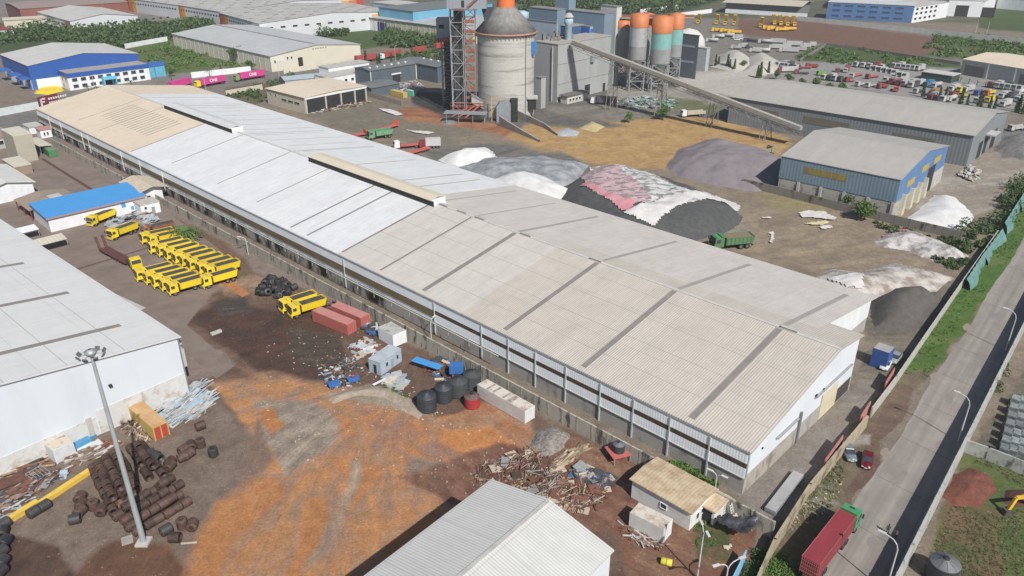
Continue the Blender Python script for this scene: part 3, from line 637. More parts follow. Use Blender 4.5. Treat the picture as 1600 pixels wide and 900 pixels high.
# ---- two sheds in the foreground
fs = Bld('foreground_shed', 'pale ribbed gable roof cut by the bottom edge of the photo', 'shed', (768,753), (575,900), (960,855), 14, 2.0, roofmat('foreground ribbed roof', (.56,.56,.535), (.54,.54,.515), .38, 9, .05, ribcol=.20), GWHITE, L=46, over=.3)
mb = MB(); mb.box(0, fs.L, fs.sg*(fs.W/2-.25), fs.sg*(fs.W/2+.25), 16.12, 16.26); mb.build('ridge_cap', LCONC, fs.t)
ls = Bld('side_warehouse', 'big pale roofed warehouse with tall white wall at the left edge', 'warehouse', (277,527), (0,355), (0,614), 12, 5, roofmat('side pale roof', (.60,.605,.595), (.59,.595,.585), .45, 10, .05, ribcol=.04), M('smooth bluish white cladding', (.57,.62,.67), (.50,.54,.58), .25, .55, streak=(1,1,.25), lo=.5, hi=.85), L=118, W=74, ang=R(139))
lf = win_face('x0', ls.L, ls.W, 1)
for a, b_ in [((0,420),(37,411)), ((0,484),(107,457)), ((0,564),(188,508))]:
    x, y = ls.loc(*b_); ls.strip(x, 1.2, y, ls.W*.5, STRIP); 
ls.part('plinth', stained('splashed plinth', (.62,.62,.61), (.40,.34,.28), .28, .4, .5), 'x0', [(0, 16, 0, 4.6), (16.3, 50, 0, 3.6)], .10)
ls.part('column', LCONC, 'x0', [(17, 17.8, 0, 4.0), (36, 36.8, 0, 4.0), (8, 8.2, 0, 4.5)], .25)
ls.part('wall_lamp', DARK, 'x0', [(12.5, 13, 8, 8.4)], .5); ls.part('corner_trim', M('column grey blue', (.17,.20,.22)), 'x0', [(-.1, .12, 0, 11.8)], .15)
ls.part('side_hood', LCONC, 'y0', [(1.5, 4.2, 9.5, 10.4), (1.2, 3.4, 5.0, 8.6)], 1.2)
for y in (9, 18, 27):
    mb = MB(); mb.prism([(y,ls.rz(y)+.185),(y+.1,ls.rz(y)+.19),(y+.1,ls.rz(y)+.21),(y,ls.rz(y)+.205)], 'x', 0, ls.L); mb.build('sheet_lap', M('lap shade', (.36,.335,.30)), ls.t)
# ---- blue roofed office in the truck yard
bo = Bld('blue_roofed_office', 'long white office with bright blue flat roof behind the truck yard', 'office', (74,341), (50,322), (219,306), 4.2, 0, None, WHITE, ang=R(134.9), L=14.5, W=-26.5)
mb = MB(); mb.prism([(-.5,4.0),(15,4.6),(15,4.9),(-.5,4.3)], 'y', .5, -27)
mb.build('roof', M('bright blue roof', (.065,.29,.62), (.06,.27,.57), .3, .45, ribs=.8, ribdir='Y'), bo.t)
mb = MB(); mb.box(-.56, -.5, .5, -27, 3.85, 4.32); mb.build('fascia', M('maroon white fascia', (.36,.22,.24)), bo.t)
bo.part('poster', M('bright blue panel', (.06,.30,.62)), 'x0', [(19.5,20.7,2.2,3.8),(22,22.8,.9,2.0)]); bo.windows('x0', [(24.6,25.2,2.6,3.3)])
ax = Bld('office_annexe', 'small white annexe at the wall end of the blue roofed office', 'annexe', (219,322), None, None, 3.2, 0, M('dirty flat roof', (.45,.43,.38)), WHITE, ang=R(134.9), L=5, W=-5.5, over=.1)
ax.windows('x0', [(1.0,1.7,1.8,2.6)]); ax.part('door', STEEL, 'x0', [(3,3.9,.1,2.1)])
gh = Bld('guard_house', 'white hut with broken beige roof between wall and long warehouse', 'hut', (221,297), (188,276), (238,284), 4.6, .8, M('torn beige roof', (.55,.48,.37), (.40,.33,.25), 1.2, .85, bump=.1), WHITE, over=1.6, ang=R(136), L=12, W=-6)
gh.part('door', DARK, 'x0', [(1.2,2.2,.1,2.4)])
# ---- left margin: canopies and low buildings of the neighbouring yard
LB = []
def simple(name, label, cat, N, P, Q, z, rise=0, roofm=None, wallm=WHITE, **kw): return Bld(name, label, cat, N, P, Q, z, rise, roofm, wallm, **kw)
R_CREAM = roofmat('cream sheet roof', (.60,.56,.46), (.56,.52,.42), .9, 8, .08, ribcol=.12)
R_BROWN = roofmat('brownish sheet roof', (.36,.29,.22), (.32,.26,.20), 1.6, 6, .15, ribcol=.10)
simple('tall_store', 'tall narrow building with cream sheet sides at upper left edge', 'store', (22,262), (-40,205), (43,258), 3.0, 0, R_CREAM, M('brown boarding', (.30,.22,.16), (.24,.18,.13), .5, .8, ribs=1.2, ribdir='Z'), ang=R(136), L=13, W=-5.2, over=.1)
b = simple('cream_panel_store', 'cream panelled block beside the brown shelters at left edge', 'store', (20,214), (-50,150), (44,214), 9.5, 0, R_CREAM, R_CREAM, ang=R(136), L=14, W=-6.0, over=.05)
simple('arched_canopy', 'white vaulted canopy with arched openings at the left edge', 'canopy', (50,284), (-30,235), (-40,330), 4.6, 1.6, M('white vault sheet', (.58,.58,.54), (.52,.52,.49), .3, .7, ribs=1.2, ribdir='Y'), WHITE, ang=R(137), L=26, W=14, over=.8)
# rebuild the shelter as a roof on posts
sb = thing('open_shelter', 'wide brown corrugated roof on red posts left of the blue office', 'shelter', (*G(40,352,0),), UA)
n0 = Vector(G(43,328,3.4)); sb.location = (n0.x, n0.y, 0)
mb = MB(); mb.prism([(0,3.2),(-7,4.3),(-14,3.4),(-14,3.5),(-7,4.42),(0,3.32)], 'x', -1, 13); mb.build('roof', R_BROWN, sb)
mb = MB(); mb.box(3, 6, -7, -10.5, 4.3, 4.5); mb.build('roof_patch', LCONC, sb)
for x in (-.6, 6, 12.4):
    for y in (-.4, -13.5):
        mb = MB(); mb.box(x-.12, x+.12, y-.12, y+.12, 0, 3.3); mb.build('post', M('maroon steel', (.25,.04,.04)), sb)
def lean(name, label, N, ang, L, W, z, mat):
    g = G(*N, z); t = thing(name, label, 'shelter', (g[0], g[1], 0), ang)
    mb = MB(); mb.prism([(0,z-.3),(W,z+.15),(W,z+.25),(0,z-.2)], 'x', 0, L); mb.build('roof', mat, t)
    for x in (.2, L-.2):
        for y in ((.2 if W > 0 else -.2), W*.95): mb = MB(); mb.box(x-.07, x+.07, y-.07, y+.07, 0, z-.25); mb.build('post', STEEL, t)
    return t
lean('lean_to', 'small beige lean-to roof beside the white side warehouse', (53,385), R(46), 8, 4.2, 2.8, R_CREAM)
lean('lean_to', 'white lean-to roof just above the beige one at the left shed', (22,366), R(46), 6, 3.6, 2.8, WHITE)
lean('covered_walk', 'long cream awning running to the green container at upper left', (82,226), R(136), 16, 4.5, 3.4, R_CREAM)
b = simple('red_trimmed_kiosk', 'white kiosk with red trimmed roof at far end of the yard', 'kiosk', (62,204), None, None, 3.2, 0, M('red grey roof', (.45,.22,.20)), WHITE, ang=R(136), L=5, W=-4, over=.3); b.windows('x0', [(1,1.6,1,2.2),(2.2,2.8,1,2.2)])
simple('white_hut', 'low white hut beside the red trimmed kiosk', 'hut', (45,200), None, None, 2.6, 0, LCONC, WHITE, ang=R(136), L=8, W=-5, over=.2)
simple('brown_block', 'brown roofed block with dark windows at left edge', 'building', (22,212), None, None, 4, 0, R_BROWN, LCONC, ang=R(136), L=22, W=7, over=.3).windows('x0', [(1,2.6,1.5,3),(4,5.6,1.5,3)], DARK)
# ---- beige open-fronted shed, grey L block
bs = Bld('open_fronted_shed', 'beige roofed shed with open pillared front and rubble inside', 'shed', (475,153), (415,138), (571,135), 7, .7, R_BEI, CREAM, ridge=.5, axis='L', L=30, W=-34, ang=R(138.1))
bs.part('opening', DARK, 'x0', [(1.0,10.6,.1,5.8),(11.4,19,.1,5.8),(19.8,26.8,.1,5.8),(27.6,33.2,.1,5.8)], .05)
bs.each('pillar', LCONC, 'x0', [(.1,.9,0,6.6),(10.6,11.3,0,6.6),(19.1,19.7,0,6.6),(26.9,27.5,0,6.6),(33.3,33.9,0,6.6)], .4)
bs.part('fascia', WHITE, 'x0', [(0,34,6.2,6.9)], .5); bs.windows('y0', [(4,8,3.4,4.2),(9,13,3.4,4.2),(14,18,3.4,4.2),(22,23,4.6,5.4),(26,27,4.6,5.4)], DARK, LCONC)
R_SLATE = roofmat('slate grey roof', (.17,.18,.185), (.155,.165,.17), 1, 8, .1, ribcol=.06)
SLW = M('slate blue cladding', (.10,.125,.15), (.085,.105,.13), .3, .6, ribs=1)
g1 = Bld('grey_l_block', 'dark grey L-shaped workshop with row of roof lights beyond open shed', 'workshop', (578,111), None, None, 8, 1.0, R_SLATE, SLW, ang=R(46), L=30, W=13, over=.4)
mb = MB(); mb.prism([(30.05,.0),(43,.0),(43,8),(36,9),(30.05,8)], 'y', -17, 13); mb.build('wing', SLW, g1.t)
mb = MB(); mb.prism([(29.6,8.1),(36,9.05),(43.5,8.1),(43.5,8.3),(36,9.25),(29.6,8.3)], 'y', -17.5, 13.5); mb.build('wing_roof', R_SLATE, g1.t)
g1.part('corner_trim', WHITE, 'y0', [(0,.4,0,7.9),(29.6,30,0,7.9)], .1); g1.part('door', DARK, 'y0', [(14,19,.1,4.2)]); g1.part('door_surround', WHITE, 'y0', [(13.4,19.6,4.2,4.9)], .1)
for k in range(6):
    mb = MB(); mb.box(2+k*4.6, 2.9+k*4.6, 3, 4, 8.4, 9.2); mb.build('roof_light', WHITE, g1.t)
for k in range(4):
    mb = MB(); mb.box(38.5, 39.4, -14+k*6, -13.1+k*6, 8.6, 9.4); mb.build('roof_light', WHITE, g1.t)
Bld('slate_annexe', 'low slate roofed annexe in front of the grey L-shaped workshop', 'annexe', (580,138), None, None, 4.2, .5, R_SLATE, SLW, ang=R(46), L=17, W=14, over=.4)
b = Bld('white_office', 'white flat roofed office left of the grey workshop', 'office', (512,122), None, None, 5, 0, LCONC, WHITE, ang=R(46), L=24, W=12, over=.2); b.windows('y0', [(2+k*4,3.6+k*4,1.8,3.2) for k in range(5)])
b = Bld('white_rooftop_office', 'taller white office block behind the flat roofed one', 'office', (513,107), None, None, 7, 0, LCONC, WHITE, ang=R(46), L=26, W=9, over=.3)
Bld('blue_grey_hut', 'small blue-grey gabled hut at end of the truck road', 'hut', (445,126), None, None, 3.4, 1.0, M('blue grey sheet', (.34,.41,.45), (.30,.37,.41), .4, .7), LCONC, ang=R(30), L=24, W=11, over=.4)
# ---- long shed with cream gable
cg = Bld('cream_gabled_warehouse', 'long grey roofed warehouse with cream gable end and dark doorway', 'warehouse', (422,88), (270,53), (561,69), 8.5, 3.0, roofmat('far grey roof', (.48,.49,.49), (.45,.46,.46), 1, 10, .1, ribcol=.05), M('cream cladding', (.60,.57,.47), (.56,.53,.44), .1, .7), ang=R(135.6), L=124, W=-60, over=.5)
cg.part('door', DARK, 'x0', [(17,20,.5,5.8)]); cg.part('upper_band', M('paler cream', (.66,.64,.57)), 'x0', [(0,8,5,8.2)], .05); cg.windows('x0', [(2,3,4.6,6),(10,11,5.6,7),(12.5,13.5,5.6,7)], DARK)
cg.part('sign_letters', M('grey lettering', (.25,.25,.27)), 'x0', [(27+k*1.7,28+k*1.7,9.1,9.8) for k in range(6)], .06)
mb = MB(); mb.box(2, 124, -30.8, -29.2, 11.5, 11.75); mb.build('ridge_gap', STRIP, cg.t)
mb = MB(); mb.box(-9,-8.6,-2,-56,0,2.6); mb.build('forecourt_wall', M('cream wall', (.60,.56,.44), (.50,.47,.38), .4, .8), cg.t)
cg.each('pilaster', LCONC, 'y0', [(k*6.2, k*6.2+.4, 0, 8.2) for k in range(20)], .2)
# ---- blue factory at left
bf = Bld('blue_factory', 'factory hall with deep royal blue upper walls and grey roof', 'factory', (43,103), (0,85), (210,84), 12, 3.2, R_GREY, M('royal blue cladding', (.02,.09,.34), (.018,.08,.30), .2, .5), ang=R(134.9), L=48, W=-53, over=.3, basem=WHITE, baseh=5.2)
bf.part('door_canopy', BLUE, 'y0', [(2,9,5.2,6.0),(16,24,5.2,6.0),(34,42,5.2,6.0)], 4.5); bf.part('door', BLUE, 'y0', [(3,8,0,4.8),(17,23,0,4.8)], .12); bf.part('buttress', BLUE, 'x0', [(0,2,0,5.2)], .4)
an = Bld('factory_office', 'white two-storey office wing with blue parapet along the blue factory', 'office', (104,118), None, (223,99), 7.4, 0, None, WHITE, ang=R(134.9), L=13, W=-40, over=.2)
mb = MB(); mb.box(-.3, 13.2, .3, -40.3, 6.2, 8.2); mb.build('parapet', M('royal blue cladding', (.015,.09,.42)), an.t)
mb = MB(); mb.box(.3, 12.7, -.3, -39.7, 8.15, 8.24); mb.build('roof', M('dirty grey flat roof', (.33,.31,.28)), an.t)
an.windows('x0', [(2+k*4.1,4.3+k*4.1,zz,zz+1.5) for k in range(9) for zz in (1.0,4.1) if not (k in (4,) and zz < 2)], GLASS, M('window grey', (.3,.3,.32)))
an.windows('y0', [(2,4,4.1,5.6),(7,9,1,2.5),(7,9,4.1,5.6)], GLASS, M('window grey', (.3,.3,.32)))
an.part('entrance_porch', CYAN, 'x0', [(15.5,22,3.4,4.6)], 3.5); an.part('porch_post', CYAN, 'x0', [(15.6,16.1,0,3.4),(21.4,21.9,0,3.4)], 3.4); an.part('door', DARK, 'x0', [(17,20.5,.1,3.0)], .1)
gt = Bld('light_blue_gate_block', 'light blue gate block at the right end of the factory office', 'gate', (224,104), None, None, 6.2, 0, None, M('sky blue cladding', (.12,.38,.52), (.10,.34,.48), .3, .5), ang=R(134.9), L=5, W=-11)
mb = MB(); mb.box(-.15, 5.2, .2, -11.2, 5.4, 7.2); mb.build('fascia', BLUE, gt.t); gt.part('door_leaf_joint', BLUE, 'x0', [(5.4,5.7,0,5.2)])
kh = Bld('gatehouse', 'small gatehouse with white and light blue roof by the maroon sign', 'gatehouse', (100,166), None, None, 3.2, 0, None, WHITE, ang=R(140), L=5, W=-6)
mb = MB(); mb.box(-2,7,1.5,-8,3.2,3.9); mb.build('roof', M('light blue roof', (.10,.34,.55)), kh.t); mb = MB(); mb.box(.5,4.5,-1,-5.5,3.9,4.5); mb.build('roof_lantern', WHITE, kh.t); kh.windows('x0', [(1,3.4,1,2.4)], DARK)
# ---- far warehouses, top left
fw = Bld('far_white_warehouse', 'white gabled warehouse with row of small windows, far upper left', 'warehouse', (109,33), (38,13), (222,26), 9, 3.2, roofmat('far white roof', (.54,.53,.50), (.51,.50,.47), 2, 10, .12, ribcol=.1), M('far white wall', (.56,.58,.60), (.52,.54,.56), .1, .7), L=118, over=.5)
fw.part('window_row', DARK, 'x0', [(8+k*5.6,10+k*5.6,5.2,6.4) for k in range(12)], .1); fw.part('canopy', LCONC, 'y0', [(10,45,4.8,5.2),(60,100,4.8,5.2)], 7); fw.part('rusty_panel', M('orange wall panel', (.45,.16,.09)), 'y0', [(0,12,0,8)], .1)
for i, (N, P, Q, lab) in enumerate([((405,37),(342,20),(581,11),'front'), ((347,19), (272,7), (510,-8),'middle'), ((278,8), (195,-3), (440,-20),'rear')]):
    n = Vector(G(*N,11)); p = Vector(G(*P,11)); q = Vector(G(*Q,11)); L_ = (p-n).length; W_ = (q-n).length*.98
    b = Bld('striped_end_warehouse', f'{lab} one of three stepped white warehouses with red to yellow painted corner', 'warehouse', N, P, Q, 11, 3.5, roofmat('spotted far roof', (.52,.51,.48), (.45,.44,.41), 5, 6, .16, ribcol=.12), M('far white wall', (.56,.58,.60)), over=.4, group='stepped white warehouses with painted corners')
    for k, c in enumerate([(.42,.07,.05),(.55,.17,.05),(.62,.33,.06)]):
        b.part('painted_stripe', M('stripe %d' % k, c), 'y0', [(b.L-6-k*6, b.L-.1-k*6, 0, 10.9)], .1); b.part('painted_stripe', M('stripe %d' % k, c), 'x0', [(b.W-8-k*8, b.W-k*8-.1, 5, 10.9)], .1)
    b.part('window_row', DARK, 'y0', [(4+k*4.5,6.4+k*4.5,7,8.2) for k in range(int(b.L/4.5)-1)], .1); b.part('window_row', DARK, 'x0', [(6+k*9,9.5+k*9,7,8.2) for k in range(int(b.W/9)-1)], .1)
    mb = MB()
    for a in range(int(b.L/11)):
        for c in range(int(b.W/9)):
            if a % 2 == c % 2: b.strip(5+a*11, 1.4, 3+c*9, 7+c*9, None, mb=mb, lift=.34)
    mb.build('roof_light_rows', STRIP, b.t)
Bld('red_roofed_store', 'low store with dark red roof, far upper left corner', 'store', (20,46), None, None, 6, 1, M('dark red roof', (.30,.035,.04)), WHITE, ang=R(136), L=60, W=40, over=.5)
Bld('red_brown_plant', 'red-brown walled plant at the far upper left corner', 'factory', (30,14), None, None, 12, 1, M('brown flat roof', (.28,.22,.20)), M('red brown wall', (.22,.08,.06)), ang=R(40), L=80, W=60)
Bld('cream_tents_store', 'long cream store behind the dark red roof at upper left', 'store', (5,32), None, None, 6, 1.2, M('far cream roof', (.48,.43,.34)), CREAM, ang=R(30), L=50, W=14)
# ---- warehouse behind tower
cw = Bld('yellow_walled_warehouse', 'long grey roofed warehouse with pale yellow wall beyond the scrub', 'warehouse', (560,25), (728,46), (640,10), 9, 1.6, roofmat('far ribbed roof', (.47,.48,.49), (.40,.41,.42), 6, 9, .14, ribcol=.1), M('pale yellow wall', (.48,.47,.33), (.40,.40,.30), .15, .8), L=120, W=62, over=.8)
cw.part('wall_rib', LCONC, 'y0', [(k*6, k*6+.4, 0, 8.6) for k in range(20)], .3); cw.part('white_end', WHITE, 'y0', [(0,22,0,7)], .1); cw.part('door', M('navy door', (.02,.03,.12)), 'y0', [(22,32,0,6.5)], .2)
cb = Bld('cyan_block', 'bright light blue building block at the top centre', 'building', (645,18), None, None, 16, 0, R_SLATE, M('sky blue wall', (.13,.33,.47), (.16,.38,.52), .1, .6), ang=R(46), L=80, W=40)
Bld('pale_blue_block', 'paler blue block left of the bright light blue building', 'building', (620,8), None, None, 15, 0, LCONC, M('pale blue wall', (.30,.42,.52)), ang=R(46), L=22, W=30)
Bld('navy_roofed_hall', 'dark navy roofed hall in front of the light blue building', 'hall', (652,26), None, None, 8, .8, M('navy roof', (.045,.065,.10)), M('navy wall', (.05,.07,.11)), ang=R(30), L=60, W=26)
# ================================================================ CEMENT WORKS AND RIGHT SIDE
def HG(a, topy):
    """height of the upright whose foot is seen at a and whose top is seen at row topy"""
    g = G(*a); lo, hi = 0., 90.
    for _ in range(40):
        m = (lo+hi)/2
        if PR(g[0], g[1], m)[1] > topy: lo = m
        else: hi = m
    return lo
def span(n, z, ang, px):
    """distance along bearing ang from n until it is seen at column px"""
    lo, hi = 0., 150.; c, s_ = math.cos(ang), math.sin(ang); inc = PR(n[0]+c, n[1]+s_, z)[0] > PR(n[0], n[1], z)[0]
    for _ in range(40):
        m = (lo+hi)/2; x = PR(n[0]+c*m, n[1]+s_*m, z)[0]
        if (x < px) == inc: lo = m
        else: hi = m
    return lo
def block(name, label, cat, foot, topy, xl, xr, roofm, wallm, ang=UA, rise=0, **kw):
    """upright block: near corner foot seen at foot, top at row topy, corner columns xl, xr"""
    z = HG(foot, topy); n = G(*foot); L = span(n, z, ang, xl); W = span(n, z, ang-R(90), xr)
    return Bld(name, label, cat, None, None, None, z, rise, roofm, wallm, corner=(n[0], n[1], 0), ang=ang, L=L, W=-W, over=kw.pop('over', .2), **kw)
def front(name, label, cat, p1, p2, depth, z, roofm, wallm, rise=0, **kw):
    a = G(*p1); b = G(*p2); ang = math.atan2(b[1]-a[1], b[0]-a[0]); L = math.hypot(b[0]-a[0], b[1]-a[1])
    return Bld(name, label, cat, None, None, None, z, rise, roofm, wallm, corner=(a[0], a[1], 0), ang=ang, L=L, W=depth, over=kw.pop('over', .3), **kw)
GREYB = M('grey blue cladding', (.25,.285,.31), (.22,.25,.275), .08, .6, ribs=1.4, ribdir='X')
GREYD = M('dusty grey cladding', (.35,.36,.365), (.29,.295,.29), .1, .8, streak=(1,1,.3))
BLG = M('blue grey cladding', (.17,.24,.31), (.15,.21,.275), .08, .6)
LBG = M('light blue grey cladding', (.33,.43,.50), (.29,.38,.45), .08, .6)
ROOFD = M('dusty flat roof', (.22,.215,.20), (.17,.165,.155), .3, .9)
# ---- main clinker silo
gs = Vector((*G(791,187), 0)); away = Vector((gs.x, gs.y, 0)).normalized(); sc0 = gs + away*12.2
SZ = HG((791,187), 57)
sl = thing('clinker_silo', 'huge round concrete silo with grey conical roof and orange neck', 'silo', sc0)
CS = stained('board marked concrete', (.50,.495,.465), (.27,.26,.24), .40, .05, .75, .95, .8)
mb = MB(); r = 12.2; prof = []
for k in range(0, 23): prof += [(r+(.05 if k % 2 else 0), SZ*k/22)]
mb.lathe(prof, 64); mb.build('shell', CS, sl)
zc = SZ+10.2
mb = MB(); mb.lathe([(r+.2,SZ+.6),(r+1.0,SZ+.6),(4.0,zc),(3.6,zc+.1)], 40); mb.build('cone_roof', M('grey cone sheet', (.24,.235,.225), (.15,.145,.14), .5, .7, streak=(1,1,.15)), sl)
mb = MB(); mb.lathe([(r+.2,SZ),(r+1.15,SZ),(r+1.15,SZ+.7),(r+.2,SZ+.7)], 48); mb.build('rim', M('red dusty rim', (.42,.22,.18)), sl)
mb = MB()
for k in range(48):
    a = 2*math.pi*k/48; mb.box((r+.5)*math.cos(a)-.12, (r+.5)*math.cos(a)+.12, (r+.5)*math.sin(a)-.12, (r+.5)*math.sin(a)+.12, SZ-1.3, SZ)
mb.build('rim_bracket', CONC, sl, kind='stuff')
mb = MB(); mb.lathe([(3.7,zc-.2),(3.7,zc+9)], 28); mb.build('neck', ORANGE, sl)
for dx_ in (8.3,):
    a = math.atan2(-math.sqrt(r*r-dx_*dx_), dx_); mb = MB(); mb.box(r*math.cos(a)-.15, r*math.cos(a)+.15, r*math.sin(a)-.25, r*math.sin(a)+.1, 0, SZ); mb.build('service_pipe', M('dark pipe', (.10,.09,.08)), sl)
a = math.atan2(-5, 11.2)
mb = MB(); mb.box(11.0, 12.5, -6.6, -4.6, SZ-8, SZ-3, rot=R(-25)); mb.build('sign_board', M('blue sign', (.05,.22,.5)), sl)
mb = MB(); mb.box(9.6,13,-8.6,-4.6,3.5,8); mb.build('side_opening', DARK, sl); mb = MB(); mb.box(9.2,13.6,-9.2,-4.2,8,8.8); mb.build('opening_hood', LCONC, sl)
ld = thing('loading_shed', 'grey curved loading hopper with yellow frame against the silo foot', 'hopper', (sc0.x-1, sc0.y-14, 0), 0)
mb = MB(); mb.prism([(-3,0),(3,0),(3,8),(1,8.6),(-1.6,8.2),(-3,6.4)], 'y', -2.5, 2); mb.build('body', GREYM, ld)
mb = MB(); mb.box(3,6,-2.3,2,0,9.3); mb.build('door_opening', DARK, ld); mb = MB(); mb.bar((-5,-2,0), (-5,-2,10), .25).bar((-5,1,0), (-5,1,10), .25).bar((-5,-2,10), (1,-2,10), .2).bar((-5,-2,5), (-5,1,5), .15); mb.build('yellow_frame', M('yellow frame', (.60,.36,.03)), ld)
rp = thing('loading_ramp', 'curved concrete ramp wall sweeping right from the silo foot', 'ramp', (0,0,0))
rp.location = (*G(780,196), 0); o0 = Vector(rp.location); mb = MB()
pts = [Vector((*G(*p), 0))-o0 for p in ((780,197),(795,203),(815,211),(842,222),(870,212),(850,200),(822,190),(800,184))]
for i in range(4-1): 
    a, b_ = pts[i], pts[i+1]; h0, h1 = 4.2-i*1.1, 4.2-(i+1)*1.1; mb.add([a, b_, b_+Vector((0,0,h1)), a+Vector((0,0,h0)), a+Vector((.5,.6,0)), b_+Vector((.5,.6,0)), b_+Vector((.5,.6,h1)), a+Vector((.5,.6,h0))], [(0,1,2,3),(5,4,7,6),(3,2,6,7)])
for i in range(4, 7):
    a, b_ = pts[i], pts[i+1]; h0, h1 = .8+(i-4)*1.1, .8+(i-3)*1.1; mb.add([a, b_, b_+Vector((0,0,h1)), a+Vector((0,0,h0)), a+Vector((.4,.5,0)), b_+Vector((.4,.5,0)), b_+Vector((.4,.5,h1)), a+Vector((.4,.5,h0))], [(0,1,2,3),(5,4,7,6),(3,2,6,7)])
mb.build('ramp_wall', CONC, rp)
# ---- lattice towers
def lattice(mb, cx, cy, wx, wy, z0, z1, n, t=.22):
    cs = [(cx-wx,cy-wy),(cx+wx,cy-wy),(cx+wx,cy+wy),(cx-wx,cy+wy)]
    for c in cs: mb.bar((*c,z0), (*c,z1), t)
    for k in range(n):
        a = z0+(z1-z0)*k/n; b_ = z0+(z1-z0)*(k+1)/n
        for i in range(4):
            p, q = cs[i], cs[(i+1) % 4]; mb.bar((*p,b_), (*q,b_), t*.7); 
            (mb.bar((*p,a), (*q,b_), t*.6) if (k+i) % 2 else mb.bar((*q,a), (*p,b_), t*.6))
TWR = M('grey lattice paint', (.27,.30,.32)); ORD_ = M('faded orange rail', (.30,.10,.065), (.17,.08,.065), 1.2)
g = G(727,178); TZ = HG((727,178), 12)
tw = thing('elevator_tower', 'tall grey lattice tower with orange stair flights left of the silo', 'tower', g)
mb = MB(); lattice(mb, -2.6, 0, 2.6, 2.6, 0, TZ, 8, .34); mb.build('frame', TWR, tw)
mb = MB(); lattice(mb, 2.9, .3, 2.2, 2.2, 0, TZ, 12, .26); mb.build('stair_frame', TWR, tw)
mb = MB(); mb.box(-3.9,-.3,.4,2.6,0,TZ); mb.build('elevator_casing', M('dark casing', (.055,.05,.05)), tw)
for k in range(10):
    z = 3+k*(TZ-5)/10; mb = MB(); mb.box(.8,5.0,-1.9,2.4,z,z+.25); mb.build('landing', M('yellow brown landing', (.40,.20,.07)), tw)
    mb = MB(); mb.box(.8,5.0,-2.0,-1.9,z+.2,z+1.3); s_ = 1 if k % 2 else -1; mb.prism([(2.9-1.8*s_, z+.2),(2.9+1.8*s_, z+2.6),(2.9+1.8*s_, z+2.95),(2.9-1.8*s_, z+.6)], 'y', -2.1, -1.95); mb.build('stair_flight', ORD_, tw)
hs = MB(); hs.box(-6.2, 10.2, -4, 5, TZ, TZ+12); hs.build('top_house', GREYB, tw)
mb = MB(); mb.box(-.2,1.0,-4.15,-4,TZ+.6,TZ+3.2); mb.build('door', DARK, tw)
mb = MB(); mb.box(-4.8,6.5,-5.6,-4,TZ-.5,TZ-.2); mb.prism([(2,TZ),(9,TZ+6),(9,TZ+7),(2,TZ+1)], 'y', -5.0, -4.8); mb.build('walkway', ORD_, tw)
mb = MB(); mb.prism([(8,TZ),(13,TZ),(9.5,TZ-7)], 'y', -2, 3); mb.build('chute', M('dark chute', (.05,.055,.065)), tw)
for k in range(3):
    mb = MB(); mb.bar((-6,-3-k,.8+k*2), (9,-4-k,.8+k*2), .2); mb.bar((-6,-3-k,2+k*2), (9,-4-k,2+k*2), .2)
    mb.prism([(-6+k*3,0),(-5+k*3,0),(2+k*3,4+k),(1+k*3,4+k)], 'y', -5-k, -4.6-k); mb.build('stair_flight', M('dusty red rail', (.42,.13,.09)), tw)
gal = thing('inclined_gallery', 'short grey inclined gallery dropping from tower foot to the silo', 'gallery', G(752,181))
mb = MB(); mb.prism([(-4,9),(-4,6),(8,0),(8,3.2)], 'y', -2, 1.5); mb.build('casing', GREYD, gal); mb = MB(); mb.prism([(-4.1,9.05),(-4.1,9.3),(8.1,3.6),(8.1,3.25)], 'y', -2.2, 1.7); mb.build('roof', ROOFD, gal)
pl = thing('steel_platform', 'low steel platform on legs below the lattice tower', 'platform', G(728,192)); mb = MB(); mb.box(-9,9,-2,3,4,4.4, rot=R(-8)); mb.build('deck', GREYM, pl)
for x in (-8,-3,3,8):
    mb = MB(); mb.bar((x,-1.8,0), (x,-1.8,4), .2).bar((x,2.6,0), (x,2.6,4), .2); mb.build('leg', STEEL, pl)
g = G(702,165); z2a, z2b = HG((702,165), 61), HG((702,165), 28)
t2 = thing('transfer_tower', 'smaller tower with grey house behind the lattice tower', 'tower', g)
mb = MB(); lattice(mb, 0, 0, 2.6, 2.6, 0, z2a, 9, .26); mb.build('frame', TWR, t2); mb = MB(); mb.box(-1.4,1.6,-1.5,1.5,0,z2a); mb.build('casing', M('dark casing', (.055,.05,.05)), t2)
mb = MB(); mb.box(-4.2,4.2,-4,4,z2a,z2b); mb.build('house', GREYB, t2); mb = MB(); mb.box(-3,-.8,-4.1,-4,z2a+5,z2a+6.6); mb.box(1.4,2.4,-4.1,-4,z2a+.4,z2a+3); mb.build('door', DARK, t2)
mb = MB(); mb.box(-5,6,-5.5,-4,z2a-.3,z2a); mb.box(-5,6,-5.6,-5.5,z2a,z2a+1.1); mb.build('walkway', ORD_, t2)
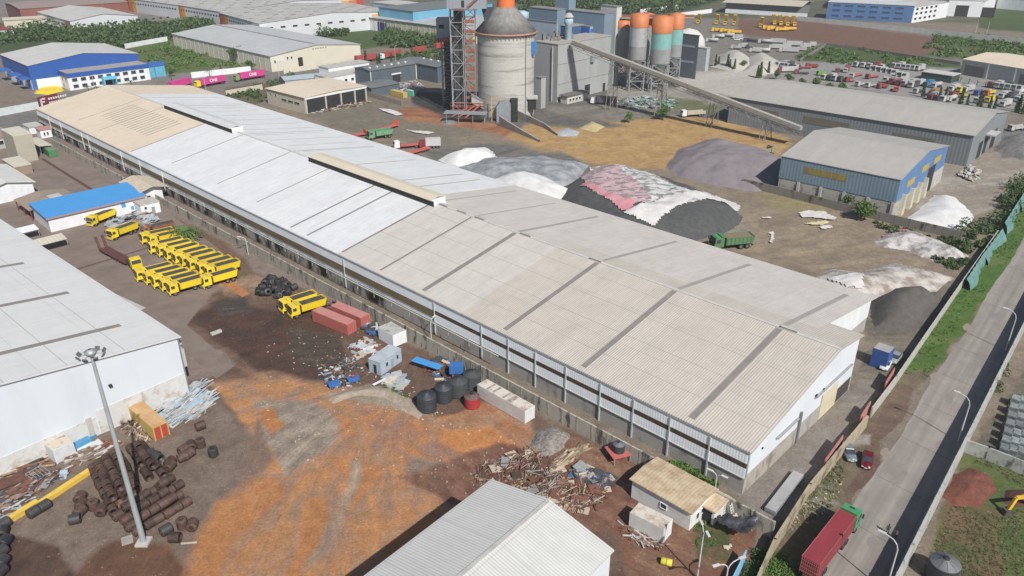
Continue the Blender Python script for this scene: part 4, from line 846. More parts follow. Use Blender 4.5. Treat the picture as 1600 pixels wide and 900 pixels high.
# ---- mill and process buildings
md = block('mill_building', 'big grey block right of the silo with dark left face and pale front', 'mill', (870,160), 70, 836, 955, M('dusty mill roof', (.36,.34,.31)), GREYD)
md.part('joint_line', ROOFD, 'x0', [(0,md.W,8,8.25),(0,md.W,17,17.25)], .06); md.part('door', DARK, 'x0', [(md.W*.52,md.W*.62,0,5),(md.W*.88,md.W*.93,0,4)]); md.part('vent', STEEL, 'x0', [(md.W*.60,md.W*.66,15.5,18.5)], 1.2)
md.part('pipe', M('pale pipe', (.4,.4,.38)), 'y0', [(3,3.4,0,25)], .5)
sd = block('silo_side_house', 'small concrete box tower between silo and mill', 'tower', (845,170), 122, 838, 853, ROOFD, GREYD)
block('control_hut', 'small white windowed house with dark roof at the mill foot', 'house', (886,163), 151, 876, 919, M('dark hut roof', (.13,.125,.12)), M('off white plaster', (.52,.50,.45)), over=.6).windows('x0', [(1.5+k*2.3,2.9+k*2.3,1,2.2) for k in range(4)], DARK)
block('process_block', 'blue-grey block with wide flat roof behind the silo cone', 'plant building', (868,130), 16, 826, 885, ROOFD, BLG, rise=0)
block('process_block', 'lower light blue-grey block just right of the cone', 'plant building', (868,148), 36, 819, 872, ROOFD, LBG)
block('process_tower', 'tall blue-grey tower block cut by the top edge right of the cone', 'plant building', (885,128), -6, 868, 900, ROOFD, BLG)
block('process_block', 'wide blue-grey block with pale right face left of the round silos', 'plant building', (939,138), 22, 887, 959, ROOFD, BLG)
pb = block('process_block', 'small grey block with deep blue upper band above the mill', 'plant building', (918,136), 42, 898, 936, ROOFD, LBG); pb.part('blue_band', BLUE, 'x0', [(.2,pb.W-.2,pb.z-4,pb.z-1)], .1); pb.part('blue_band', BLUE, 'y0', [(.2,pb.L-.2,pb.z-4.5,pb.z-.5)], .1)
pb = block('process_block', 'bright blue sided block beside the light blue chimney', 'plant building', (890,137), 42, 876, 914, M('mid roof', (.28,.28,.27)), M('dull deep blue', (.05,.10,.22)))
block('head_house', 'pale two-tone box tower at the left of the round silos', 'plant building', (957,134), 11, 939, 972, ROOFD, M('pale head house', (.50,.52,.50), (.42,.44,.43), .1, .7))
block('dark_plant_building', 'dark slate banded building right of the orange topped silos', 'plant building', (1086,124), 56, 1056, 1093, M('slate flat', (.13,.14,.145)), M('dark slate cladding', (.19,.225,.25), (.17,.20,.225), .1, .6)).part('light_band', M('band grey', (.30,.34,.37)), 'y0', [(2,18,8,9),(2,18,16,17)], .1)
block('grey_stair_block', 'pale grey lower block joined to the dark slate building', 'plant building', (1101,112), 76, 1090, 1110, LCONC, M('pale grey block', (.36,.40,.42)))
ch = thing('chimney', 'slim light blue chimney with flared cap on the process roof', 'chimney', (*G(885,150), 0))
zt = HG((885,150), 21); zb = HG((885,150), 58); mb = MB(); mb.lathe([(1.6,0),(1.6,zt-5),(2.1,zt-4.5),(2.1,zt-2.5),(1.5,zt-2)], 16); mb.build('shaft', M('light blue shaft', (.38,.50,.58)), ch)
mb = MB(); mb.lathe([(2.3,zt-1.6),(1.2,zt),(0.1,zt+.4)], 16); mb.build('cap', LCONC, ch)
t3 = thing('vent_stack', 'squat white vent stack just right of the cone roof', 'chimney', G(815,135)); zt = HG((815,135), 16); mb = MB(); mb.lathe([(2.2,0),(2.2,zt-5),(3.4,zt-4.5),(3.4,zt-1),(1,zt)], 16); mb.build('shaft', LBG, t3)
# ---- round silo battery
def rsilo(label, foot, toppx, botpx, rpx, bands, frame=True):
    g = Vector((*G(*foot), 0)); zt, zb = HG(foot, toppx), HG(foot, botpx); dep = g.y*CT + (CAMH)*ST - 12; r = rpx/FPX*dep
    t = thing('steel_silo', label, 'silo', g, 0, 'round steel silos on lattice frames'); z0 = zb
    for nm, m, a, b_ in bands:
        mb = MB(); za, zz = zb+(zt-zb)*a, zb+(zt-zb)*b_; mb.lathe([(r*(1.0 if nm != 'top_band' else 1.03),za),(r*(1.0 if nm != 'top_band' else 1.03),zz)]+([(.1,zz+.8)] if b_ == 1 else []), 28); mb.build(nm, m, t)
    mb = MB(); mb.lathe([(r*.99,zb+.1),(r*.2,zb-7)], 24); mb.build('hopper_cone', M('dull silo cone', (.22,.23,.235)), t)
    mb = MB(); lattice(mb, 0, 0, r*.8, r*.8, 0, zb-.5, 3, .5); mb.build('frame', STEEL, t)
    return t
SILV = M('silver silo sheet', (.52,.53,.54), (.42,.43,.44), .4, .4, metal=.4); DUST = M('dusty silo sheet', (.27,.28,.28), (.22,.225,.225), .3, .7)
CYN = M('cyan silo sheet', (.21,.42,.40), (.17,.35,.34), .4, .6)
OSI = M('silo orange', (.52,.17,.06), (.44,.15,.06), .4, .6)
rsilo('dark grey steel silo behind the silver one, left of the battery', (968,132), 32, 84, 11, [('shell', DUST, 0, .8), ('top_band', OSI, .8, 1)])
rsilo('silver steel silo with orange top band', (992,140), 22, 92, 14, [('shell', DUST, 0, .3), ('shell', SILV, .3, .72), ('top_band', OSI, .72, 1)])
rsilo('larger orange, cyan and grey silo at the front of the battery', (1027,142), 26, 98, 16, [('shell', DUST, 0, .32), ('shell', CYN, .32, .66), ('top_band', OSI, .66, 1)])
rsilo('orange and cyan silo half hidden behind the larger one', (1048,134), 22, 88, 12, [('shell', DUST, 0, .3), ('shell', CYN, .3, .66), ('top_band', OSI, .66, 1)])
rsilo('grey silo with orange top glimpsed between the silver and cyan silos', (1006,130), 22, 84, 9, [('shell', DUST, 0, .7), ('top_band', OSI, .7, 1)])
pfm = thing('silo_bridge', 'dusty orange walkway bridge over the round silos', 'walkway', G(1000,132)); zt = HG((1000,132), 17); mb = MB(); mb.box(-12,24,-3,2,zt-3.2,zt-2.6); mb.build('deck', M('dusty pink deck', (.45,.33,.27)), pfm); mb = MB(); mb.box(-12,24,-3.1,-3,zt-2.6,zt-1.4); mb.build('railing', ORD_, pfm)
dm = thing('domed_store', 'white ribbed dome beyond the dark slate building', 'dome', G(1074,76)); mb = MB(); mb.lathe([(11,0),(11,3),(10.3,6),(8.4,9),(5.4,11.4),(.1,12.8)], 28, smooth=True); mb.build('dome', M('white dome sheet', (.55,.55,.53)), dm)
# ---- belt conveyor
sup = [((955,170), 92), ((1031,183), 120), ((1112,197), 152), ((1195,218), 184)]
P3 = [Vector((*G(*f), HG(f, t_))) for f, t_ in sup]
d0 = (P3[-1]-P3[0]).normalized(); A_ = P3[0]-d0*(P3[0].x-Vector((*G(866,150),0)).x)/d0.x
for _ in range(1): pass
A_ = P3[0]-d0*24; B_ = P3[-1]+d0*14
cv = thing('belt_conveyor', 'long inclined covered conveyor bridge crossing to the grey storage shed', 'conveyor', (A_.x, A_.y, 0))
o0 = Vector((A_.x, A_.y, 0)); A_ = A_-o0; B_ = B_-o0; dd = (B_-A_); LL = dd.length; dn = dd.normalized(); sd_ = Vector((-dn.y, dn.x, 0)).normalized(); up = Vector((0,0,1))
def obox(mb, a, b_, hw, z0, z1):
    c = [a-sd_*hw+up*z0, b_-sd_*hw+up*z0, b_+sd_*hw+up*z0, a+sd_*hw+up*z0, a-sd_*hw+up*z1, b_-sd_*hw+up*z1, b_+sd_*hw+up*z1, a+sd_*hw+up*z1]
    mb.add(c, [(0,3,2,1),(4,5,6,7),(0,1,5,4),(1,2,6,5),(2,3,7,6),(3,0,4,7)])
mb = MB(); obox(mb, A_, B_, 1.0, .1, 1.5); mb.build('belt_cover', M('dusty beige belt cover', (.36,.33,.285), (.28,.26,.23), 1, .9), cv)
mb = MB(); obox(mb, A_, B_, 1.9, -.1, .1); mb.build('walkway', M('dark walkway', (.12,.11,.10)), cv)
mb = MB(); nseg = 44
for sgn in (-1, 1):
    for zz in (-.2, -2.1): mb.bar(A_+sd_*1.8*sgn+up*zz, B_+sd_*1.8*sgn+up*zz, .18)
    mb.bar(A_+sd_*1.9*sgn+up*1.0, B_+sd_*1.9*sgn+up*1.0, .07)
    for k in range(nseg):
        a = A_+dn*LL*k/nseg+sd_*1.8*sgn; b_ = A_+dn*LL*(k+1)/nseg+sd_*1.8*sgn
        mb.bar(a+up*(-.2 if k % 2 else -2.1), b_+up*(-2.1 if k % 2 else -.2), .12); mb.bar(a+up*-2.1, a+up*1.0, .07)
mb.build('truss', M('dusty truss steel', (.23,.215,.19)), cv)
for p in P3:
    mb = MB(); q = p-o0
    for sgn in (-1, 1):
        for e in (-1, 1): mb.bar((q.x+sd_.x*2.6*sgn+dn.x*1.3*e, q.y+sd_.y*2.6*sgn+dn.y*1.3*e, 0), (q.x+sd_.x*1.6*sgn+dn.x*.9*e, q.y+sd_.y*1.6*sgn+dn.y*.9*e, q.z-2), .26)
    nz = max(2, int(q.z/5))
    for k in range(nz):
        za, zb_ = (q.z-2)*k/nz, (q.z-2)*(k+1)/nz
        for sgn in (-1, 1): mb.bar((q.x+sd_.x*2.2*sgn-dn.x*1.2, q.y+sd_.y*2.2*sgn-dn.y*1.2, za), (q.x+sd_.x*2.2*sgn+dn.x*1.2, q.y+sd_.y*2.2*sgn+dn.y*1.2, zb_), .14)
        mb.bar((q.x-sd_.x*2.2, q.y-sd_.y*2.2, za), (q.x+sd_.x*2.2, q.y+sd_.y*2.2, zb_), .14)
    mb.build('trestle', M('dusty truss steel', (.23,.215,.19)), cv)
hm = thing('conveyor_head', 'jumble of drive machinery and mast on the mill roof', 'machinery', (*G(872,156), 0)); zr = md.z+.3
mb = MB(); rr = random.Random(3)
for k in range(26): x, y = rr.uniform(-16, 5), rr.uniform(4, 14); mb.box(x, x+rr.uniform(.6,2.4), y, y+rr.uniform(.6,2), zr, zr+rr.uniform(.8,3.6))
mb.build('machinery', M('dusty machinery', (.24,.22,.20), (.14,.13,.12), 1), hm); mb = MB(); mb.tube((-1,8,zr), (-1,8,zr+9), .3); mb.build('mast', STEEL, hm)
# ---- sheds F and G
R_SH = roofmat('taupe shed roof', (.40,.385,.355), (.385,.37,.34), .5, 14, .08, ribcol=.05)
F_ = Bld('storage_shed', 'very long taupe roofed grey shed behind the blue one', 'shed', (1522,212), (1148,153), (1581,175), 11, 3.6, R_SH, M('slate grey wall', (.20,.225,.24), (.17,.19,.205), .1, .7, ribs=1.2), ang=R(137.5), L=92, W=-48, over=.5)
F_.part('grimy_panel', M('grimy translucent', (.16,.155,.12)), 'y0', [(12,26,5,7.6),(42,60,5.5,8.2),(70,80,5.5,8)], .08)
F_.part('opening', DARK, 'x0', [(12,17,0,6),(20,24,0,6),(30,36,0,7)], .08); F_.part('canopy', LCONC, 'x0', [(18,26,7.5,8)], 3)
G_ = Bld('blue_storage_shed', 'taupe roofed shed with blue gable and concrete lower walls', 'shed', (1407,281), (1222,244), (1494,229), 12, 3.4, R_SH, M('steel blue gable', (.10,.20,.38), (.09,.175,.34), .1, .6, ribs=1, ribdir='Y'), ang=R(138), L=35, W=-47, over=.3, basem=stained('grimy panel concrete', (.42,.40,.355), (.16,.15,.13), .35, .3, .3), baseh=5.0)
G_.part('side_cladding', M('dull blue side', (.155,.225,.275), (.14,.20,.25), .1, .6, ribs=1), 'y0', [(-.1,35.1,5.2,11.7)], .1)
G_.part('translucent_band', M('ochre louvre band', (.28,.21,.055), (.14,.115,.05), 1.2, .7, streak=(2,1,.2)), 'y0', [(14.5,27.5,8.2,10.2)], .16)
G_.each('translucent_panel', M('mustard louvre', (.45,.32,.07), (.33,.24,.06), 1.2), 'x0', [(8,15,7.6,9.4),(21,27.5,9.0,10.8),(33,40,9.0,10.8)], .12)
G_.part('doorway', DARK, 'x0', [(29,36,0,8.6)], .12); G_.part('opening_jamb', LCONC, 'x0', [(36,47,0,5.4)], .15)
for y in (6, 13.5, 20.5, 27):
    mb = MB(); mb.box(-1.1, .05, -y-1.5, -y+1.3, 0, 6.2, top=(.0,1.15)); mb.build('buttress', M('cream buttress', (.50,.47,.38)), G_.t)
G_.part('pilaster', LCONC, 'y0', [(k*7+.1,k*7+.9,0,5.1) for k in range(5)], .35)
# ---- far right buildings
b = front('blue_office_block', 'long blue three-storey office behind the white boundary wall', 'office', (1290,29), (1423,36), 26, 13, M('pale far roof', (.5,.51,.5)), M('mid blue facade', (.08,.17,.36), (.065,.14,.30), .1, .6))
b.windows('y0', [(4+k*9.5,10+k*9.5,z,z+1.6) for k in range(int(b.L/9.5)) for z in (2,6.2,10)], M('blue glass', (.03,.06,.14)), M('light blue trim', (.16,.28,.48)))
front('teal_roofed_hall', 'low teal and white roofed hall above the blue office', 'hall', (1300,14), (1480,22), 60, 11, M('teal stripe roof', (.20,.42,.44)), WHITE, rise=2)
b = front('stepped_white_office', 'white stepped block at the right end of the blue office', 'office', (1424,36), (1478,27), 30, 12, LCONC, WHITE); b.windows('y0', [(3+k*8,7+k*8,z,z+1.8) for k in range(5) for z in (2,6,9.4)], DARK)
b = front('white_warehouse_block', 'white warehouse with two dark doors at top right', 'warehouse', (1478,25), (1532,27), 50, 13, M('pale far roof', (.5,.51,.5)), WHITE); b.part('door', DARK, 'y0', [(6,16,0,9),(26,36,0,8)])
front('white_gable_block', 'bright white block wall right of the two dark doors', 'warehouse', (1532,27), (1554,12), 40, 12, LCONC, WHITE)
front('far_white_hall', 'plain white hall at the top right corner', 'hall', (1556,13), (1660,22), 50, 10, LCONC, WHITE)
b = front('grey_roofed_depot', 'cream roofed open depot at top centre right', 'depot', (1133,20), (1246,27), 45, 9, M('far cream roof', (.48,.43,.34)), M('depot shade', (.16,.17,.17)), rise=2, over=3); b.part('white_band', WHITE, 'y0', [(0,70,0,3.4)], .2)
b = front('beige_roofed_store', 'beige roofed store with grey bays at the right edge', 'store', (1499,116), (1640,141), 40, 8, R_BEI, M('store wall', (.42,.43,.42)), rise=2); b.part('bay', M('bay grey', (.22,.20,.18)), 'y0', [(2,13,0,5.5),(32,44,0,5.5),(60,72,0,5)], .08); b.each('pilaster', WHITE, 'y0', [(k*14.5,k*14.5+.7,0,7.8) for k in range(1,6)], .3)
b = front('low_shop_row', 'low flat roofed shelter row left of the beige store', 'shelter', (1438,123), (1485,130), 10, 3.6, M('white flat roof', (.5,.48,.45)), M('dark green wall', (.04,.07,.06)))
# ---- boundary walls
def wall(name, label, pts, h, th, mat, group=None, post=None, postm=None, cat='wall', z0=0, base=None):
    P = [Vector((*G(*p, 0), 0)) for p in pts] if not isinstance(pts[0], Vector) else pts
    t = thing(name, label, cat, P[0], 0, group); o = P[0]
    for i, (a, b_) in enumerate(zip(P, P[1:])):
        d = (b_-a); L = d.length; rot = math.atan2(d.y, d.x); mb = MB()
        mb.box(0, L, -th/2, th/2, z0, h); w_ = mb.build('wall_run', mat, t); w_.location = a-o; w_.rotation_euler = (0, 0, rot)
        if post:
            mb = MB(); n = max(1, int(L/post))
            for k in range(n+1): x = L*k/n; mb.box(x-.14, x+.14, -th/2-.04, th/2+.04, z0, h+.03)
            p_ = mb.build('posts' if False else 'piers', postm or mat, t); p_.location = a-o; p_.rotation_euler = (0, 0, rot)
    return t
YW = stained('streaked yard wall', (.44,.41,.35), (.09,.08,.07), .38, .6, .2)
pw0 = Vector((*G(1205,840), 0)); ud = Vector((math.cos(UA), math.sin(UA), 0))
yw = wall('yard_wall', 'long stained concrete wall between the yard and the long warehouse', [pw0, pw0+ud*150], 3.0, .3, YW, post=3.2, postm=M('wall pier', (.40,.37,.31), (.22,.20,.17), 1.2))
yw2 = wall('yard_wall', 'upper stretch of stained wall beyond the broken roofed guard hut', [pw0+ud*150.3, pw0+ud*296], 2.4, .3, YW, post=3.2, postm=M('wall pier', (.40,.37,.31), (.22,.20,.17), 1.2))
mb = MB()
for k in range(150): pass
SW = stained('ochre street wall', (.42,.36,.26), (.16,.13,.10), .35, .3, .3)
wall('street_wall', 'ochre wall along the alley beside the street, lower stretch', [V3(1150,990), V3(1207,862), V3(1262,775), V3(1351,668)], 2.4, .35, SW, post=3)
wall('street_wall', 'pale panelled wall above the parked white car', [V3(1360,652), V3(1397,603), V3(1500,452), V3(1556,372)], 2.2, .2, M('pale panel wall', (.46,.45,.41), (.36,.35,.31), .8), post=2.6)
for i, (a, b_, l_) in enumerate([((1281,738),(1309,699),'longer'), ((1337,668),(1352,645),'middle'), ((1376,615),(1390,592),'upper')]):
    p, q = V3(*a), V3(*b_); d = q-p; t = thing('wall_sign', f'{l_} faded red sign board with pale lettering on the alley wall', 'sign', p, math.atan2(d.y, d.x))
    mb = MB(); mb.box(0, d.length, -.45, -.3, .2, 2.7); mb.build('board', M('faded red board', (.42,.13,.12), (.36,.12,.11), 1), t)
    mb = MB()
    for k in range(int(d.length/.5)):
        if k % 5 != 3: mb.box(.3+k*.5, .3+k*.5+.32, -.47, -.455, 2.0, 2.5); mb.box(.3+k*.5, .3+k*.5+.25, -.47, -.455, 1.2, 1.5)
    mb.build('lettering', M('faded pale lettering', (.55,.40,.38)), t)
wall('roadside_wall', 'long whitewashed and mildewed wall on the far side of the street', [Vector((*road_pt(-30, -.1), 0)), Vector((*road_pt(185, -.1), 0))], 3.4, .35, stained('mildewed whitewash', (.46,.47,.44), (.13,.13,.11), .3, .5, .3), post=6)
wall('plot_wall', 'white panel wall dividing the pallet yard from the grass plot', [V3(1506,706), V3(1540,718), V3(1600,742), V3(1700,785)], 2.4, .25, stained('mildewed whitewash', (.46,.47,.44), (.13,.13,.11), .3, .5, .3), post=5)
wall('works_wall', 'dark concrete wall in front of the blue shed', [V3(1160,291), V3(1250,313), V3(1330,334), V3(1420,356), V3(1500,375)], 2.6, .25, stained('grimy works wall', (.24,.22,.19), (.06,.06,.05), .3, .5, .2), post=4)
wall('far_wall', 'white panelled boundary wall beyond the brown field', [V3(1246,32), V3(1420,50), V3(1610,70), V3(1700,80)], 3.4, .3, M('far white panels', (.56,.56,.53), (.46,.46,.44), .2), post=8)
wall('far_wall', 'short white wall by the green belt at top centre', [V3(1000,21), V3(1060,13)], 3.4, .3, WHITE); wall('far_wall', 'white wall above the raised yellow tippers', [V3(1060,27), V3(1112,20)], 3.4, .3, WHITE)
wall('low_field_wall', 'thin dark wall between field and truck lot', [V3(1250,96), V3(1290,72), V3(1340,78), V3(1500,102)], 1.8, .2, M('field wall', (.20,.19,.17)))
wall('factory_wall', 'white panelled wall with light blue edge at the left edge', [V3(-30,187), V3(61,170)], 3.2, .25, M('pale cyan white', (.56,.62,.63)), post=5); wall('factory_wall', 'white panelled wall right of the gatehouse', [V3(106,163), V3(132,158)], 3, .25, WHITE, post=4)
wall('truckside_wall', 'white wall behind the pink container trucks', [V3(300,122), V3(392,112)], 3.0, .3, WHITE, post=6); wall('truckside_wall', 'cream wall below the grey scrub by the truck road', [V3(354,150), V3(410,140)], 2.6, .3, CREAM, post=4)
wall('field_wall', 'white wall fragments at the back of the grass field', [V3(196,76), V3(228,70), V3(262,64)], 3, .3, WHITE); wall('shed_fence', 'brown panel fence between open shed and silo yard', [V3(572,150), V3(600,158), V3(628,166)], 2.4, .2, M('brown fence', (.30,.26,.21)), cat='fence', post=3)
ms_ = thing('maroon_sign_wall', 'maroon wall sign with white emblem and lettering by the gatehouse', 'sign', V3(62,170)); d = V3(93,163)-V3(62,170); ms_.rotation_euler = (0,0,math.atan2(d.y,d.x))
mb = MB(); mb.box(0, d.length, -.2, .2, 0, 5); mb.build('board', M('maroon board', (.16,.02,.035)), ms_)
mb = MB(); mb.box(1,3.6,-.28,-.2,3.6,4.3); mb.box(1,1.8,-.28,-.2,.9,4.3); mb.box(1,3.2,-.28,-.2,2.3,2.9)
for k in range(8): mb.box(5+k*1.2, 5.8+k*1.2, -.28, -.2, 3.0, 3.9)
for k in range(10): mb.box(5+k*1.1, 5.7+k*1.1, -.28, -.2, 1.2, 2.1)
mb.build('lettering', M('white lettering', (.7,.68,.68)), ms_)
# green netting hung on the street wall
def netting(label, pts, h):
    P = [V3(*p) for p in pts]; t = thing('debris_netting', label, 'netting', P[0]); V = []; F = []; n = 0
    for i, (a, b_) in enumerate(zip(P, P[1:])):
        for k in range(13):
            q = a.lerp(b_, k/12)-P[0]; side = Vector(((b_-a).y, -(b_-a).x, 0)).normalized()
            for j, (o_, z) in enumerate(((.0, h+.1), (.6, h*.75), (1.0+.5*math.sin(k*2.1+i), h*.35), (1.3+.6*math.sin(k*.5+i*2), .12))):
                V.append(q+side*(o_+.10*math.sin(k*3.3+j)+.25)+Vector((0,0,z+.12*math.sin(k*2.7+j))))
        for k in range(12):
            for j in range(3): s0 = n+k*4+j; F.append((s0, s0+4, s0+5, s0+1))
        n += 52
    mb = MB(); mb.add(V, F, True); mb.build('net', M('teal netting', (.12,.24,.22), (.08,.17,.155), .7, .8), t)
netting('torn teal netting draped along the street wall, lower length', [(1504,452), (1530,412), (1560,372)], 2.6); netting('torn teal netting along the street wall near the right edge', [(1563,365), (1585,330), (1612,290)], 3.2)
# ================================================================ VEHICLES
def wheel(par, x, y, r=.52, w_=.32, name='wheel'):
    mb = MB(); mb.lathe([(r*.55,-w_/2),(r,-w_/2),(r,w_/2),(r*.55,w_/2)], 14, (0,0,0), 'y')
    o = mb.build(name, BLACK, par); o.location = (x, y, r)
    m2 = MB(); s_ = 1 if y > 0 else -1; m2.lathe([(r*.56,s_*w_*.3),(.01,s_*w_*.3)], 10, (0,0,0), 'y'); m2.lathe([(r*.56,-s_*w_*.3),(.01,-s_*w_*.3)], 10, (0,0,0), 'y'); m2.build('rim', M('wheel rim', (.16,.15,.14)), o); return o
def cabin(t, x0, x1, w_, z0, z1, paint, top):
    """flat fronted lorry cab; front at x1"""
    hw = w_/2; mb = MB(); mb.prism([(x0,z0),(x1,z0),(x1,z0+.95),(x1-.22,z1-.12),(x1-.4,z1),(x0,z1)], 'y', -hw, hw); c = mb.build('cab', paint, t)
    mb = MB(); mb.prism([(x1+.01,z0+1.0),(x1+.03,z0+1.0),(x1-.19,z1-.22),(x1-.215,z1-.2)], 'y', -hw+.15, hw-.15); mb.build('windscreen', GLASS, t)
    for s_ in (-1, 1):
        mb = MB(); mb.box(x0+.75, x1-.42, s_*(hw-.02), s_*(hw+.02), z0+.95, z1-.4); mb.build('side_window', GLASS, t)
        mb = MB(); mb.box(x1-.05, x1+.1, s_*(hw+.05), s_*(hw+.27), z0+1.0, z0+1.75); mb.build('mirror', BLACK, t)
        mb = MB(); mb.box(x1-.02, x1+.09, s_*(hw-.55), s_*(hw-.12), z0+.05, z0+.32); mb.build('headlight', M('lamp glass', (.6,.6,.58), None, 1, .2), t)
    mb = MB(); mb.box(x1-.02, x1+.06, -hw+.3, hw-.3, z0+.32, z0+.8); mb.build('grille', M('black grille', (.03,.03,.03)), t)
    mb = MB(); mb.box(x1-.1, x1+.12, -hw, hw, z0-.45, z0-.02); mb.build('bumper', paint, t)
    mb = MB(); mb.box(x0+.2, x1-.55, -hw+.12, hw-.12, z1, z1+.06); mb.build('roof_panel', top, t)
BEDLOAD = M('dark bed lining', (.045,.045,.045), (.075,.07,.065), .8, .9, bump=.05)
def dump_truck(name, label, loc, rz, paint=YEL, top=YTOP, load=BEDLOAD, group=None, cat='dump truck'):
    t = thing(name, label, cat, loc, rz, group)        # origin: ground below truck centre, front = +x
    cabin(t, 2.15, 4.15, 2.45, .85, 2.95, paint, top)
    mb = MB(); mb.box(-4.1, 4.0, -.45, .45, .6, .95); mb.box(-4.2, -4.05, -1.1, 1.1, .55, .8); mb.build('chassis', M('maroon chassis', (.10,.035,.03)), t)
    mb = MB(); X0_, X1_, hw, zb, zt = -4.3, 1.75, 1.25, 1.2, 2.65
    mb.prism([(X0_+.5,zb),(X1_,zb),(X1_,zb+.1),(X0_+.45,zb+.1)], 'y', -hw+.15, hw-.15)
    for s_ in (-1, 1): 
        mb.prism([(X0_+.5,zb),(X1_,zb),(X1_,zt),(X0_,zt)], 'y', s_*hw, s_*(hw-.1)); mb.box(X0_, X1_, s_*(hw+.04), s_*(hw-.10), zt, zt+.12)
    mb.box(X1_-.1, X1_, -hw, hw, zb, zt+.28); mb.prism([(X0_+.5,zb),(X0_+.6,zb),(X0_+.1,zt),(X0_,zt)], 'y', -hw, hw); mb.box(X0_-.03, X0_+.14, -hw, hw, zt, zt+.12)
    mb.prism([(X1_-.1,zt+.2),(X1_+1.0,zt+.5),(X1_+1.0,zt+.58),(X1_-.1,zt+.3)], 'y', -hw+.05, hw-.05); mb.build('dump_bed', paint, t)
    mb = MB()
    for k in range(7):
        for s_ in (-1, 1): mb.box(X0_+.7+k*.85, X0_+.78+k*.85, s_*hw, s_*(hw+.07), zb+.05, zt)
    mb.build('bed_rib', paint, t, kind='stuff')
    mb = MB(); mb.box(X0_+.35, X1_-.12, -hw+.12, hw-.12, zb+.12, zt+.05); mb.build('bed_floor', load, t)
    mb = MB(); mb.box(1.78, 2.1, -.9, .9, .95, 2.6); mb.build('hoist', M('black hoist', (.03,.03,.03)), t)
    for x in (3.0, -1.6, -2.95):
        for s_ in (-1, 1): wheel(t, x, s_*1.05)
    mb = MB(); mb.box(.2, 1.4, -1.15, -.55, .55, 1.1); mb.build('fuel_tank', STEEL, t)
    return t
def face(front, rear):
    a, b = G(*front), G(*rear); return math.atan2(a[1]-b[1], a[0]-b[0])
# heading of the parked rows: cabs look down and left
HD = face((452,496), (508,478))
DT = dump_truck('dump_truck', 'yellow dump truck parked alone by the white office wall, farthest of all', (0,0,0), 0, group='yellow dump trucks parked in the yard')
def put(front, label, first=False, rz=None, back=4.15):
    rz = HD if rz is None else rz; g = Vector((*G(*front), 0)); loc = g - Vector((math.cos(rz), math.sin(rz), 0))*back
    if first: DT.location = loc; DT.rotation_euler = (0,0,rz); return DT
    return dup(DT, loc+Vector((rnd.uniform(-.25,.25), rnd.uniform(-.2,.2), 0)), rz+R(rnd.uniform(-1.6,1.6)), label)
put((141,355), '', True, face((141,355), (190,335)))
put((173,376), 'yellow dump truck standing alone beside the grey scrap heap', rz=face((173,376),(222,358)))
rear = [(223,382), (236,386)] + [(120+(663+k*70)/5.7, 320+(425+k*30)/5.7) for k in range(8)]
rear[2:] = [(236+k*12.3, 397+k*5.4) for k in range(8)]
for i, p in enumerate(rear):
    put(p, f'yellow dump truck, {ORD[i]} from palm bush end of the rear row')
for i in range(5): put((216+i*12.0, 440+i*5.4), f'yellow dump truck, {ORD[i]} from the left in the front row of five' )
put((316,450), 'yellow dump truck with a gap around it at the right end of both rows')
put((441,489), 'yellow dump truck behind its twin next to the red containers'); put((455,497), 'yellow dump truck nearest to the red containers with its cab in front')
bt = dump_truck('dump_truck', 'brown and orange dump truck at the far end of the rear row', (0,0,0), 0, M('rust orange paint', (.26,.12,.06), (.10,.06,.05), 1.5), M('faded orange', (.42,.18,.08)))
bt.location = Vector((*G(219,372), 0)) - Vector((math.cos(HD), math.sin(HD), 0))*5; bt.rotation_euler = (0,0,HD)
gt_ = dump_truck('dump_truck', 'green dump truck parked beside the long warehouse near the black heap', (0,0,0), face((1118,390),(1172,385)), M('bright truck green', (.08,.18,.08), (.07,.15,.07), 1), GREEN, M('brown sand load', (.22,.16,.11), None, 1))
gt_.location = Vector((*G(1118,389), 0)) - Vector((math.cos(gt_.rotation_euler.z), math.sin(gt_.rotation_euler.z), 0))*4.3; gt_.scale = (1.35,1.35,1.25)
g2 = dump_truck('dump_truck', 'pale green four-axle tipper on the open ground beyond the long roof', (0,0,0), face((576,217),(610,212)), M('pale truck green', (.16,.32,.17)), M('pale truck green', (.16,.32,.17)), GREEN); g2.location = (*G(594,216), 0); g2.scale = (1.2,1.2,1.2)
# long low trailers
def lowbed(name, label, a, b_, deckm, w_=2.6, h=1.1, head=None):
    A = V3(*a); B = V3(*b_); d = B-A; t = thing(name, label, 'trailer', A, math.atan2(d.y, d.x)); L = d.length
    mb = MB(); mb.box(0, L, -w_/2, w_/2, h-.22, h); mb.build('deck', deckm, t); mb = MB(); mb.box(.5, L-.5, -.5, .5, h-.6, h-.22); mb.build('frame', RUST, t)
    for k in range(3):
        for s_ in (-1, 1): wheel(t, L-1.5-k*1.25, s_*1.05, .45)
    if head: mb = MB(); mb.box(0, .25, -w_/2, w_/2, h, h+1.6); mb.build('headboard', head, t)
    return t
RDK = M('red trailer deck', (.50,.10,.09), (.42,.10,.09), .6, .7)
lowbed('flatbed_trailer', 'red flatbed trailer with upright headboard on the open ground', (620,198), (573,213), RDK, head=M('orange red headboard', (.75,.12,.05)))
lowbed('flatbed_trailer', 'second red flatbed trailer nearer the long roof', (571,212), (545,216), RDK, head=M('orange red headboard', (.75,.12,.05)))
lowbed('flatbed_trailer', 'red flatbed trailer in front of the white and red lorries', (640,243), (670,234), RDK)
lb = lowbed('low_loader', 'rusty low loader with raised ramps behind a yellow tractor', (204,414), (163,392), M('maroon deck', (.12,.04,.035), (.07,.035,.03), 1), h=.9); 
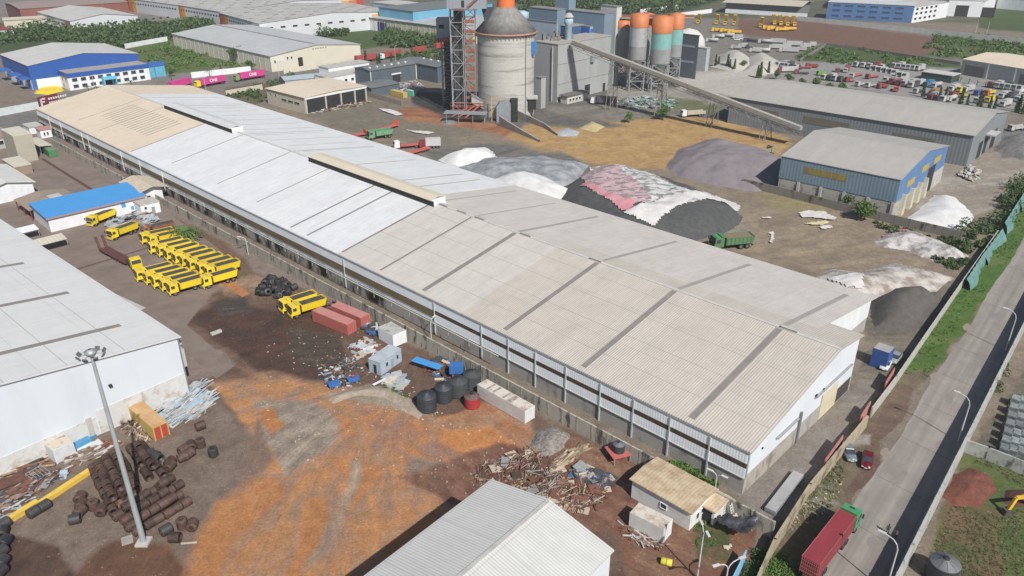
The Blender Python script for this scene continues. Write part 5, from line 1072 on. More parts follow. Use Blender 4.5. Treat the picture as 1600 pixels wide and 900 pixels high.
for s_ in (-1, 1):
    mb = MB(); L_ = (V3(163,392)-V3(204,414)).length; mb.prism([(L_,.7),(L_,1.0),(L_+1.2,4.0),(L_+1.4,3.9)], 'y', s_*.5, s_*1.2); mb.build('ramp', RUST, lb)
for k in range(4):
    for s_ in (-1, 1): wheel(lb, 2+k*1.4, s_*1.1, .42)
# ---- generic lorries, cars and buses (distant)
def lorry(name, label, loc, rz, cabm, kind='box', bodym=WHITE, L=9.5, group=None, cat='lorry', wheels=True):
    t = thing(name, label, cat, loc, rz, group); h = L/2
    mb = MB(); mb.prism([(h-2.1,.7),(h,.7),(h,1.9),(h-.3,3.0),(h-2.1,3.1)], 'y', -1.22, 1.22); mb.build('cab', cabm, t)
    mb = MB(); mb.prism([(h+.01,1.9),(h+.04,1.9),(h-.24,2.8),(h-.3,2.8)], 'y', -1.1, 1.1); mb.build('windscreen', GLASS, t)
    mb = MB(); mb.box(-h, h-.2, -.5, .5, .6, .95); mb.build('chassis', M('black grille', (.03,.03,.03)), t)
    if kind == 'box': mb = MB(); mb.box(-h, h-2.3, -1.25, 1.25, 1.0, 3.7); mb.build('body', bodym, t)
    elif kind == 'flat': mb = MB(); mb.box(-h, h-2.3, -1.25, 1.25, 1.0, 1.25); mb.box(h-2.5, h-2.35, -1.25, 1.25, 1.25, 2.6); mb.build('deck', bodym, t)
    elif kind == 'tank': mb = MB(); mb.lathe([(.01,-h),(1.15,-h+.2),(1.15,h-2.5),(.01,h-2.35)], 16, (0,0,2.15), 'x'); mb.build('tank', bodym, t)
    elif kind == 'tip': mb = MB(); mb.box(-h, h-2.3, -1.25, 1.25, 1.1, 1.3); mb.box(-h, h-2.3, -1.25, -1.12, 1.3, 2.5); mb.box(-h, h-2.3, 1.12, 1.25, 1.3, 2.5); mb.box(h-2.5, h-2.3, -1.25, 1.25, 1.3, 2.7); mb.build('dump_bed', bodym, t)
    elif kind == 'raised':
        mb = MB(); mb.prism([(-h,1.3),(-h+.3,1.1),(-h+4.0,7.2),(-h+2.4,7.6),(-h-.6,3.0)], 'y', -1.3, 1.3); mb.build('dump_bed', bodym, t)
    for x in (h-1.2, -h+2.6, -h+1.3):
        for s_ in (-1, 1): wheel(t, x, s_*1.05)
    return t
def car(name, label, loc, rz, paint, group=None, s=1.0):
    t = thing(name, label, 'car', loc, rz, group); mb = MB()
    # shaped body: lower shell with bonnet and boot, and a glasshouse
    secs = [(-2.15,.45,.80,.74),(-2.05,.30,.98,.82),(-1.2,.25,1.02,.88),(.9,.25,.98,.88),(1.9,.28,.86,.80),(2.15,.40,.70,.70)]; n = len(secs); V = []; F = []
    for x, z0, z1, hw in secs: V += [(x,-hw,z0),(x,-hw-.02,(z0+z1)/2),(x,-hw+.08,z1),(x,hw-.08,z1),(x,hw+.02,(z0+z1)/2),(x,hw,z0)]
    for i in range(n-1):
        for j in range(6): a = i*6+j; b_ = i*6+(j+1) % 6; F.append((a, a+6, b_+6, b_))
    F += [tuple(range(6)), tuple(range((n-1)*6, n*6))[::-1]]
    mb.add(V, F, True); mb.build('body', paint, t)
    mb = MB(); mb.add([(-1.75,-.76,.98),(1.05,-.76,.98),(1.05,.76,.98),(-1.75,.76,.98),(-1.15,-.60,1.44),(.25,-.60,1.44),(.25,.60,1.44),(-1.15,.60,1.44)], [(0,1,5,4),(1,2,6,5),(2,3,7,6),(3,0,4,7)]); mb.build('windows', GLASS, t)
    mb = MB(); mb.box(-1.2,.3,-.64,.64,1.43,1.49, top=(.06,.06)); mb.build('roof', paint, t)
    for x in (1.35, -1.35):
        for s_ in (-1, 1): wheel(t, x, s_*.78, .32, .2)
    for s_ in (-1, 1):
        mb = MB(); mb.box(2.05,2.17,s_*.35,s_*.66,.55,.72); mb.build('headlight', M('lamp glass', (.6,.6,.58), None, 1, .2), t)
        mb = MB(); mb.box(-2.18,-2.08,s_*.4,s_*.7,.62,.82); mb.build('tail_light', RED, t)
    mb = MB(); mb.box(2.13,2.19,-.26,.26,.40,.52); mb.build('number_plate', WHITE, t)
    t.scale = (s, s, s); return t
CARRED = M('dark red car paint', (.13,.008,.014), (.10,.008,.012), 1, .25); CARS = M('silver blue car paint', (.16,.19,.22), None, 1, .3)
HRD = RD + math.pi
car('parked_car', 'dark red car parked half on the muddy street edge', G(1354,723), HRD+R(12), CARRED)
car('parked_car', 'blue grey hatchback parked beside the dark red car', G(1325,711), HRD+R(34), CARS)
car('parked_car', 'white roofed car in the shaded alley behind the blue cabin', G(1383,573), HRD+R(5), M('white car paint', (.62,.64,.66), None, 1, .3))
car('parked_car', 'silver pickup shape parked close behind the white roofed car', G(1398,563), HRD, M('dark silver car', (.25,.27,.28), None, 1, .3))
# container lorry on the street
cl = thing('container_lorry', 'green cabbed lorry carrying a dark red container along the street', 'lorry', (*G(1316,800), 0), RD+R(-3)); cl.location = Vector((*G(1290,870), 0))
CRED = M('dark red container', (.25,.035,.045), (.21,.03,.04), .5, .6, ribs=.35)
cabin(cl, 6.2, 8.6, 2.5, 1.0, 3.6, GREEN, GREEN)
mb = MB(); mb.prism([(6.3,3.55),(7.9,3.6),(6.6,4.0),(6.3,4.05)], 'y', -1.15, 1.15); mb.build('wind_deflector', GREEN, cl); mb = MB(); mb.box(7.2,7.8,-.35,.35,3.72,3.76); mb.build('roof_hatch', DARK, cl)
mb = MB(); mb.box(-6.4,5.8,-1.22,1.22,1.5,4.1); mb.build('container', CRED, cl); mb = MB()
for s_ in (-1.2, 1.16): mb.box(-6.45,5.85,s_,s_+.06,4.08,4.16)
for k in range(9): mb.box(-6.5,-6.4,-1.1+k*.27,-1.04+k*.27,1.6,4.0)
for k in range(4): mb.box(-6.5,-6.42,-1.15,1.15,1.8+k*.6,1.88+k*.6)
mb.build('door_bars', M('worn red bars', (.36,.12,.11)), cl)
mb = MB(); mb.box(-6.6,7,-.6,.6,.9,1.4); mb.build('chassis', RUST, cl)
for x in (7.4, 4.2, 3.0, -3.0, -4.3, -5.6):
    for s_ in (-1, 1): wheel(cl, x, s_*1.05)
# ---- pink and red container lorries on the far road
def text_mesh(body, size, mat, parent, loc, rot, name='lettering'):
    cu = bpy.data.curves.new('txt', 'FONT'); cu.body = body; cu.size = size; cu.extrude = .02; cu.align_x = 'CENTER'; cu.align_y = 'CENTER'; cu.offset = size*.02
    ob = bpy.data.objects.new('txt', cu); sc.collection.objects.link(ob); dg = bpy.context.evaluated_depsgraph_get(); me = bpy.data.meshes.new_from_object(ob.evaluated_get(dg))
    bpy.data.objects.remove(ob); me.materials.clear(); me.materials.append(mat); o = bpy.data.objects.new(name, me); sc.collection.objects.link(o); o.parent = parent; o.location = loc; o.rotation_euler = rot; return o
PINK = M('magenta container', (.56,.05,.24), (.50,.05,.22), .4, .6)
def contlorry(label, a, b_, m, cabm, txt=None, tail=True):
    A, B = V3(*a), V3(*b_); d = B-A; L = d.length; t = thing('container_trailer', label, 'lorry', (A+B)/2, math.atan2(d.y, d.x)); h = L/2
    mb = MB(); mb.box(-h, h, -1.3, 1.3, 1.4, 4.2); mb.build('container', m, t); mb = MB(); mb.box(-h-.3, h+2.5, -.6, .6, .8, 1.35); mb.build('chassis', RUST, t)
    for x in (-h+1, -h+2.3, h-1, h+1.6):
        for s_ in (-1, 1): wheel(t, x, s_*1.1)
    if cabm:
        mb = MB(); mb.prism([(h+.4,1),(h+2.8,1),(h+2.8,2.2),(h+2.4,3.5),(h+.4,3.6)], 'y', -1.25, 1.25); mb.build('cab', cabm, t); mb = MB(); mb.box(h+2.62,h+2.7,-1.1,1.1,2.3,3.2); mb.build('windscreen', GLASS, t)
    if txt: 
        k = 1 if math.cos(t.rotation_euler.z) > 0 else -1; text_mesh(txt, 2.1, WHITE, t, (0, -1.33*k, 2.8), (R(90), 0, 0 if k > 0 else math.pi))
    return t
contlorry('magenta container lettered ONE on a lorry with yellow cab', (351,130), (314,137), PINK, YEL, 'ONE'); contlorry('second magenta container lettered ONE farther right on the road', (413,121), (375,127), PINK, M('green cab', (.20,.30,.12)), 'ONE')
contlorry('magenta container partly hidden at the left of the row', (298,134), (268,141), PINK, None)
for i, (a, b_) in enumerate([((587,95),(556,99)), ((626,88),(600,93)), ((664,82),(644,86)), ((698,76),(680,79))]):
    contlorry(f'red container on a trailer, {ORD[i]} from the left beyond the grey workshop', a, b_, M('far red container', (.34,.06,.055)), WHITE if i == 1 else None)
# ---- lorries near long roof
lorry('lorry', 'white cabbed lorry with red deck, just beyond the long roof', (*G(638,231), 0), R(200), WHITE, 'flat', RDK, 11); lorry('lorry', 'dark red and white lorry at the tail of the group beyond the roof', (*G(672,231), 0), R(190), M('dark red cab', (.20,.03,.03)), 'box', M('pale body', (.5,.5,.5)), 8)
lorry('lorry', 'white tipper on the sandy road under the conveyor', (*G(1082,182), 0), R(195), WHITE, 'tip', M('beige body', (.45,.40,.32)), 11); lorry('lorry', 'dark lorry waiting in the works yard under the conveyor', (*G(943,163), 0), R(170), WHITE, 'box', M('dark body', (.08,.08,.09)), 12)
lorry('lorry', 'pale yellow loader truck by the grey stockpile', (*G(1197,241), 0), R(30), M('dusty yellow cab', (.30,.26,.16)), 'tip', M('dusty yellow cab', (.30,.26,.16)), 7)
lorry('tractor_unit', 'yellow tractor unit coupled to the rusty low loader', (*G(211,417), 0), face((203,409),(216,424))+math.pi, YEL, 'flat', BLACK, 6)
# ---- raised tippers, far yard
TYL = M('far yellow', (.70,.42,.03), (.60,.36,.04), .6, .6)
rt0 = lorry('raised_tipper', 'yellow tipper with its bed raised, leftmost of the far yard', (*G(1091,37), 0), R(250), TYL, 'raised', TYL, 9, group='yellow tippers in the far brown yard', cat='tipper truck')
for i, p in enumerate([(1120,38),(1133,39),(1147,39),(1189,43)]): dup(rt0, G(*p), R(250), f'yellow tipper with raised bed, {["second","third","fourth","fifth"][i]} from the left in the far yard')
for i, p in enumerate([(1208,38),(1218,39),(1228,40),(1239,40)]): dup(rt0, G(*p), R(265), f'yellow tipper with raised bed, {ORD[i]} in the right-hand far group')
lt0 = lorry('low_tipper', 'yellow tipper with lowered bed, first of the far yard', (*G(1122,50), 0), R(170), TYL, 'tip', TYL, 10, group='yellow tippers in the far brown yard', cat='tipper truck')
for i, p in enumerate([(1135,51),(1147,53),(1208,48),(1221,49),(1233,48),(1200,46)]): dup(lt0, G(*p), R(170+i*4), f'yellow tipper with lowered bed, {["second","third","fourth","fifth","sixth","seventh"][i]} from the left, far yard')
# ---- lorry park: each vehicle by colour and place
def L_(px, py, c, kind, b_, ln, rz, lab): lorry('parked_lorry', lab, (*G(px, py), 0), R(rz), c, kind, b_, ln, group='vehicles in the lorry park').scale = (.86,.86,.86)
DWH = M('dusty white', (.46,.46,.44), (.36,.36,.34), .6, .7); DR = M('dull red cab', (.25,.05,.05)); YC = M('yellow cab', (.62,.46,.05)); BC = M('blue cab', (.05,.10,.28)); OC = M('orange red cab', (.50,.09,.04)); LG = M('lime cab', (.13,.32,.06)); DK = M('dark cab', (.07,.07,.08)); GB = M('grey body', (.40,.40,.39))
park = [(1112,66,WHITE,'tank',WHITE,10,170),(1122,60,WHITE,'tank',WHITE,10,170),(1137,58,WHITE,'tank',GB,11,175),(1152,61,WHITE,'box',GB,8,170),(1160,75,WHITE,'box',WHITE,7,160),(1150,77,WHITE,'tip',GB,8,160),(1178,76,DK,'flat',DK,12,165),(1180,82,WHITE,'box',GB,9,165),(1193,82,WHITE,'tank',WHITE,9,165),
 (1172,66,DK,'tank',DK,11,170),(1195,68,GB,'tank',GB,11,170),(1213,68,DK,'box',GB,14,165),(1218,77,WHITE,'box',WHITE,16,165),(1238,72,WHITE,'box',WHITE,14,165),(1232,82,WHITE,'box',GB,14,165),(1258,75,WHITE,'box',WHITE,8,165),(1267,73,BC,'box',WHITE,7,165),(1252,80,WHITE,'box',GB,7,165),
 (1230,113,DR,'box',WHITE,13,185),(1256,107,DR,'flat',RDK,10,170),(1252,116,DR,'flat',DK,9,170),(1268,106,DR,'tip',DR,8,180),(1283,118,LG,'tip',LG,6,190),(1308,113,DR,'tip',DR,8,250),(1322,112,WHITE,'box',DR,11,240),(1337,120,WHITE,'flat',RDK,15,225),(1362,122,DR,'flat',RDK,12,215),(1301,124,WHITE,'box',WHITE,6,240),
 (1327,128,DR,'flat',RDK,6,190),(1345,134,WHITE,'flat',WHITE,10,215),(1360,136,WHITE,'flat',GB,9,215),(1378,138,DR,'tip',DR,7,200),(1400,142,OC,'tip',OC,9,240),(1413,129,WHITE,'tip',GB,9,215),(1425,133,WHITE,'box',GB,8,215),(1436,134,DK,'box',WHITE,8,215),(1450,135,M('mid blue cab', (.05,.18,.34)),'box',M('mid blue cab', (.05,.18,.34)),8,215),(1463,137,GB,'tank',GB,9,215),
 (1435,145,WHITE,'flat',DK,9,215),(1458,149,DK,'box',M('rusty body', (.30,.17,.10)),9,220),(1490,142,WHITE,'box',WHITE,9,215),(1502,143,YC,'flat',YC,8,215),(1512,143,WHITE,'box',GB,10,215),(1530,148,BC,'tip',BC,10,215),(1545,148,OC,'tip',YC,9,215),(1489,151,DR,'tip',DR,7,215),(1504,152,YC,'flat',YC,6,215),(1486,158,WHITE,'tank',WHITE,8,215),(1530,160,WHITE,'flat',GB,10,215),(1545,160,YC,'box',YC,6,215),(1568,153,WHITE,'box',GB,9,215),(1580,154,DK,'box',DK,9,215),(1592,158,WHITE,'box',GB,9,215),(1570,166,WHITE,'box',WHITE,9,215),(1594,148,GB,'tank',WHITE,10,215),(1588,204,WHITE,'tip',GB,10,200)]
park = [tuple(DWH if q is WHITE else q for q in r_) for r_ in park]
cn = {DWH:'white', GB:'grey', DK:'dark', DR:'red', YC:'yellow', BC:'blue', OC:'orange red', LG:'lime green', RDK:'red'}
kn = {'box':'box body','flat':'flat deck','tank':'tank','tip':'tipper bed'}
seen = {}; tot = {}
def pkey(r_): return (cn.get(r_[2], 'mid blue'), r_[3], cn.get(r_[4], 'coloured'), r_[0] < 1275 and r_[1] < 90)
for r_ in park: tot[pkey(r_)] = tot.get(pkey(r_), 0)+1
for r_ in sorted(park, key=lambda q: (q[0], q[1])):
    px, py, c, k, b_, ln, a = r_[:7]; key = pkey(r_); seen[key] = seen.get(key, 0)+1
    where = 'far yard left of green field' if key[3] else 'lorry park behind grey shed'
    n_ = f', {ORD[seen[key]-1]} from left' if tot[key] > 1 else ''
    L_(px, py, c, k, b_, ln, a, f'{key[0]} cabbed lorry, {key[2]} {kn[k]}, {where}{n_}')
kk = 0; rl = random.Random(8)
for rowi, (x0, y0, x1, y1, n) in enumerate([(1395,106,1440,111,6),(1335,104,1385,109,5),(1380,128,1430,138,5),(1545,136,1600,143,6),(1452,156,1480,160,3),(1215,104,1250,109,5),(1285,124,1320,128,4)]):
    for i in range(n):
        u = (i+.5)/n; c_ = rl.choice([DWH, GB, DK, DWH, DR, GB]); lorry('parked_van', f'small {cn.get(c_)} van, {ORD[i]} in row {["one","two","three","four","five","six","seven"][rowi]} of small lorry park vehicles', (*G(x0+(x1-x0)*u, y0+(y1-y0)*u), 0), R(215+rl.uniform(-8,8)), c_, rl.choice(['box','tip','flat']), rl.choice([GB, DK, c_]), 6, group='vehicles in the lorry park', cat='van')
wc0 = car('parked_car', 'white car at the left end of the far bus yard', G(1160,62), R(170), M('white car paint', (.62,.64,.66), None, 1, .3)); dup(wc0, G(1151,63), R(170), 'second white car at the left end of the far bus yard')
cb0 = None
for i in range(7):
    px = 1364+i*8.2; py = 109+i*1.6+(2 if i > 4 else 0); lab = f'white site cabin, {ORD[i]} from the left beside the green field'
    if cb0 is None:
        cb0 = thing('site_cabin', lab, 'cabin', G(px, py), R(-15), 'white site cabins beside the field'); mb = MB(); mb.box(-2.0,2.0,-1.3,1.3,0,2.4); mb.build('body', DWH, cb0); mb = MB(); mb.box(-1.6,.2,-1.56,-1.5,1.1,2.2); mb.build('window', DARK, cb0)
    else: dup(cb0, G(px, py), R(-15), lab)
# ================================================================ CONTAINERS, CABINS, TANKS
def container(name, label, near, far, other, h, side, top, cat='container', doors=None, z0=0):
    """near/far: foot corners of the long side seen at the photo points"""
    A, B = V3(*near), V3(*far); d = B-A; L = d.length; ang = math.atan2(d.y, d.x); t = thing(name, label, cat, A, ang); W = other
    mb = MB(); mb.box(0, L, 0, W, z0+.1, h); mb.build('shell', side, t)
    mb = MB(); mb.box(.04, L-.04, .04 if W > 0 else -.04, W-(.04 if W > 0 else -.04), h, h+.05); mb.build('roof', top, t)
    mb = MB()
    for x in (0, L-.14):
        for y in (0, W-(.14 if W > 0 else -.14)): mb.box(x-.01, x+.15, y-.01, y+.15*(1 if W > 0 else -1), .02, h+.03)
    mb.build('corner_posts', side, t)
    mb = MB(); mb.box(-.05, 0, W*.08, W*.46, .2, h-.15); mb.box(-.05, 0, W*.54, W*.92, .2, h-.15); mb.build('door', doors or side, t)
    return t
def patches(t, W, h, xs, m):
    for x, w_ in xs:
        mb = MB(); mb.box(x, x+w_, W*.08, W*.9, h+.052, h+.07); mb.build('roof_patch', m, t)
CR1 = M('faded red container', (.42,.12,.10), (.35,.10,.085), .6, .7, ribs=.35); CR1T = M('pink dusty roof', (.46,.21,.18), (.40,.17,.15), .5, .8)
WC = M('white container side', (.62,.62,.60), (.52,.51,.48), .6, .6, ribs=.35); WCT = M('stained cream roof', (.56,.52,.45), (.38,.31,.24), .45, .8, lo=.5, hi=.62)
container('shipping_container', 'faded red container nearest the yellow trucks', (544,525), (489,502), -2.5, 2.6, CR1, CR1T)
container('shipping_container', 'second faded red container closer to the stained wall', (565,514), (518,494), -2.5, 2.6, CR1, CR1T)
lw = container('shipping_container', 'long white container with stained cream roof beside the tanks', (820,663), (746,620), -2.5, 2.7, WC, WCT, doors=M('grey white door', (.62,.64,.66), (.5,.52,.54), 2))
patches(lw, -2.5, 2.7, [(3.6,1.0),(5.4,.5),(7.9,.5),(9.4,.45)], M('purple grey patch', (.20,.16,.17), (.42,.36,.30), 1.2))
container('site_cabin', 'white site cabin between the wall and the blue-grey cabin', (615,544), (592,530), -3.4, 2.9, WHITE, M('grey stained roof', (.42,.42,.38), (.25,.25,.24), .8, lo=.5, hi=.6), cat='cabin')
bc = container('site_cabin', 'pale blue-grey site cabin standing among the scrap', (596,588), (580,571), 1, 2.8, M('pale blue grey cabin', (.38,.45,.52), (.33,.40,.47), .5, .6), M('blue grey cabin roof', (.40,.45,.48), (.33,.37,.40), .5), cat='cabin')
for c in [c for c in sc.objects if c.parent == bc]: bpy.data.objects.remove(c)
A, B = V3(596,587), V3(628,564); d = B-A; bc.location = A; bc.rotation_euler = (0,0,math.atan2(d.y,d.x)); Lc = d.length
mb = MB(); mb.box(0,Lc,0,3.0,0,2.8); mb.build('shell', M('pale blue grey cabin', (.38,.45,.52)), bc); mb = MB(); mb.box(-.05,Lc+.05,-.05,3.05,2.8,2.9); mb.build('roof', M('blue grey cabin roof', (.40,.45,.48)), bc)
for x in (1.6, 4.8): mb = MB(); mb.box(x,x+.5,-.04,0,1.2,2.0); mb.build('window', DARK, bc)
mb = MB(); mb.box(3.0,3.8,-.04,0,.1,2.0); mb.build('door', M('blue grey door', (.30,.36,.42)), bc); mb = MB(); mb.box(-.04,0,1.1,1.8,.1,2.0); mb.build('door', DARK, bc)
container('shipping_container', 'white container with torn patches on its roof below the small house', (1035,851), (982,824), -2.6, 2.8, WC, WCT, doors=WHITE)
yc_ = container('shipping_container', 'tan roofed container with yellow side and red doors by the white wall', (243,690), (196,648), -2.6, 2.7, M('mustard container side', (.50,.36,.10), (.42,.30,.09), .6, .7, ribs=.35), M('tan roof', (.50,.32,.16), (.40,.24,.11), .5, .8), doors=M('red container door', (.42,.06,.04), (.33,.05,.04), 2, .6))
container('site_cabin', 'white cabin with beige roof and window at lower left', (89,726), (60,703), -3.2, 2.8, M('white cabin side', (.58,.60,.62)), M('blotched beige roof', (.50,.44,.36), (.25,.18,.14), .9, lo=.55, hi=.62), cat='cabin')
container('shipping_container', 'dark green container at the end of the cream awning', (78,247), (57,231), -2.6, 2.6, M('container green', (.06,.20,.08), (.05,.16,.07), .6, .7, ribs=.35), M('green roof', (.13,.25,.14)))
container('site_cabin', 'blue cabin with grey roof in the alley beside the gable wall', (1367,562), (1358,571), 3.0, 4.0, M('navy cabin blue', (.03,.09,.30), (.025,.07,.24), .8), M('grey cabin roof', (.32,.32,.31)), cat='cabin')
container('shipping_container', 'long grey flat container lying in the alley beside the street wall', (1211,807), (1255,748), 1.7, .8, M('grey blue container', (.24,.25,.27), (.20,.21,.22), .5, .7), M('grey roof strip', (.34,.34,.34)))
container('shipping_container', 'small ochre yellow container in the transformer yard', (630,154), (610,149), -2.6, 2.6, M('ochre side', (.50,.36,.10)), M('ochre top', (.5,.4,.18))); container('shipping_container', 'teal striped container next to the ochre one', (645,151), (633,149), -2.6, 2.6, M('teal side', (.12,.42,.33)), LCONC)
# small house
hz = Bld('small_house', 'small white house with rusty beige corrugated roof in the corner of the yard', 'house', (1080,801), (1002,757), None, 3.4, .35, M('rusty beige corrugated roof', (.50,.41,.28), (.36,.26,.16), .9, .85, ribs=.55, streak=(.5,.5,1), lo=.4, hi=.62), M('grimy white plaster', (.66,.67,.66), (.50,.44,.36), .5, .85, streak=(1,1,2), lo=.5, hi=.75), ang=R(136), L=10.2, W=-6.6, over=.35)
hz.windows('x0', [(1.6,2.3,1.0,2.1),(2.9,3.6,1.3,2.2)], DARK); hz.windows('y0', [(4,5,1.4,2.2)], M('dark glass', (.05,.05,.05)))
pc = Bld('house_porch', 'lower beige roofed porch joined to the small house', 'porch', (1117,800), None, None, 2.5, .1, M('beige porch roof', (.55,.45,.31), (.42,.32,.2), .9, .85, ribs=.5), M('grimy white plaster', (.66,.67,.66)), ang=R(136), L=3.6, W=-4.0, over=.3); pc.part('opening', DARK, 'y0', [(.4,3.0,.05,2.1)])
# water tanks
BT = M('black plastic tank', (.028,.034,.042), (.045,.05,.058), .8, .5); LIDM = M('grey tank lid', (.14,.15,.16), (.10,.11,.12), .8, .6)
def tank(label, foot, r, h, m=BT, lid=None, name='water_tank', cat='water tank', z0=0):
    g = G(*foot); gv = Vector((g[0], g[1], 0)); gv += gv.normalized()*r; t = thing(name, label, cat, (gv.x, gv.y, z0)); mb = MB(); prof = [(.01,0)]
    n = 7
    for k in range(n): z = h*.82*k/n; prof += [(r,z+.02),(r,z+h*.82/n-.1),(r*.965,z+h*.82/n-.05)]
    prof += [(r,h*.82)]; mb.lathe(prof, 28); mb.build('body', m, t)
    mb = MB(); mb.lathe([(r*1.0,h*.82),(r*.93,h*.86),(r*.3,h*.97),(r*.28,h),(.01,h)], 28); l = mb.build('lid', lid or m, t)
    mb = MB()
    for k in range(10):
        a = 2*math.pi*k/10; mb.bar((r*.96*math.cos(a), r*.96*math.sin(a), h*.85), (r*.3*math.cos(a), r*.3*math.sin(a), h*.985), .06)
    mb.build('lid_rib', lid or m, l, kind='stuff')
    mb = MB(); mb.lathe([(r*.22,h),(r*.22,h+.12),(.01,h+.14)], 14); mb.build('cap', BLACK, t); return t
tank('big black water tank leaning nearest to the gravel ridge', (668,647), 1.75, 3.5); tank('black water tank just behind the leaning one', (694,632), 1.65, 3.4); tank('dark tank behind the grey plastic sheet', (717,624), 1.75, 3.6, M('dull black tank', (.05,.055,.06))); tank('dark tank closest to the long white container', (738,612), 1.7, 3.5, M('dull black tank', (.05,.055,.06)))
tank('dark tank farthest back in the group near the wall', (716,596), 1.4, 2.6)
rtk = tank('short red drum tank with scrap inside its open top', (738,641), 1.45, 2.5, M('drum red', (.33,.025,.03), (.25,.02,.025), 1), M('scrap fill', (.20,.14,.12), (.06,.04,.04), 3, bump=.2), 'red_tank', 'tank')
tank('black ribbed tank with grey spoked lid on the grass plot', (1464,918), 1.9, 3.6, BT, LIDM)
tk = tank('small black tank on a red platform by the stained wall', (965,722), 1.0, 1.7, BT, LIDM, z0=1.5)
st = thing('tank_stand', 'red square platform on legs under the small black tank', 'stand', (tk.location.x, tk.location.y, 0), R(20)); mb = MB(); mb.box(-1.7,1.7,-1.7,1.7,1.36,1.5); mb.build('platform', M('faded red platform', (.45,.12,.10)), st)
for x in (-1.4,1.4):
    for y in (-1.4,1.4): mb = MB(); mb.box(x-.07,x+.07,y-.07,y+.07,0,1.36); mb.build('leg', STEEL, st)
dr = thing('yellow_drum', 'yellow plastic drum lying on the mud at the bottom centre', 'drum', V3(1041,882), R(-20)); mb = MB(); mb.lathe([(.01,-.75),(.45,-.75),(.5,-.7),(.5,.7),(.45,.75),(.01,.75)], 16, (0,0,.5), 'x'); mb.build('shell', M('drum yellow', (.62,.55,.06)), dr); mb = MB(); mb.lathe([(.52,-.1),(.52,.1)], 16, (0,0,.5), 'x'); mb.build('hoop', M('drum hoop', (.4,.36,.05)), dr)
# ================================================================ POLES AND LAMPS
def street_lamp(label, foot, h, arm, az, double=False, name='street_lamp'):
    t = thing(name, label, 'street lamp', V3(*foot), az); mb = MB(); mb.tube((0,0,0), (0,0,h*.82), .13, .09)
    pts = [(0,0,h*.82),(arm*.12,0,h*.90),(arm*.4,0,h*.96),(arm,0,h)]
    for a, b_ in zip(pts, pts[1:]): mb.tube(a, b_, .08, .07)
    if double:
        for a, b_ in zip(pts, pts[1:]): mb.tube((-a[0],0,a[2]), (-b_[0],0,b_[2]), .08, .07)
    mb.build('pole', M('pale pole', (.50,.51,.52)), t)
    for s_ in ((1,-1) if double else (1,)):
        mb = MB(); mb.box(s_*(arm-.1), s_*(arm+.9), -.17, .17, h-.03, h+.1); mb.build('lamp_head', M('pale lamp head', (.55,.56,.57)), t)
    return t
street_lamp('street lamp nearest the camera, leaning over the road by two people', (1383,925), 9.0, 1.8, R(140))
street_lamp('street lamp rising from the roadside wall at the middle right', (1497,690), 9.0, 1.8, R(140)); street_lamp('street lamp farther up the road near the right edge', (1571,548), 9.0, 1.8, R(140))
street_lamp('twin-armed lamp beside the light blue panel at the bottom', (1128,945), 7.5, 1.5, R(20), True)
street_lamp('lamp post with two short heads standing in the muddy corner yard', (1089,905), 9, .7, R(100), True)
street_lamp('short white lamp behind the small house', (1116,772), 4.0, .8, R(140), True); street_lamp('grey lamp on the stained wall above the black coils', (388,398), 5, 1.3, R(180)); street_lamp('pale lamp leaning out from the stained wall near the white cabin', (674,532), 5, 1.0, R(60))
for p, l_ in [((183,186),'lamp post on the verge at upper left'), ((150,147),'lamp post in front of the factory office'), ((192,142),'second lamp post in front of the factory office'), ((322,142),'lamp post beside the magenta container'), ((437,125),'white pole beyond the blue grey hut'), ((618,96),'lamp post beyond the grey workshop'), ((1524,52),'pole on the green far right'), ((1541,55),'second pole on the green far right')]:
    street_lamp(l_, p, 9, 1.0, R(60))
mt = thing('floodlight_mast', 'very tall grey floodlight mast standing by the rusty coils', 'mast', V3(225,848)); MH = 31.4
mb = MB(); mb.tube((0,0,0), (0,0,MH), .42, .2, 12); mb.build('pole', M('grey mast', (.33,.36,.37), (.28,.31,.32), .5, .5), mt); mb = MB(); mb.box(-.9,.9,-.9,.9,0,.35); mb.build('footing', LCONC, mt)
mb = MB(); mb.lathe([(.5,MH-.6),(.75,MH-.2),(.75,MH),(.2,MH+.3)], 14); 
for k in range(8): a = k*math.pi/4; mb.bar((0,0,MH-.2), (1.4*math.cos(a),1.4*math.sin(a),MH-.3), .06)
mb.build('head_frame', STEEL, mt)
for k in (0,1,2,4,5,6,7):
    a = k*math.pi/4; mb = MB(); mb.box(-.26,.26,-.10,.10,-.34,.26); o = mb.build('floodlight', M('lamp housing', (.12,.125,.13)), mt); o.location = (1.55*math.cos(a),1.55*math.sin(a),MH-.45); o.rotation_euler = (R(35),0,a+math.pi/2)
# ================================================================ COILS
COILM = M('rusty wire coil', (.095,.052,.038), (.04,.028,.025), 2.2, .65, rand=.35); COILB = M('dark wire coil', (.028,.03,.034), (.045,.04,.038), 2.2, .55, rand=.3)
def coilmesh(m):
    mb = MB(); r, h = .62, .62; prof = [(.28,-h),(r-.03,-h)]
    for k in range(7): z = -h+2*h*(k+.5)/7; prof += [(r+.02,z),(r-.03,z+.09)]
    prof += [(r-.03,h),(.28,h),(.28,-h)]; mb.lathe(prof, 16, (0,0,0), 'x'); o = mb.build('wire_coil', m); return o
C0 = coilmesh(COILM); C1 = coilmesh(COILB); used = {0: False, 1: False}
rc = random.Random(11)
def coil(px, py, az, lvl=0, upright=False, k=0, label=None, group=None, g=None, s=1.0, tilt=0):
    src = (C0, C1)[k]
    if used[k]: o = src.copy(); sc.collection.objects.link(o)
    else: o = src; used[k] = True
    g = g or G(px, py); o.location = (g[0], g[1], .62*s+lvl*1.02); o.rotation_euler = (0, (R(90) if upright else tilt), az); o.scale = (s,)*3
    tag(o, label, 'wire coil', group); return o
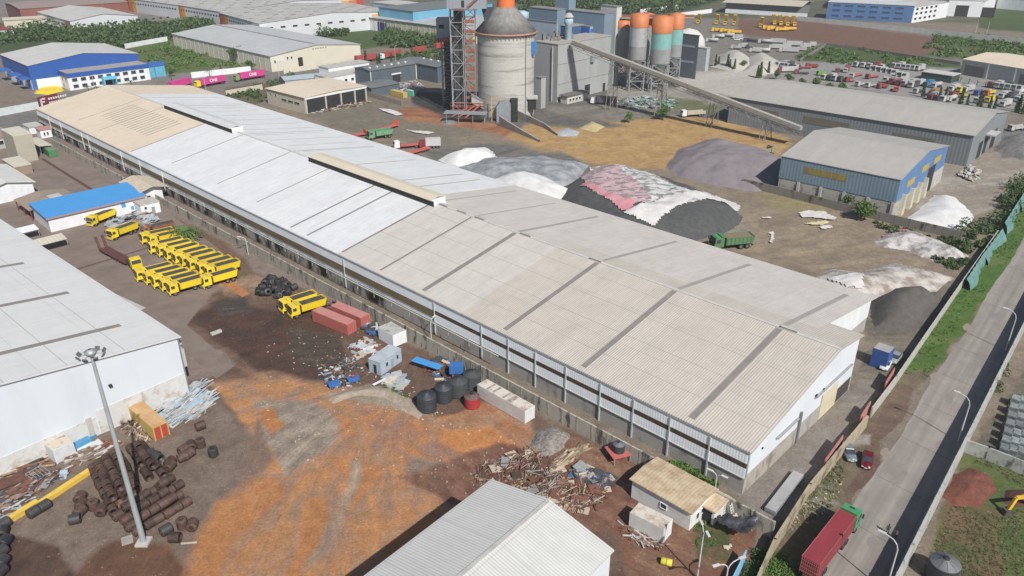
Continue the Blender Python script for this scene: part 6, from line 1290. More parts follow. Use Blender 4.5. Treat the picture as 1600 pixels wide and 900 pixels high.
GA = 'rusty wire rod coils in the main stack'; n_ = 0
def fan(a, b_, c, d_, lvls, lab):
    """rows of coils lying end to end between edges a-b and d-c"""
    A, B, C, D = [V3(*p) for p in (a, b_, c, d_)]; rows = int((A-D).length/1.42); sp = 1.5
    for lv in range(lvls):
        for i in range(rows-lv):
            u = (i+.5+lv*.5)/rows; p, q = A.lerp(D, u), B.lerp(C, u); d = q-p; az = math.atan2(d.y, d.x); L = d.length; n = int(L/sp)
            for j in range(lv, n-lv):
                if rc.random() < .02+.10*lv: continue
                x = p+d.normalized()*(sp*(j+.5)+rc.uniform(-.15,.15))+Vector((rc.uniform(-.12,.12), rc.uniform(-.12,.12), 0))
                coil(0, 0, az+rc.uniform(-.09,.09), lv*1.1, g=(x.x, x.y), label=f'{lab}, {["bottom","top"][lv]} layer, row {ORD[i]}, {ORD[j]} along', group=GA, s=1.12)
fan((172,812), (266,746), (320,782), (215,843), 2, 'rusty coil in the fan right of the mast')
fan((139,737), (172,812), (226,772), (190,706), 2, 'rusty coil in the left rows of the stack')
fan((194,705), (232,765), (268,746), (230,697), 2, 'rusty coil in the upper part of the stack')
for x, y, az, up_, lab in [(334,712,R(20),1,'upright dark coil, the one farthest right of the loose coils'),(314,698,R(30),1,'upright coil at the right of the small cluster'),(300,702,R(120),0,'coil lying at the top of the small cluster'),(288,708,R(60),0,'rusty coil at left of the small cluster'),(297,714,R(60),0,'rusty coil in the middle of the small cluster'),(287,720,R(40),0,'rusty coil at the bottom of the small cluster'),
    (267,734,R(80),0,'leaning rusty coil between the cluster and the stack'),(267,728,R(80),0,'coil pressed behind the leaning rusty one'),(314,671,R(40),0,'coil lying alone below the white panel heap'),(127,783,R(95),0,'upper coil of the crooked row left of the stack'),(129,794,R(95),0,'middle coil of the crooked row left of the stack'),(127,805,R(80),0,'third coil of the crooked row left of the stack'),(119,817,R(20),0,'bent dark coil at the foot of the crooked row'),
    (148,795,R(90),1,'coil standing between crooked row and stack'),(160,803,R(100),0,'small coil beside the left edge of the stack'),(54,806,R(60),0,'dark coil touching the yellow beam, left one'),(71,796,R(60),0,'dark coil touching the yellow beam, right one'),(261,834,R(50),0,'dark coil just right of the mast foot'),(286,824,R(90),1,'upright coil at the lower right of the stack'),(302,826,R(100),0,'open faced coil at the lower right end'),(275,846,R(0),0,'coil lying at the board right of the mast'),
    (8,824,R(60),0,'dark coil at the left edge, topmost'),(6,838,R(110),0,'dark coil at the left edge, second down'),(10,852,R(90),0,'dark coil at the left edge, third down'),(4,868,R(70),0,'dark coil at the left edge, fourth down'),(6,884,R(95),0,'dark coil at the left edge, fifth down'),(3,899,R(80),0,'dark coil in the bottom left corner'),
    (235,714,R(30),0,'bundled dark coil, left of three by the white frame'),(243,717,R(-20),0,'bundled dark coil, middle of three by the white frame'),(248,721,R(-30),0,'bundled dark coil, right of three by the white frame')]:
    coil(x, y, az, 0, bool(up_), 1 if 'dark' in lab else 0, lab, 'loose wire coils around the stack', s=1.25)
GB_ = 'dark coils heaped against the stained wall'; A, B, C, D = V3(396,462), V3(446,470), V3(470,452), V3(414,438)
for lv in range(3):
    for i in range(26-lv*9):
        u, v = rc.uniform(.06+lv*.12,.94-lv*.12), rc.uniform(.06+lv*.12,.94-lv*.12); p = A.lerp(B, u).lerp(D.lerp(C, u), v); coil(0, 0, rc.uniform(0,3.1), lv*.85, rc.random() < .2, 1, 'dark coil in the jumbled heap between yellow trucks and stained wall', GB_, g=(p.x, p.y), s=rc.uniform(1.15,1.4), tilt=rc.uniform(-.5,.5))
# ================================================================ STOCKPILES
def mound(name, label, outline, H, mat, slope=.62, step=.8, rough=.5, nscale=.12, z0=0, cat='stockpile', peak=None):
    P = [G(*p) for p in outline]; xs = [p[0] for p in P]; ys = [p[1] for p in P]; o = Vector((sum(xs)/len(xs), sum(ys)/len(ys), 0))
    X, Y = np.meshgrid(np.arange(min(xs)-1, max(xs)+1+step, step), np.arange(min(ys)-1, max(ys)+1+step, step))
    def hf(X, Y):
        d = sdist(X, Y, P)+(fbm(X*.25, Y*.25, 4)-.47)*1.6; h = np.clip(d, -.3, None)*slope; h = H*(1-np.exp(-np.clip(h, 0, None)/H*1.35))+np.minimum(d, 0)
        return h*(1+rough*(fbm(X*nscale+3, Y*nscale+8, 5)-.48))+(fbm(X*.6, Y*.6, 3)-.45)*.35*rough*np.clip(h, 0, 1.5)
    Z = hf(X, Y); r, c = X.shape; idx = np.arange(r*c).reshape(r, c); F = np.stack([idx[:-1,:-1].ravel(), idx[:-1,1:].ravel(), idx[1:,1:].ravel(), idx[1:,:-1].ravel()], 1)
    keep = Z.ravel()[F].max(1) > 0.0; F = F[keep]; Z = np.clip(Z, -.05, None); us = np.unique(F); mp = np.full(r*c, -1); mp[us] = np.arange(len(us)); V = np.stack([X.ravel()-o.x, Y.ravel()-o.y, Z.ravel()], 1)[us]
    ob = npmesh(name, V, mp[F], mat, smooth=True, label=label, cat=cat); ob.location = o; ob['hf'] = 0; del ob['hf']
    return ob, hf
def ray(px, py, hf):
    lo, hi = 0., 30.
    for z in np.arange(14, -.2, -.1):
        g = G(px, py, z)
        if float(hf(np.array([g[0]]), np.array([g[1]]))[0]) >= z-.1: return g
    return G(px, py, 0)
def drape(name, label, outline, hf, mat, lift=.14, step=.6, cat='tarpaulin', onray=True, wr=.12):
    P = [ray(*p, hf) if onray else G(*p) for p in outline]; xs = [p[0] for p in P]; ys = [p[1] for p in P]; o = Vector((sum(xs)/len(xs), sum(ys)/len(ys), 0))
    X, Y = np.meshgrid(np.arange(min(xs), max(xs)+step, step), np.arange(min(ys), max(ys)+step, step)); d = sdist(X, Y, P)+(fbm(X*.5, Y*.5, 3)-.47)*1.2
    Z = np.clip(hf(X, Y), 0, None)+lift+wr*(fbm(X*1.3, Y*.9, 4)-.3); r, c = X.shape; idx = np.arange(r*c).reshape(r, c); F = np.stack([idx[:-1,:-1].ravel(), idx[:-1,1:].ravel(), idx[1:,1:].ravel(), idx[1:,:-1].ravel()], 1)
    F = F[d.ravel()[F].min(1) > 0]; us = np.unique(F); mp = np.full(r*c, -1); mp[us] = np.arange(len(us)); V = np.stack([X.ravel()-o.x, Y.ravel()-o.y, Z.ravel()], 1)[us]
    ob = npmesh(name, V, mp[F], mat, smooth=True, label=label, cat=cat); ob.location = o; return ob
COAL = M('dark grey gravel', (.055,.058,.06), (.085,.085,.082), .7, .95, bump=.12, bscale=3); SLAG = M('mauve grey aggregate', (.215,.19,.20), (.17,.15,.16), .25, .95, bump=.1, bscale=2); GYP = M('white gypsum', (.62,.62,.61), (.50,.50,.49), .3, .9, bump=.08, bscale=2)
ASHB = M('blue grey ash', (.30,.32,.34), (.14,.15,.16), .22, .95, bump=.12, bscale=1.5)
WT = M('white tarpaulin', (.62,.61,.59), (.50,.48,.46), .35, .6, bump=.05, bscale=2); WTS = M('tattered white sheeting', (.52,.51,.49), (.21,.205,.20), .3, .75, lo=.50, hi=.54, streak=(1,1.7,1), detail=9); PT = M('tattered pink sheeting', (.48,.34,.35), (.22,.19,.19), .3, .75, lo=.50, hi=.54, streak=(1,1.7,1), detail=9); PK = M('pink tarpaulin', (.58,.20,.23), (.52,.32,.33), .5, .6, bump=.05, bscale=2)
ob, hA = mound('coal_stockpile', 'big dark grey stockpile partly under white and pink sheeting', [(868,318),(888,288),(925,270),(980,266),(1060,290),(1130,318),(1160,340),(1140,362),(1080,378),(1040,384),(960,375),(890,340)], 6.2, COAL, .75)
drape('tarpaulin', 'tattered grey and white sheeting over the top of the big stockpile', [(918,262),(965,256),(1050,286),(1110,310),(1080,318),(1010,318),(960,300)], hA, WTS); drape('tarpaulin', 'tattered pinkish sheeting on the left shoulder of the big stockpile', [(905,280),(935,260),(1000,285),(1020,312),(985,322),(930,305)], hA, PT, .2)
drape('tarpaulin', 'bright pink tarpaulin edge folding down the front of the stockpile', [(903,292),(915,284),(960,304),(998,316),(984,332),(968,330),(955,318)], hA, PK, .26); drape('tarpaulin', 'clean white tarpaulin strip down the near end of the stockpile', [(968,334),(1000,318),(1040,308),(1082,298),(1118,306),(1158,322),(1156,331),(1092,314),(1050,331),(1022,357),(1000,346)], hA, WT, .3)
ob, hB = mound('ash_stockpile', 'blue grey ash heap left of the covered stockpile', [(700,268),(750,250),(850,246),(920,258),(900,285),(850,300),(800,300),(740,286)], 3.6, ASHB, .45, rough=.9)
ob, hC = mound('gypsum_heap', 'white powder heap nearest the long roof edge', [(752,290),(795,276),(855,280),(898,302),(880,324),(820,322),(772,306)], 6.5, GYP, .6)
mound('sheet_heap', 'white sheeted mound farthest left among the stockpiles', [(684,250),(715,240),(768,236),(778,250),(748,262),(705,260)], 4.2, GYP, .8, rough=.8, cat='heap')
mound('sheet_heap', 'low white litter heap under the sheeted mound', [(690,262),(712,256),(728,266),(705,272)], 1.8, WT, .4, cat='heap')
mound('slag_stockpile', 'mauve grey aggregate stockpile left of the blue shed', [(1040,262),(1060,234),(1100,222),(1140,226),(1200,238),(1245,262),(1228,292),(1180,300),(1110,288),(1060,275)], 6.0, SLAG, .5, rough=.6)
mound('gypsum_heap', 'white powder heap in front of the blue shed gable', [(1412,345),(1440,325),(1460,305),(1490,308),(1515,330),(1522,345),(1500,362),(1450,355)], 3.4, GYP, .42)
ob, hD = mound('covered_heap', 'long crumpled white sheeted bank near the dark works wall', [(1366,378),(1395,360),(1430,362),(1470,378),(1510,400),(1508,412),(1460,408),(1420,392),(1380,386)], 2.6, M('grimy white sheeting', (.50,.48,.46), (.22,.20,.19), .35, .8, bump=.2, bscale=1.2, lo=.44, hi=.6), .5, rough=1.1, cat='heap')
drape('tarpaulin', 'pink tarpaulin scrap on the far end of the sheeted bank', [(1376,370),(1402,357),(1426,364),(1400,362),(1382,372)], hD, PK, .3)
ob, hE = mound('covered_heap', 'crumpled grey and white bank beside the far eave of the long roof', [(1250,440),(1300,420),(1340,428),(1398,412),(1450,424),(1492,434),(1460,455),(1400,462),(1330,470),(1290,455)], 3.0, M('muddy white sheeting', (.46,.43,.40), (.24,.20,.17), .3, .85, bump=.2, bscale=1.2, lo=.42, hi=.6), .45, rough=1.0, cat='heap')
drape('tarpaulin', 'bright white tarpaulin on the bank beside the long roof', [(1285,438),(1310,430),(1350,428),(1352,456),(1320,452)], hE, WT, .25)
mound('gravel_stockpile', 'dark grey gravel pile behind the corner of the long warehouse', [(1362,470),(1392,452),(1440,452),(1475,470),(1440,500),(1424,518),(1366,515)], 4.2, M('dark stone chips', (.075,.07,.062), (.11,.10,.09), .6, .95, bump=.12, bscale=3), .7)
mound('limestone_heap', 'pale crushed stone heap beyond the dark slate building', [(1112,104),(1125,86),(1150,82),(1175,92),(1180,108),(1150,112)], 8, M('limestone', (.42,.40,.36), (.34,.32,.29), .2, .95), .5, step=1.6); mound('limestone_heap', 'second pale crushed stone heap beside the first', [(1160,112),(1165,92),(1190,82),(1215,96),(1222,112),(1190,118)], 8, M('limestone', (.42,.40,.36)), .5, step=1.6)
mound('rubble_heap', 'dark rubble heap at the end of the storage sheds', [(1550,236),(1570,214),(1640,205),(1700,230),(1600,250)], 3.5, M('dark rubble', (.12,.12,.12), (.22,.21,.20), .8, .95, bump=.2), .4, rough=1.2)
mound('earth_heap', 'red earth heap around a dug pit on the grass plot', [(1472,775),(1488,742),(1515,731),(1545,742),(1560,768),(1530,795),(1490,792)], 1.7, M('red earth', (.17,.06,.038), (.11,.038,.028), 1.2, .95, bump=.12, bscale=3), .45, step=.35, rough=1.0, nscale=.5, cat='heap')
mound('earth_heap', 'dark red earth heap behind the yellow digger arm', [(1566,785),(1575,768),(1612,764),(1620,790),(1590,794)], 1.8, M('dark red earth', (.10,.04,.03), None, 1, .95, bump=.1), .6, step=.35, cat='heap')
mound('gravel_ridge', 'curved pale gravel ridge in the middle of the muddy yard', [(512,622),(545,610),(585,602),(610,606),(640,622),(662,645),(655,655),(630,640),(600,622),(560,618),(520,630)], .9, M('pale gravel', (.34,.29,.23), (.24,.19,.14), 1.2, .95, bump=.1, bscale=4), .4, step=.4, cat='ridge')
mound('grey_heap', 'grey lumpy bundle heap beside the wood pile', [(830,700),(838,675),(865,668),(888,680),(880,700),(855,712)], 1.6, M('grey bundle', (.27,.25,.23), (.13,.11,.10), 1.5, .95, bump=.25, bscale=2.5), .6, step=.35, rough=1.2, cat='heap')
mound('grit_heap', 'small grey grit heap at the silo yard edge', [(690,188),(700,182),(715,186),(712,194),(695,195)], 1.5, M('grit', (.20,.20,.20)), .4); mound('grit_heap', 'pale yellow sand heap in front of the mill', [(905,200),(925,190),(945,198),(930,206)], 2, M('pale sand', (.45,.38,.20)), .4)
mound('grit_heap', 'pale blue grey bag heap right of the ramp', [(865,208),(885,200),(905,206),(900,213),(875,213)], 1.2, M('bag grey', (.38,.41,.44), (.25,.26,.28), 1, .9), .4); mound('bag_heap', 'bright yellow heap of bags by the blue factory', [(55,146),(62,134),(92,131),(98,142),(75,148)], 1.2, M('bright yellow bags', (.75,.55,.02), (.60,.42,.02), .6, .6, bump=.2, bscale=1), .8, rough=1.0, cat='heap')
def litter(name, label, items, mat, cat='sheeting', h=.5):
    for k, (pts, l_) in enumerate(items): drape(name, l_, pts, lambda X, Y: .0*X+.15+fbm(X*.35, Y*.35, 3)*h, mat, 0, .4, cat, False, .3)
litter('plastic_sheeting', '', [([(1245,334),(1262,330),(1290,332),(1300,338),(1312,344),(1300,346),(1270,342),(1252,342)], 'crumpled white plastic sheeting near the puddle'), ([(1278,356),(1296,352),(1302,358),(1284,360)], 'small white plastic sheet below the larger ones')], WT)
litter('plastic_sheeting', '', [([(1248,351),(1290,346),(1300,350),(1285,354),(1262,353)], 'pale yellow plastic sheeting between the white ones')], M('pale yellow sheet', (.58,.52,.28)))
litter('plastic_sheeting', '', [([(590,170),(612,172),(632,180),(620,182),(600,176)], 'white spilled sheeting on the sandy apron'), ([(634,204),(660,206),(684,208),(668,211),(645,208)], 'white and teal sheeting strip beyond the parked trailers'), ([(1188,341),(1208,340),(1208,344),(1190,344)], 'small white strip on the mud flat'), ([(1196,365),(1212,362),(1208,382),(1200,380),(1204,368)], 'white hooked strip lying on the mud')], WT)
drape('black_tarpaulin', 'crumpled black tarpaulins over goods behind the small house', [(1114,826),(1125,818),(1150,822),(1170,815),(1184,832),(1172,852),(1155,855),(1140,845),(1120,840)], lambda X, Y: .6+fbm(X*.5, Y*.5, 4)*3.4, M('black tarpaulin', (.03,.033,.04), (.06,.063,.07), 1, .45, bump=.15, bscale=2), 0, .3, onray=False, wr=.6)
for pts, l_ in [([(1134,822),(1148,816),(1153,824),(1140,832)], 'pale board lying on the black tarpaulins'), ([(1127,856),(1140,850),(1147,856),(1136,864)], 'pale board lying in front of the black tarpaulins')]:
    drape('board', l_, pts, lambda X, Y: .0*X+(1.9 if 'on the' in l_ else .2), M('pale board', (.55,.50,.38)), 0, .3, 'board', False, .1)
# ================================================================ SCRAP AND TIMBER
SCR = [M('scrap white', (.46,.47,.47)), M('scrap blue grey', (.30,.40,.48)), M('scrap beige', (.48,.42,.33)), M('scrap dark', (.06,.06,.065)), M('scrap rust', (.17,.07,.045)), M('scrap blue', (.05,.15,.34)), TIMB]
def heap(name, label, outline, n, lens, mats, az=None, spread=.5, zt=.8, th=.08, plank=.2, seed=1, cat='scrap heap', sheets=0):
    """a jumble nobody could count: one object of many loose pieces"""
    r = random.Random(seed); P = [V3(*p) for p in outline]; c = sum(P, Vector())/len(P); mb = MB(); ids = []
    for i in range(n):
        ws = [r.random() for _ in P]; k = r.randrange(len(P)); u, v = r.random()**.5, r.random(); a = c; b_ = P[k]; e = P[(k+1) % len(P)]; q = a.lerp(b_.lerp(e, v), u)-c
        L = r.uniform(*lens)/2; t = (az if az is not None else r.uniform(0, math.pi))+r.gauss(0, spread); z = r.random()*zt*(1-u*.7)+.06; d = Vector((math.cos(t), math.sin(t), r.uniform(-.15,.15)))*L; w_ = plank*r.uniform(.5,1.5)/2
        if i < sheets: w_ = r.uniform(.4,1.1); L = r.uniform(.5,1.3); d = d.normalized()*L
        s_ = Vector((-d.y, d.x, r.uniform(-.3,.3)*d.length)).normalized()*w_; up_ = Vector((0,0,th/2+.01)); q.z = z; f0 = len(mb.f)
        mb.add([q-d-s_-up_, q+d-s_-up_, q+d+s_-up_, q-d+s_-up_, q-d-s_+up_, q+d-s_+up_, q+d+s_+up_, q-d+s_+up_], [(0,3,2,1),(4,5,6,7),(0,1,5,4),(1,2,6,5),(2,3,7,6),(3,0,4,7)]); m = r.randrange(len(mats)); ids += [m]*6
    o = mb.build(name, mats, None, label=label, cat=cat, kind='stuff'); o.data.polygons.foreach_set('material_index', ids); o.location = c; return o
W_, BG, BE, DKs, RU, BL, TI = SCR
GVW = math.radians(44)
heap('metal_strip_heap', 'heap of white and blue-grey metal strips and panels beside the tan container', [(236,660),(256,632),(308,598),(322,615),(334,628),(320,645),(288,655),(262,668)], 260, (1.5,7), [W_, BG, W_, BE, BG, W_], face((310,602),(240,655)), .16, 1.1, .06, .25, 2, sheets=60)
heap('scrap_wood_heap', 'brown sticks piled between white wall and tan container', [(196,660),(212,648),(236,680),(228,692),(204,675)], 90, (1,4), [TI, RU, BE], R(120), .4, .8, seed=3)
heap('broken_timber_pile', 'sprawling pile of rusty sticks and planks at the bottom centre', [(742,730),(800,712),(830,700),(905,760),(950,772),(930,790),(900,800),(850,780),(780,765),(745,750)], 1000, (.8,3.4), [RU, M('dark stick', (.09,.05,.035)), RU, RU, M('brown stick', (.20,.11,.07)), M('dark stick', (.09,.05,.035)), TI, M('scrap grey', (.26,.26,.26)), BE], R(50), .7, 1.0, .07, .12, 4, sheets=50)
heap('broken_timber_pile', 'pale planks fanned on top of the timber pile', [(860,722),(905,698),(912,704),(885,725),(865,735)], 40, (3,5), [M('pale plank', (.48,.40,.29)), TI], face((908,700),(862,732)), .12, .9, .08, .4, 5); heap('rubbish_heap', 'rubbish and pipe offcuts with blue sheet beside the planks', [(890,742),(905,725),(930,738),(958,748),(950,762),(915,760)], 240, (.3,1.4), [DKs, M('scrap grey', (.26,.26,.26)), BG, BE, DKs, RU, TI, DKs, BL], None, .5, .9, .1, .3, 6, sheets=24)
heap('board_stack', 'pale cream boards strewn below the timber pile', [(830,775),(850,762),(880,775),(880,800),(860,795)], 26, (1.2,2.4), [M('cream board', (.55,.50,.41)), BE], R(60), .5, .4, .06, 1.6, 7); heap('timber_sticks', 'small stick pile along the torn-roofed white container', [(970,822),(985,820),(1035,852),(1022,856),(990,845)], 90, (1,3), [TI, RU, W_], R(150), .5, .5, .08, .15, 8)
heap('rubble_litter', 'light rubble scattered between red and white containers', [(545,545),(570,528),(592,540),(600,550),(560,560)], 130, (.3,1.3), [W_, BE, W_, BG, RU], None, .5, .5, .1, .5, 9, sheets=20); heap('scrap_heap', 'mixed machine scrap with blue pieces left of the blue-grey cabin', [(495,580),(520,560),(560,560),(575,590),(545,606),(510,606)], 190, (.2,1.6), [DKs, RU, DKs, M('scrap grey', (.26,.26,.26)), BG, DKs, TI, DKs, RU, W_], None, .5, .7, .1, .3, 10)
heap('scrap_heap', 'pale rubble heap between the gravel ridge and the tanks', [(600,588),(622,583),(635,600),(625,612),(604,602)], 150, (.3,1.3), [W_, BG, BE, BG], None, .5, .8, .1, .4, 11, sheets=30); heap('scrap_heap', 'wall-side scrap with blue sheets beyond the black tanks', [(655,575),(690,560),(735,580),(745,596),(700,600)], 150, (.5,2.4), [BL, RU, DKs, BE, DKs, RU, RU], None, .5, .9, .1, .4, 12, sheets=12)
heap('scrap_heap', 'grey and white vehicle scrap between the two lone yellow trucks', [(165,352),(195,338),(235,330),(245,345),(225,358),(180,362)], 220, (.6,3), [W_, BG, W_, M('grey scrap', (.3,.3,.3)), TI, DKs], None, .5, 2.0, .12, .8, 13, sheets=110)
heap('scrap_heap', 'rubbish with red and blue bits above the yellow beam at far left', [(-10,800),(20,765),(70,735),(110,738),(60,770),(10,810)], 300, (.3,2.2), [W_, M('scrap grey', (.26,.26,.26)), DKs, DKs, RU, RU, DKs, RU, TI, BG, TI, DKs], face((110,740),(20,780)), .5, .9, .08, .18, 14, sheets=20); heap('scrap_heap', 'brown pipes and beams lying against the white wall at lower left', [(-10,735),(40,712),(70,715),(60,735),(10,760)], 100, (2,7), [RU, TI, DKs, M('brown stick', (.20,.11,.07))], face((60,712),(0,735)), .25, .8, .15, .3, 15)
heap('scrap_heap', 'grey-brown boards between white cabin and tan container', [(100,715),(140,700),(175,690),(190,705),(150,715),(115,728)], 130, (1,4), [TI, RU, M('grey board', (.3,.28,.25)), W_], face((175,690),(110,720)), .35, .8, .1, .4, 16, sheets=20); heap('rubble_litter', 'broken equipment lining the open-fronted shed', [(480,172),(520,166),(570,156),(585,160),(540,170),(490,178)], 200, (.5,2.4), [BE, W_, M('grey scrap', (.3,.3,.3)), TI, RU], None, .5, 1.2, .2, .5, 17)
heap('scrap_heap', 'white pipework and rubbish in the transformer yard', [(605,135),(650,128),(665,140),(640,148),(608,146)], 200, (1,4), [W_, BG, W_, STEEL, RED], None, .5, 3.5, .2, .5, 18); heap('scrap_heap', 'green and grey machine litter under the conveyor', [(960,158),(1000,150),(1060,158),(1050,170),(980,170)], 240, (1,4), [M('green scrap', (.12,.28,.16)), BG, M('grey scrap', (.3,.3,.3)), W_, DKs], None, .5, 1.4, .2, .5, 19)
heap('stone_litter', 'pale stones and scraps scattered over the muddy yard', [(420,520),(560,520),(680,640),(830,700),(760,780),(500,740),(400,640)], 260, (.06,.24), [BE, TI, M('pale stone', (.40,.36,.30))], None, .5, .1, .08, .3, 20); heap('stone_litter', 'scraps scattered on the verge beside the red container lorry', [(1200,850),(1260,780),(1320,740),(1310,790),(1240,830)], 110, (.06,.26), [BE, TI, TI, M('scrap grey', (.26,.26,.26))], None, .5, .1, .06, .3, 21)
heap('scrap_heap', 'dark scrap bags behind the second red container', [(570,512),(585,505),(592,518),(582,526)], 60, (.4,1.4), [DKs, DKs, BL, W_], None, .5, 1.2, .3, .8, 22, sheets=30); heap('steel_offcuts', 'purple-brown planks stacked behind the red containers', [(512,480),(530,470),(552,485),(540,492)], 50, (1.5,4), [M('purple brown', (.15,.10,.12)), TI], face((548,486),(512,472)), .2, 1.4, .1, .4, 23)
heap('corner_clutter', 'clutter of pale crates beyond the blue shed gable', [(1496,275),(1515,262),(1535,270),(1520,285)], 90, (1,3.5), [M('pink crate', (.36,.26,.25)), W_, BE], R(60), .3, 2.4, .2, .7, 24)
# blue sheet bundles, beams and frames
def slab(name, label, cat, a, b_, w_, z0, h, mat, tilt=0):
    A, B = V3(*a), V3(*b_); d = B-A; t = MB(); L = d.length; t.prism([(-w_/2,z0),(w_/2,z0),(w_/2,z0+h),(-w_/2,z0+h)], 'x', 0, L); o = t.build(name, mat, None, label=label, cat=cat); o.location = A; o.rotation_euler = (tilt, 0, math.atan2(d.y,d.x)); return o
YB = M('yellow beam paint', (.62,.42,.06), (.50,.32,.06), .7, .7, lo=.5, hi=.7)
slab('gantry_beam', 'long faded yellow beam lying left of the coils, upper length', 'beam', (181,712), (63,790), .9, 0, .7, YB); slab('gantry_beam', 'lower length of the faded yellow beam by the left edge', 'beam', (60,787), (-14,834), 1.0, 0, .75, YB)
for i, (a, b_) in enumerate([((105,702),(148,680)), ((104,696),(146,676)), ((106,709),(142,691))]): slab('blue_sheet_stack', f'stack of light blue ribbed sheets by the white wall, {["middle","back","front"][i]} one', 'sheet stack', a, b_, 1.5, 0, .5+.25*i, M('sheet blue', (.07,.27,.46), (.06,.22,.38), .8, .6, ribs=.4, ribdir='Y'))
slab('white_beam', 'white plastic trough lying below the blue sheets', 'beam', (121,705), (157,692), .9, 0, .5, WHITE); slab('steel_plate', 'rusty brown plate leaning at the left edge above the beam', 'plate', (-20,768), (46,744), 2.6, .3, .2, RUST); slab('plank', 'pale plank lying right of the mast foot', 'plank', (283,850), (308,848), .25, .02, .12, BE); slab('plank', 'long pale board propped across the rubble by the blue-grey cabin', 'plank', (583,604), (619,586), .5, .3, .12, WHITE)
slab('concrete_slab', 'flat brown slab on the dark mud beside the mast', 'slab', (190,848), (208,842), 1.6, .02, .2, CONC); slab('concrete_slab', 'narrow concrete block on the dark wet mud', 'slab', (330,524), (346,518), .8, .02, .5, LCONC); slab('white_channel', 'white metal channel lying below the rubble', 'beam', (567,548), (590,543), .7, .02, .4, WHITE); slab('light_blue_sheet', 'light blue panel standing at the bottom by the street wall', 'panel', (1140,925), (1163,878), .15, 0, 2.2, M('sky panel', (.22,.48,.70)))
for (x, y), l_ in [((522,605),'blue skip cart at the edge of the gravel ridge'), ((552,597),'blue machine frame with a red drum beside the skip cart')]:
    t = thing('scrap_cart', l_, 'cart', V3(x, y), R(30)); t.scale = (.75,.75,.75); mb = MB(); mb.prism([(-1.2,.5),(1.2,.5),(1.5,1.5),(-1.5,1.5)], 'y', -.8, .8); mb.build('bin', M('strong blue', (.03,.14,.40), (.03,.11,.32), 1), t); wheel(t, -.6, .8, .35, .15); wheel(t, -.6, -.8, .35, .15)
    if 'red' in l_: mb = MB(); mb.lathe([(.01,1.5),(.45,1.5),(.45,2.2),(.01,2.2)], 12); mb.build('drum', RED, t)
t = thing('blue_awning', 'bright blue sheet roof on posts by the stained wall', 'shelter', V3(668,578), R(150)); mb = MB(); mb.box(-3.2,3.2,-.9,.9,1.5,1.6, top=(0,0)); mb.build('roof', M('bright blue roof', (.045,.31,.70)), t)
for x in (-3,3): mb = MB(); mb.box(x-.05,x+.05,-.05,.05,0,1.5); mb.build('post', STEEL, t)
t = thing('blue_hopper', 'blue hopper with orange base behind the dark tanks', 'hopper', V3(714,592), 0); mb = MB(); mb.box(-1.3,1.3,-1,1,1.7,3.2); mb.build('bin', M('strong blue', (.03,.20,.58)), t); mb = MB(); mb.box(-.8,.8,-.7,.7,0,1.7); mb.build('base', M('orange base', (.62,.16,.05)), t)
t = thing('ladder', 'white ladder leaning behind the porch of the small house', 'ladder', V3(1147,815), R(50)); mb = MB(); mb.bar((-.3,0,0), (-.3,.9,2.8), .08).bar((.3,0,0), (.3,.9,2.8), .08)
for k in range(7): mb.bar((-.3,.13*k+.06,.4*k+.2), (.3,.13*k+.06,.4*k+.2), .06)
mb.build('rails', WHITE, t)
t = thing('frame_rack', 'grey metal grid rack lying by the yellow beam', 'rack', V3(55,755), R(60)); mb = MB()
for k in range(6): mb.bar((k*.5,0,.4), (k*.5,2.2,.9), .07)
mb.bar((0,0,.4), (2.5,0,.4), .09).bar((0,2.2,.9), (2.5,2.2,.9), .09).bar((0,0,0), (0,0,.4), .08).bar((2.5,0,0), (2.5,0,.4), .08).bar((0,2.2,0), (0,2.2,.9), .08); mb.build('grid', STEEL, t)
# digger arm
dg_ = thing('digger', 'yellow excavator with its arm reaching in at the right edge', 'excavator', V3(1618,800), R(185)); DY = M('digger yellow', (.70,.44,.03))
mb = MB()
for a, b_ in (((-1,0,1.6),(1.4,0,3.2)), ((1.4,0,3.2),(3.9,0,3.0)), ((3.9,0,3.0),(4.5,0,.9))): mb.bar(a, b_, .42)
mb.build('arm', DY, dg_); mb = MB(); mb.prism([(4.1,1.0),(5.1,.9),(5.3,.2),(4.5,.0)], 'y', -.5, .5); mb.build('bucket', M('bucket', (.08,.07,.06)), dg_); mb = MB(); mb.box(-4.5,-.5,-1.2,1.2,1.0,2.6, top=(.2,.1)); mb.build('body', DY, dg_)
for s_ in (-1, 1): mb = MB(); mb.prism([(-4.6,.2),(-4.2,0),(-.6,0),(-.2,.2),(-.2,.7),(-.6,.95),(-4.2,.95),(-4.6,.7)], 'y', s_*.9, s_*1.4); mb.build('track', BLACK, dg_)
# pallets by the right edge
P0 = None
for i in range(7):
    for j in range(4):
        px, py = 1566+j*13+i*3, 712-i*13+j*2; lab = f'grey goods stack in row {["one","two","three","four","five","six","seven"][i]} of the pallet yard, {ORD[j]} from the left'
        if P0 is None:
            P0 = thing('pallet_stack', lab, 'pallet stack', V3(px, py), R(50), 'stacked pallets in the yard at the right edge'); mb = MB(); rr = random.Random(2)
            for k in range(4): mb.box(-.9+rr.uniform(-.1,.1), .9, -.7, .7+rr.uniform(-.1,.1), .2+k*.42, .56+k*.42)
            mb.build('goods', M('pallet goods', (.22,.25,.25), (.12,.14,.14), 1.4, .8, rand=.25), P0); mb = MB(); mb.box(-1,1,-.8,.8,.0,.15); mb.build('pallet', TIMB, P0)
        else: dup(P0, V3(px, py), R(50), lab)
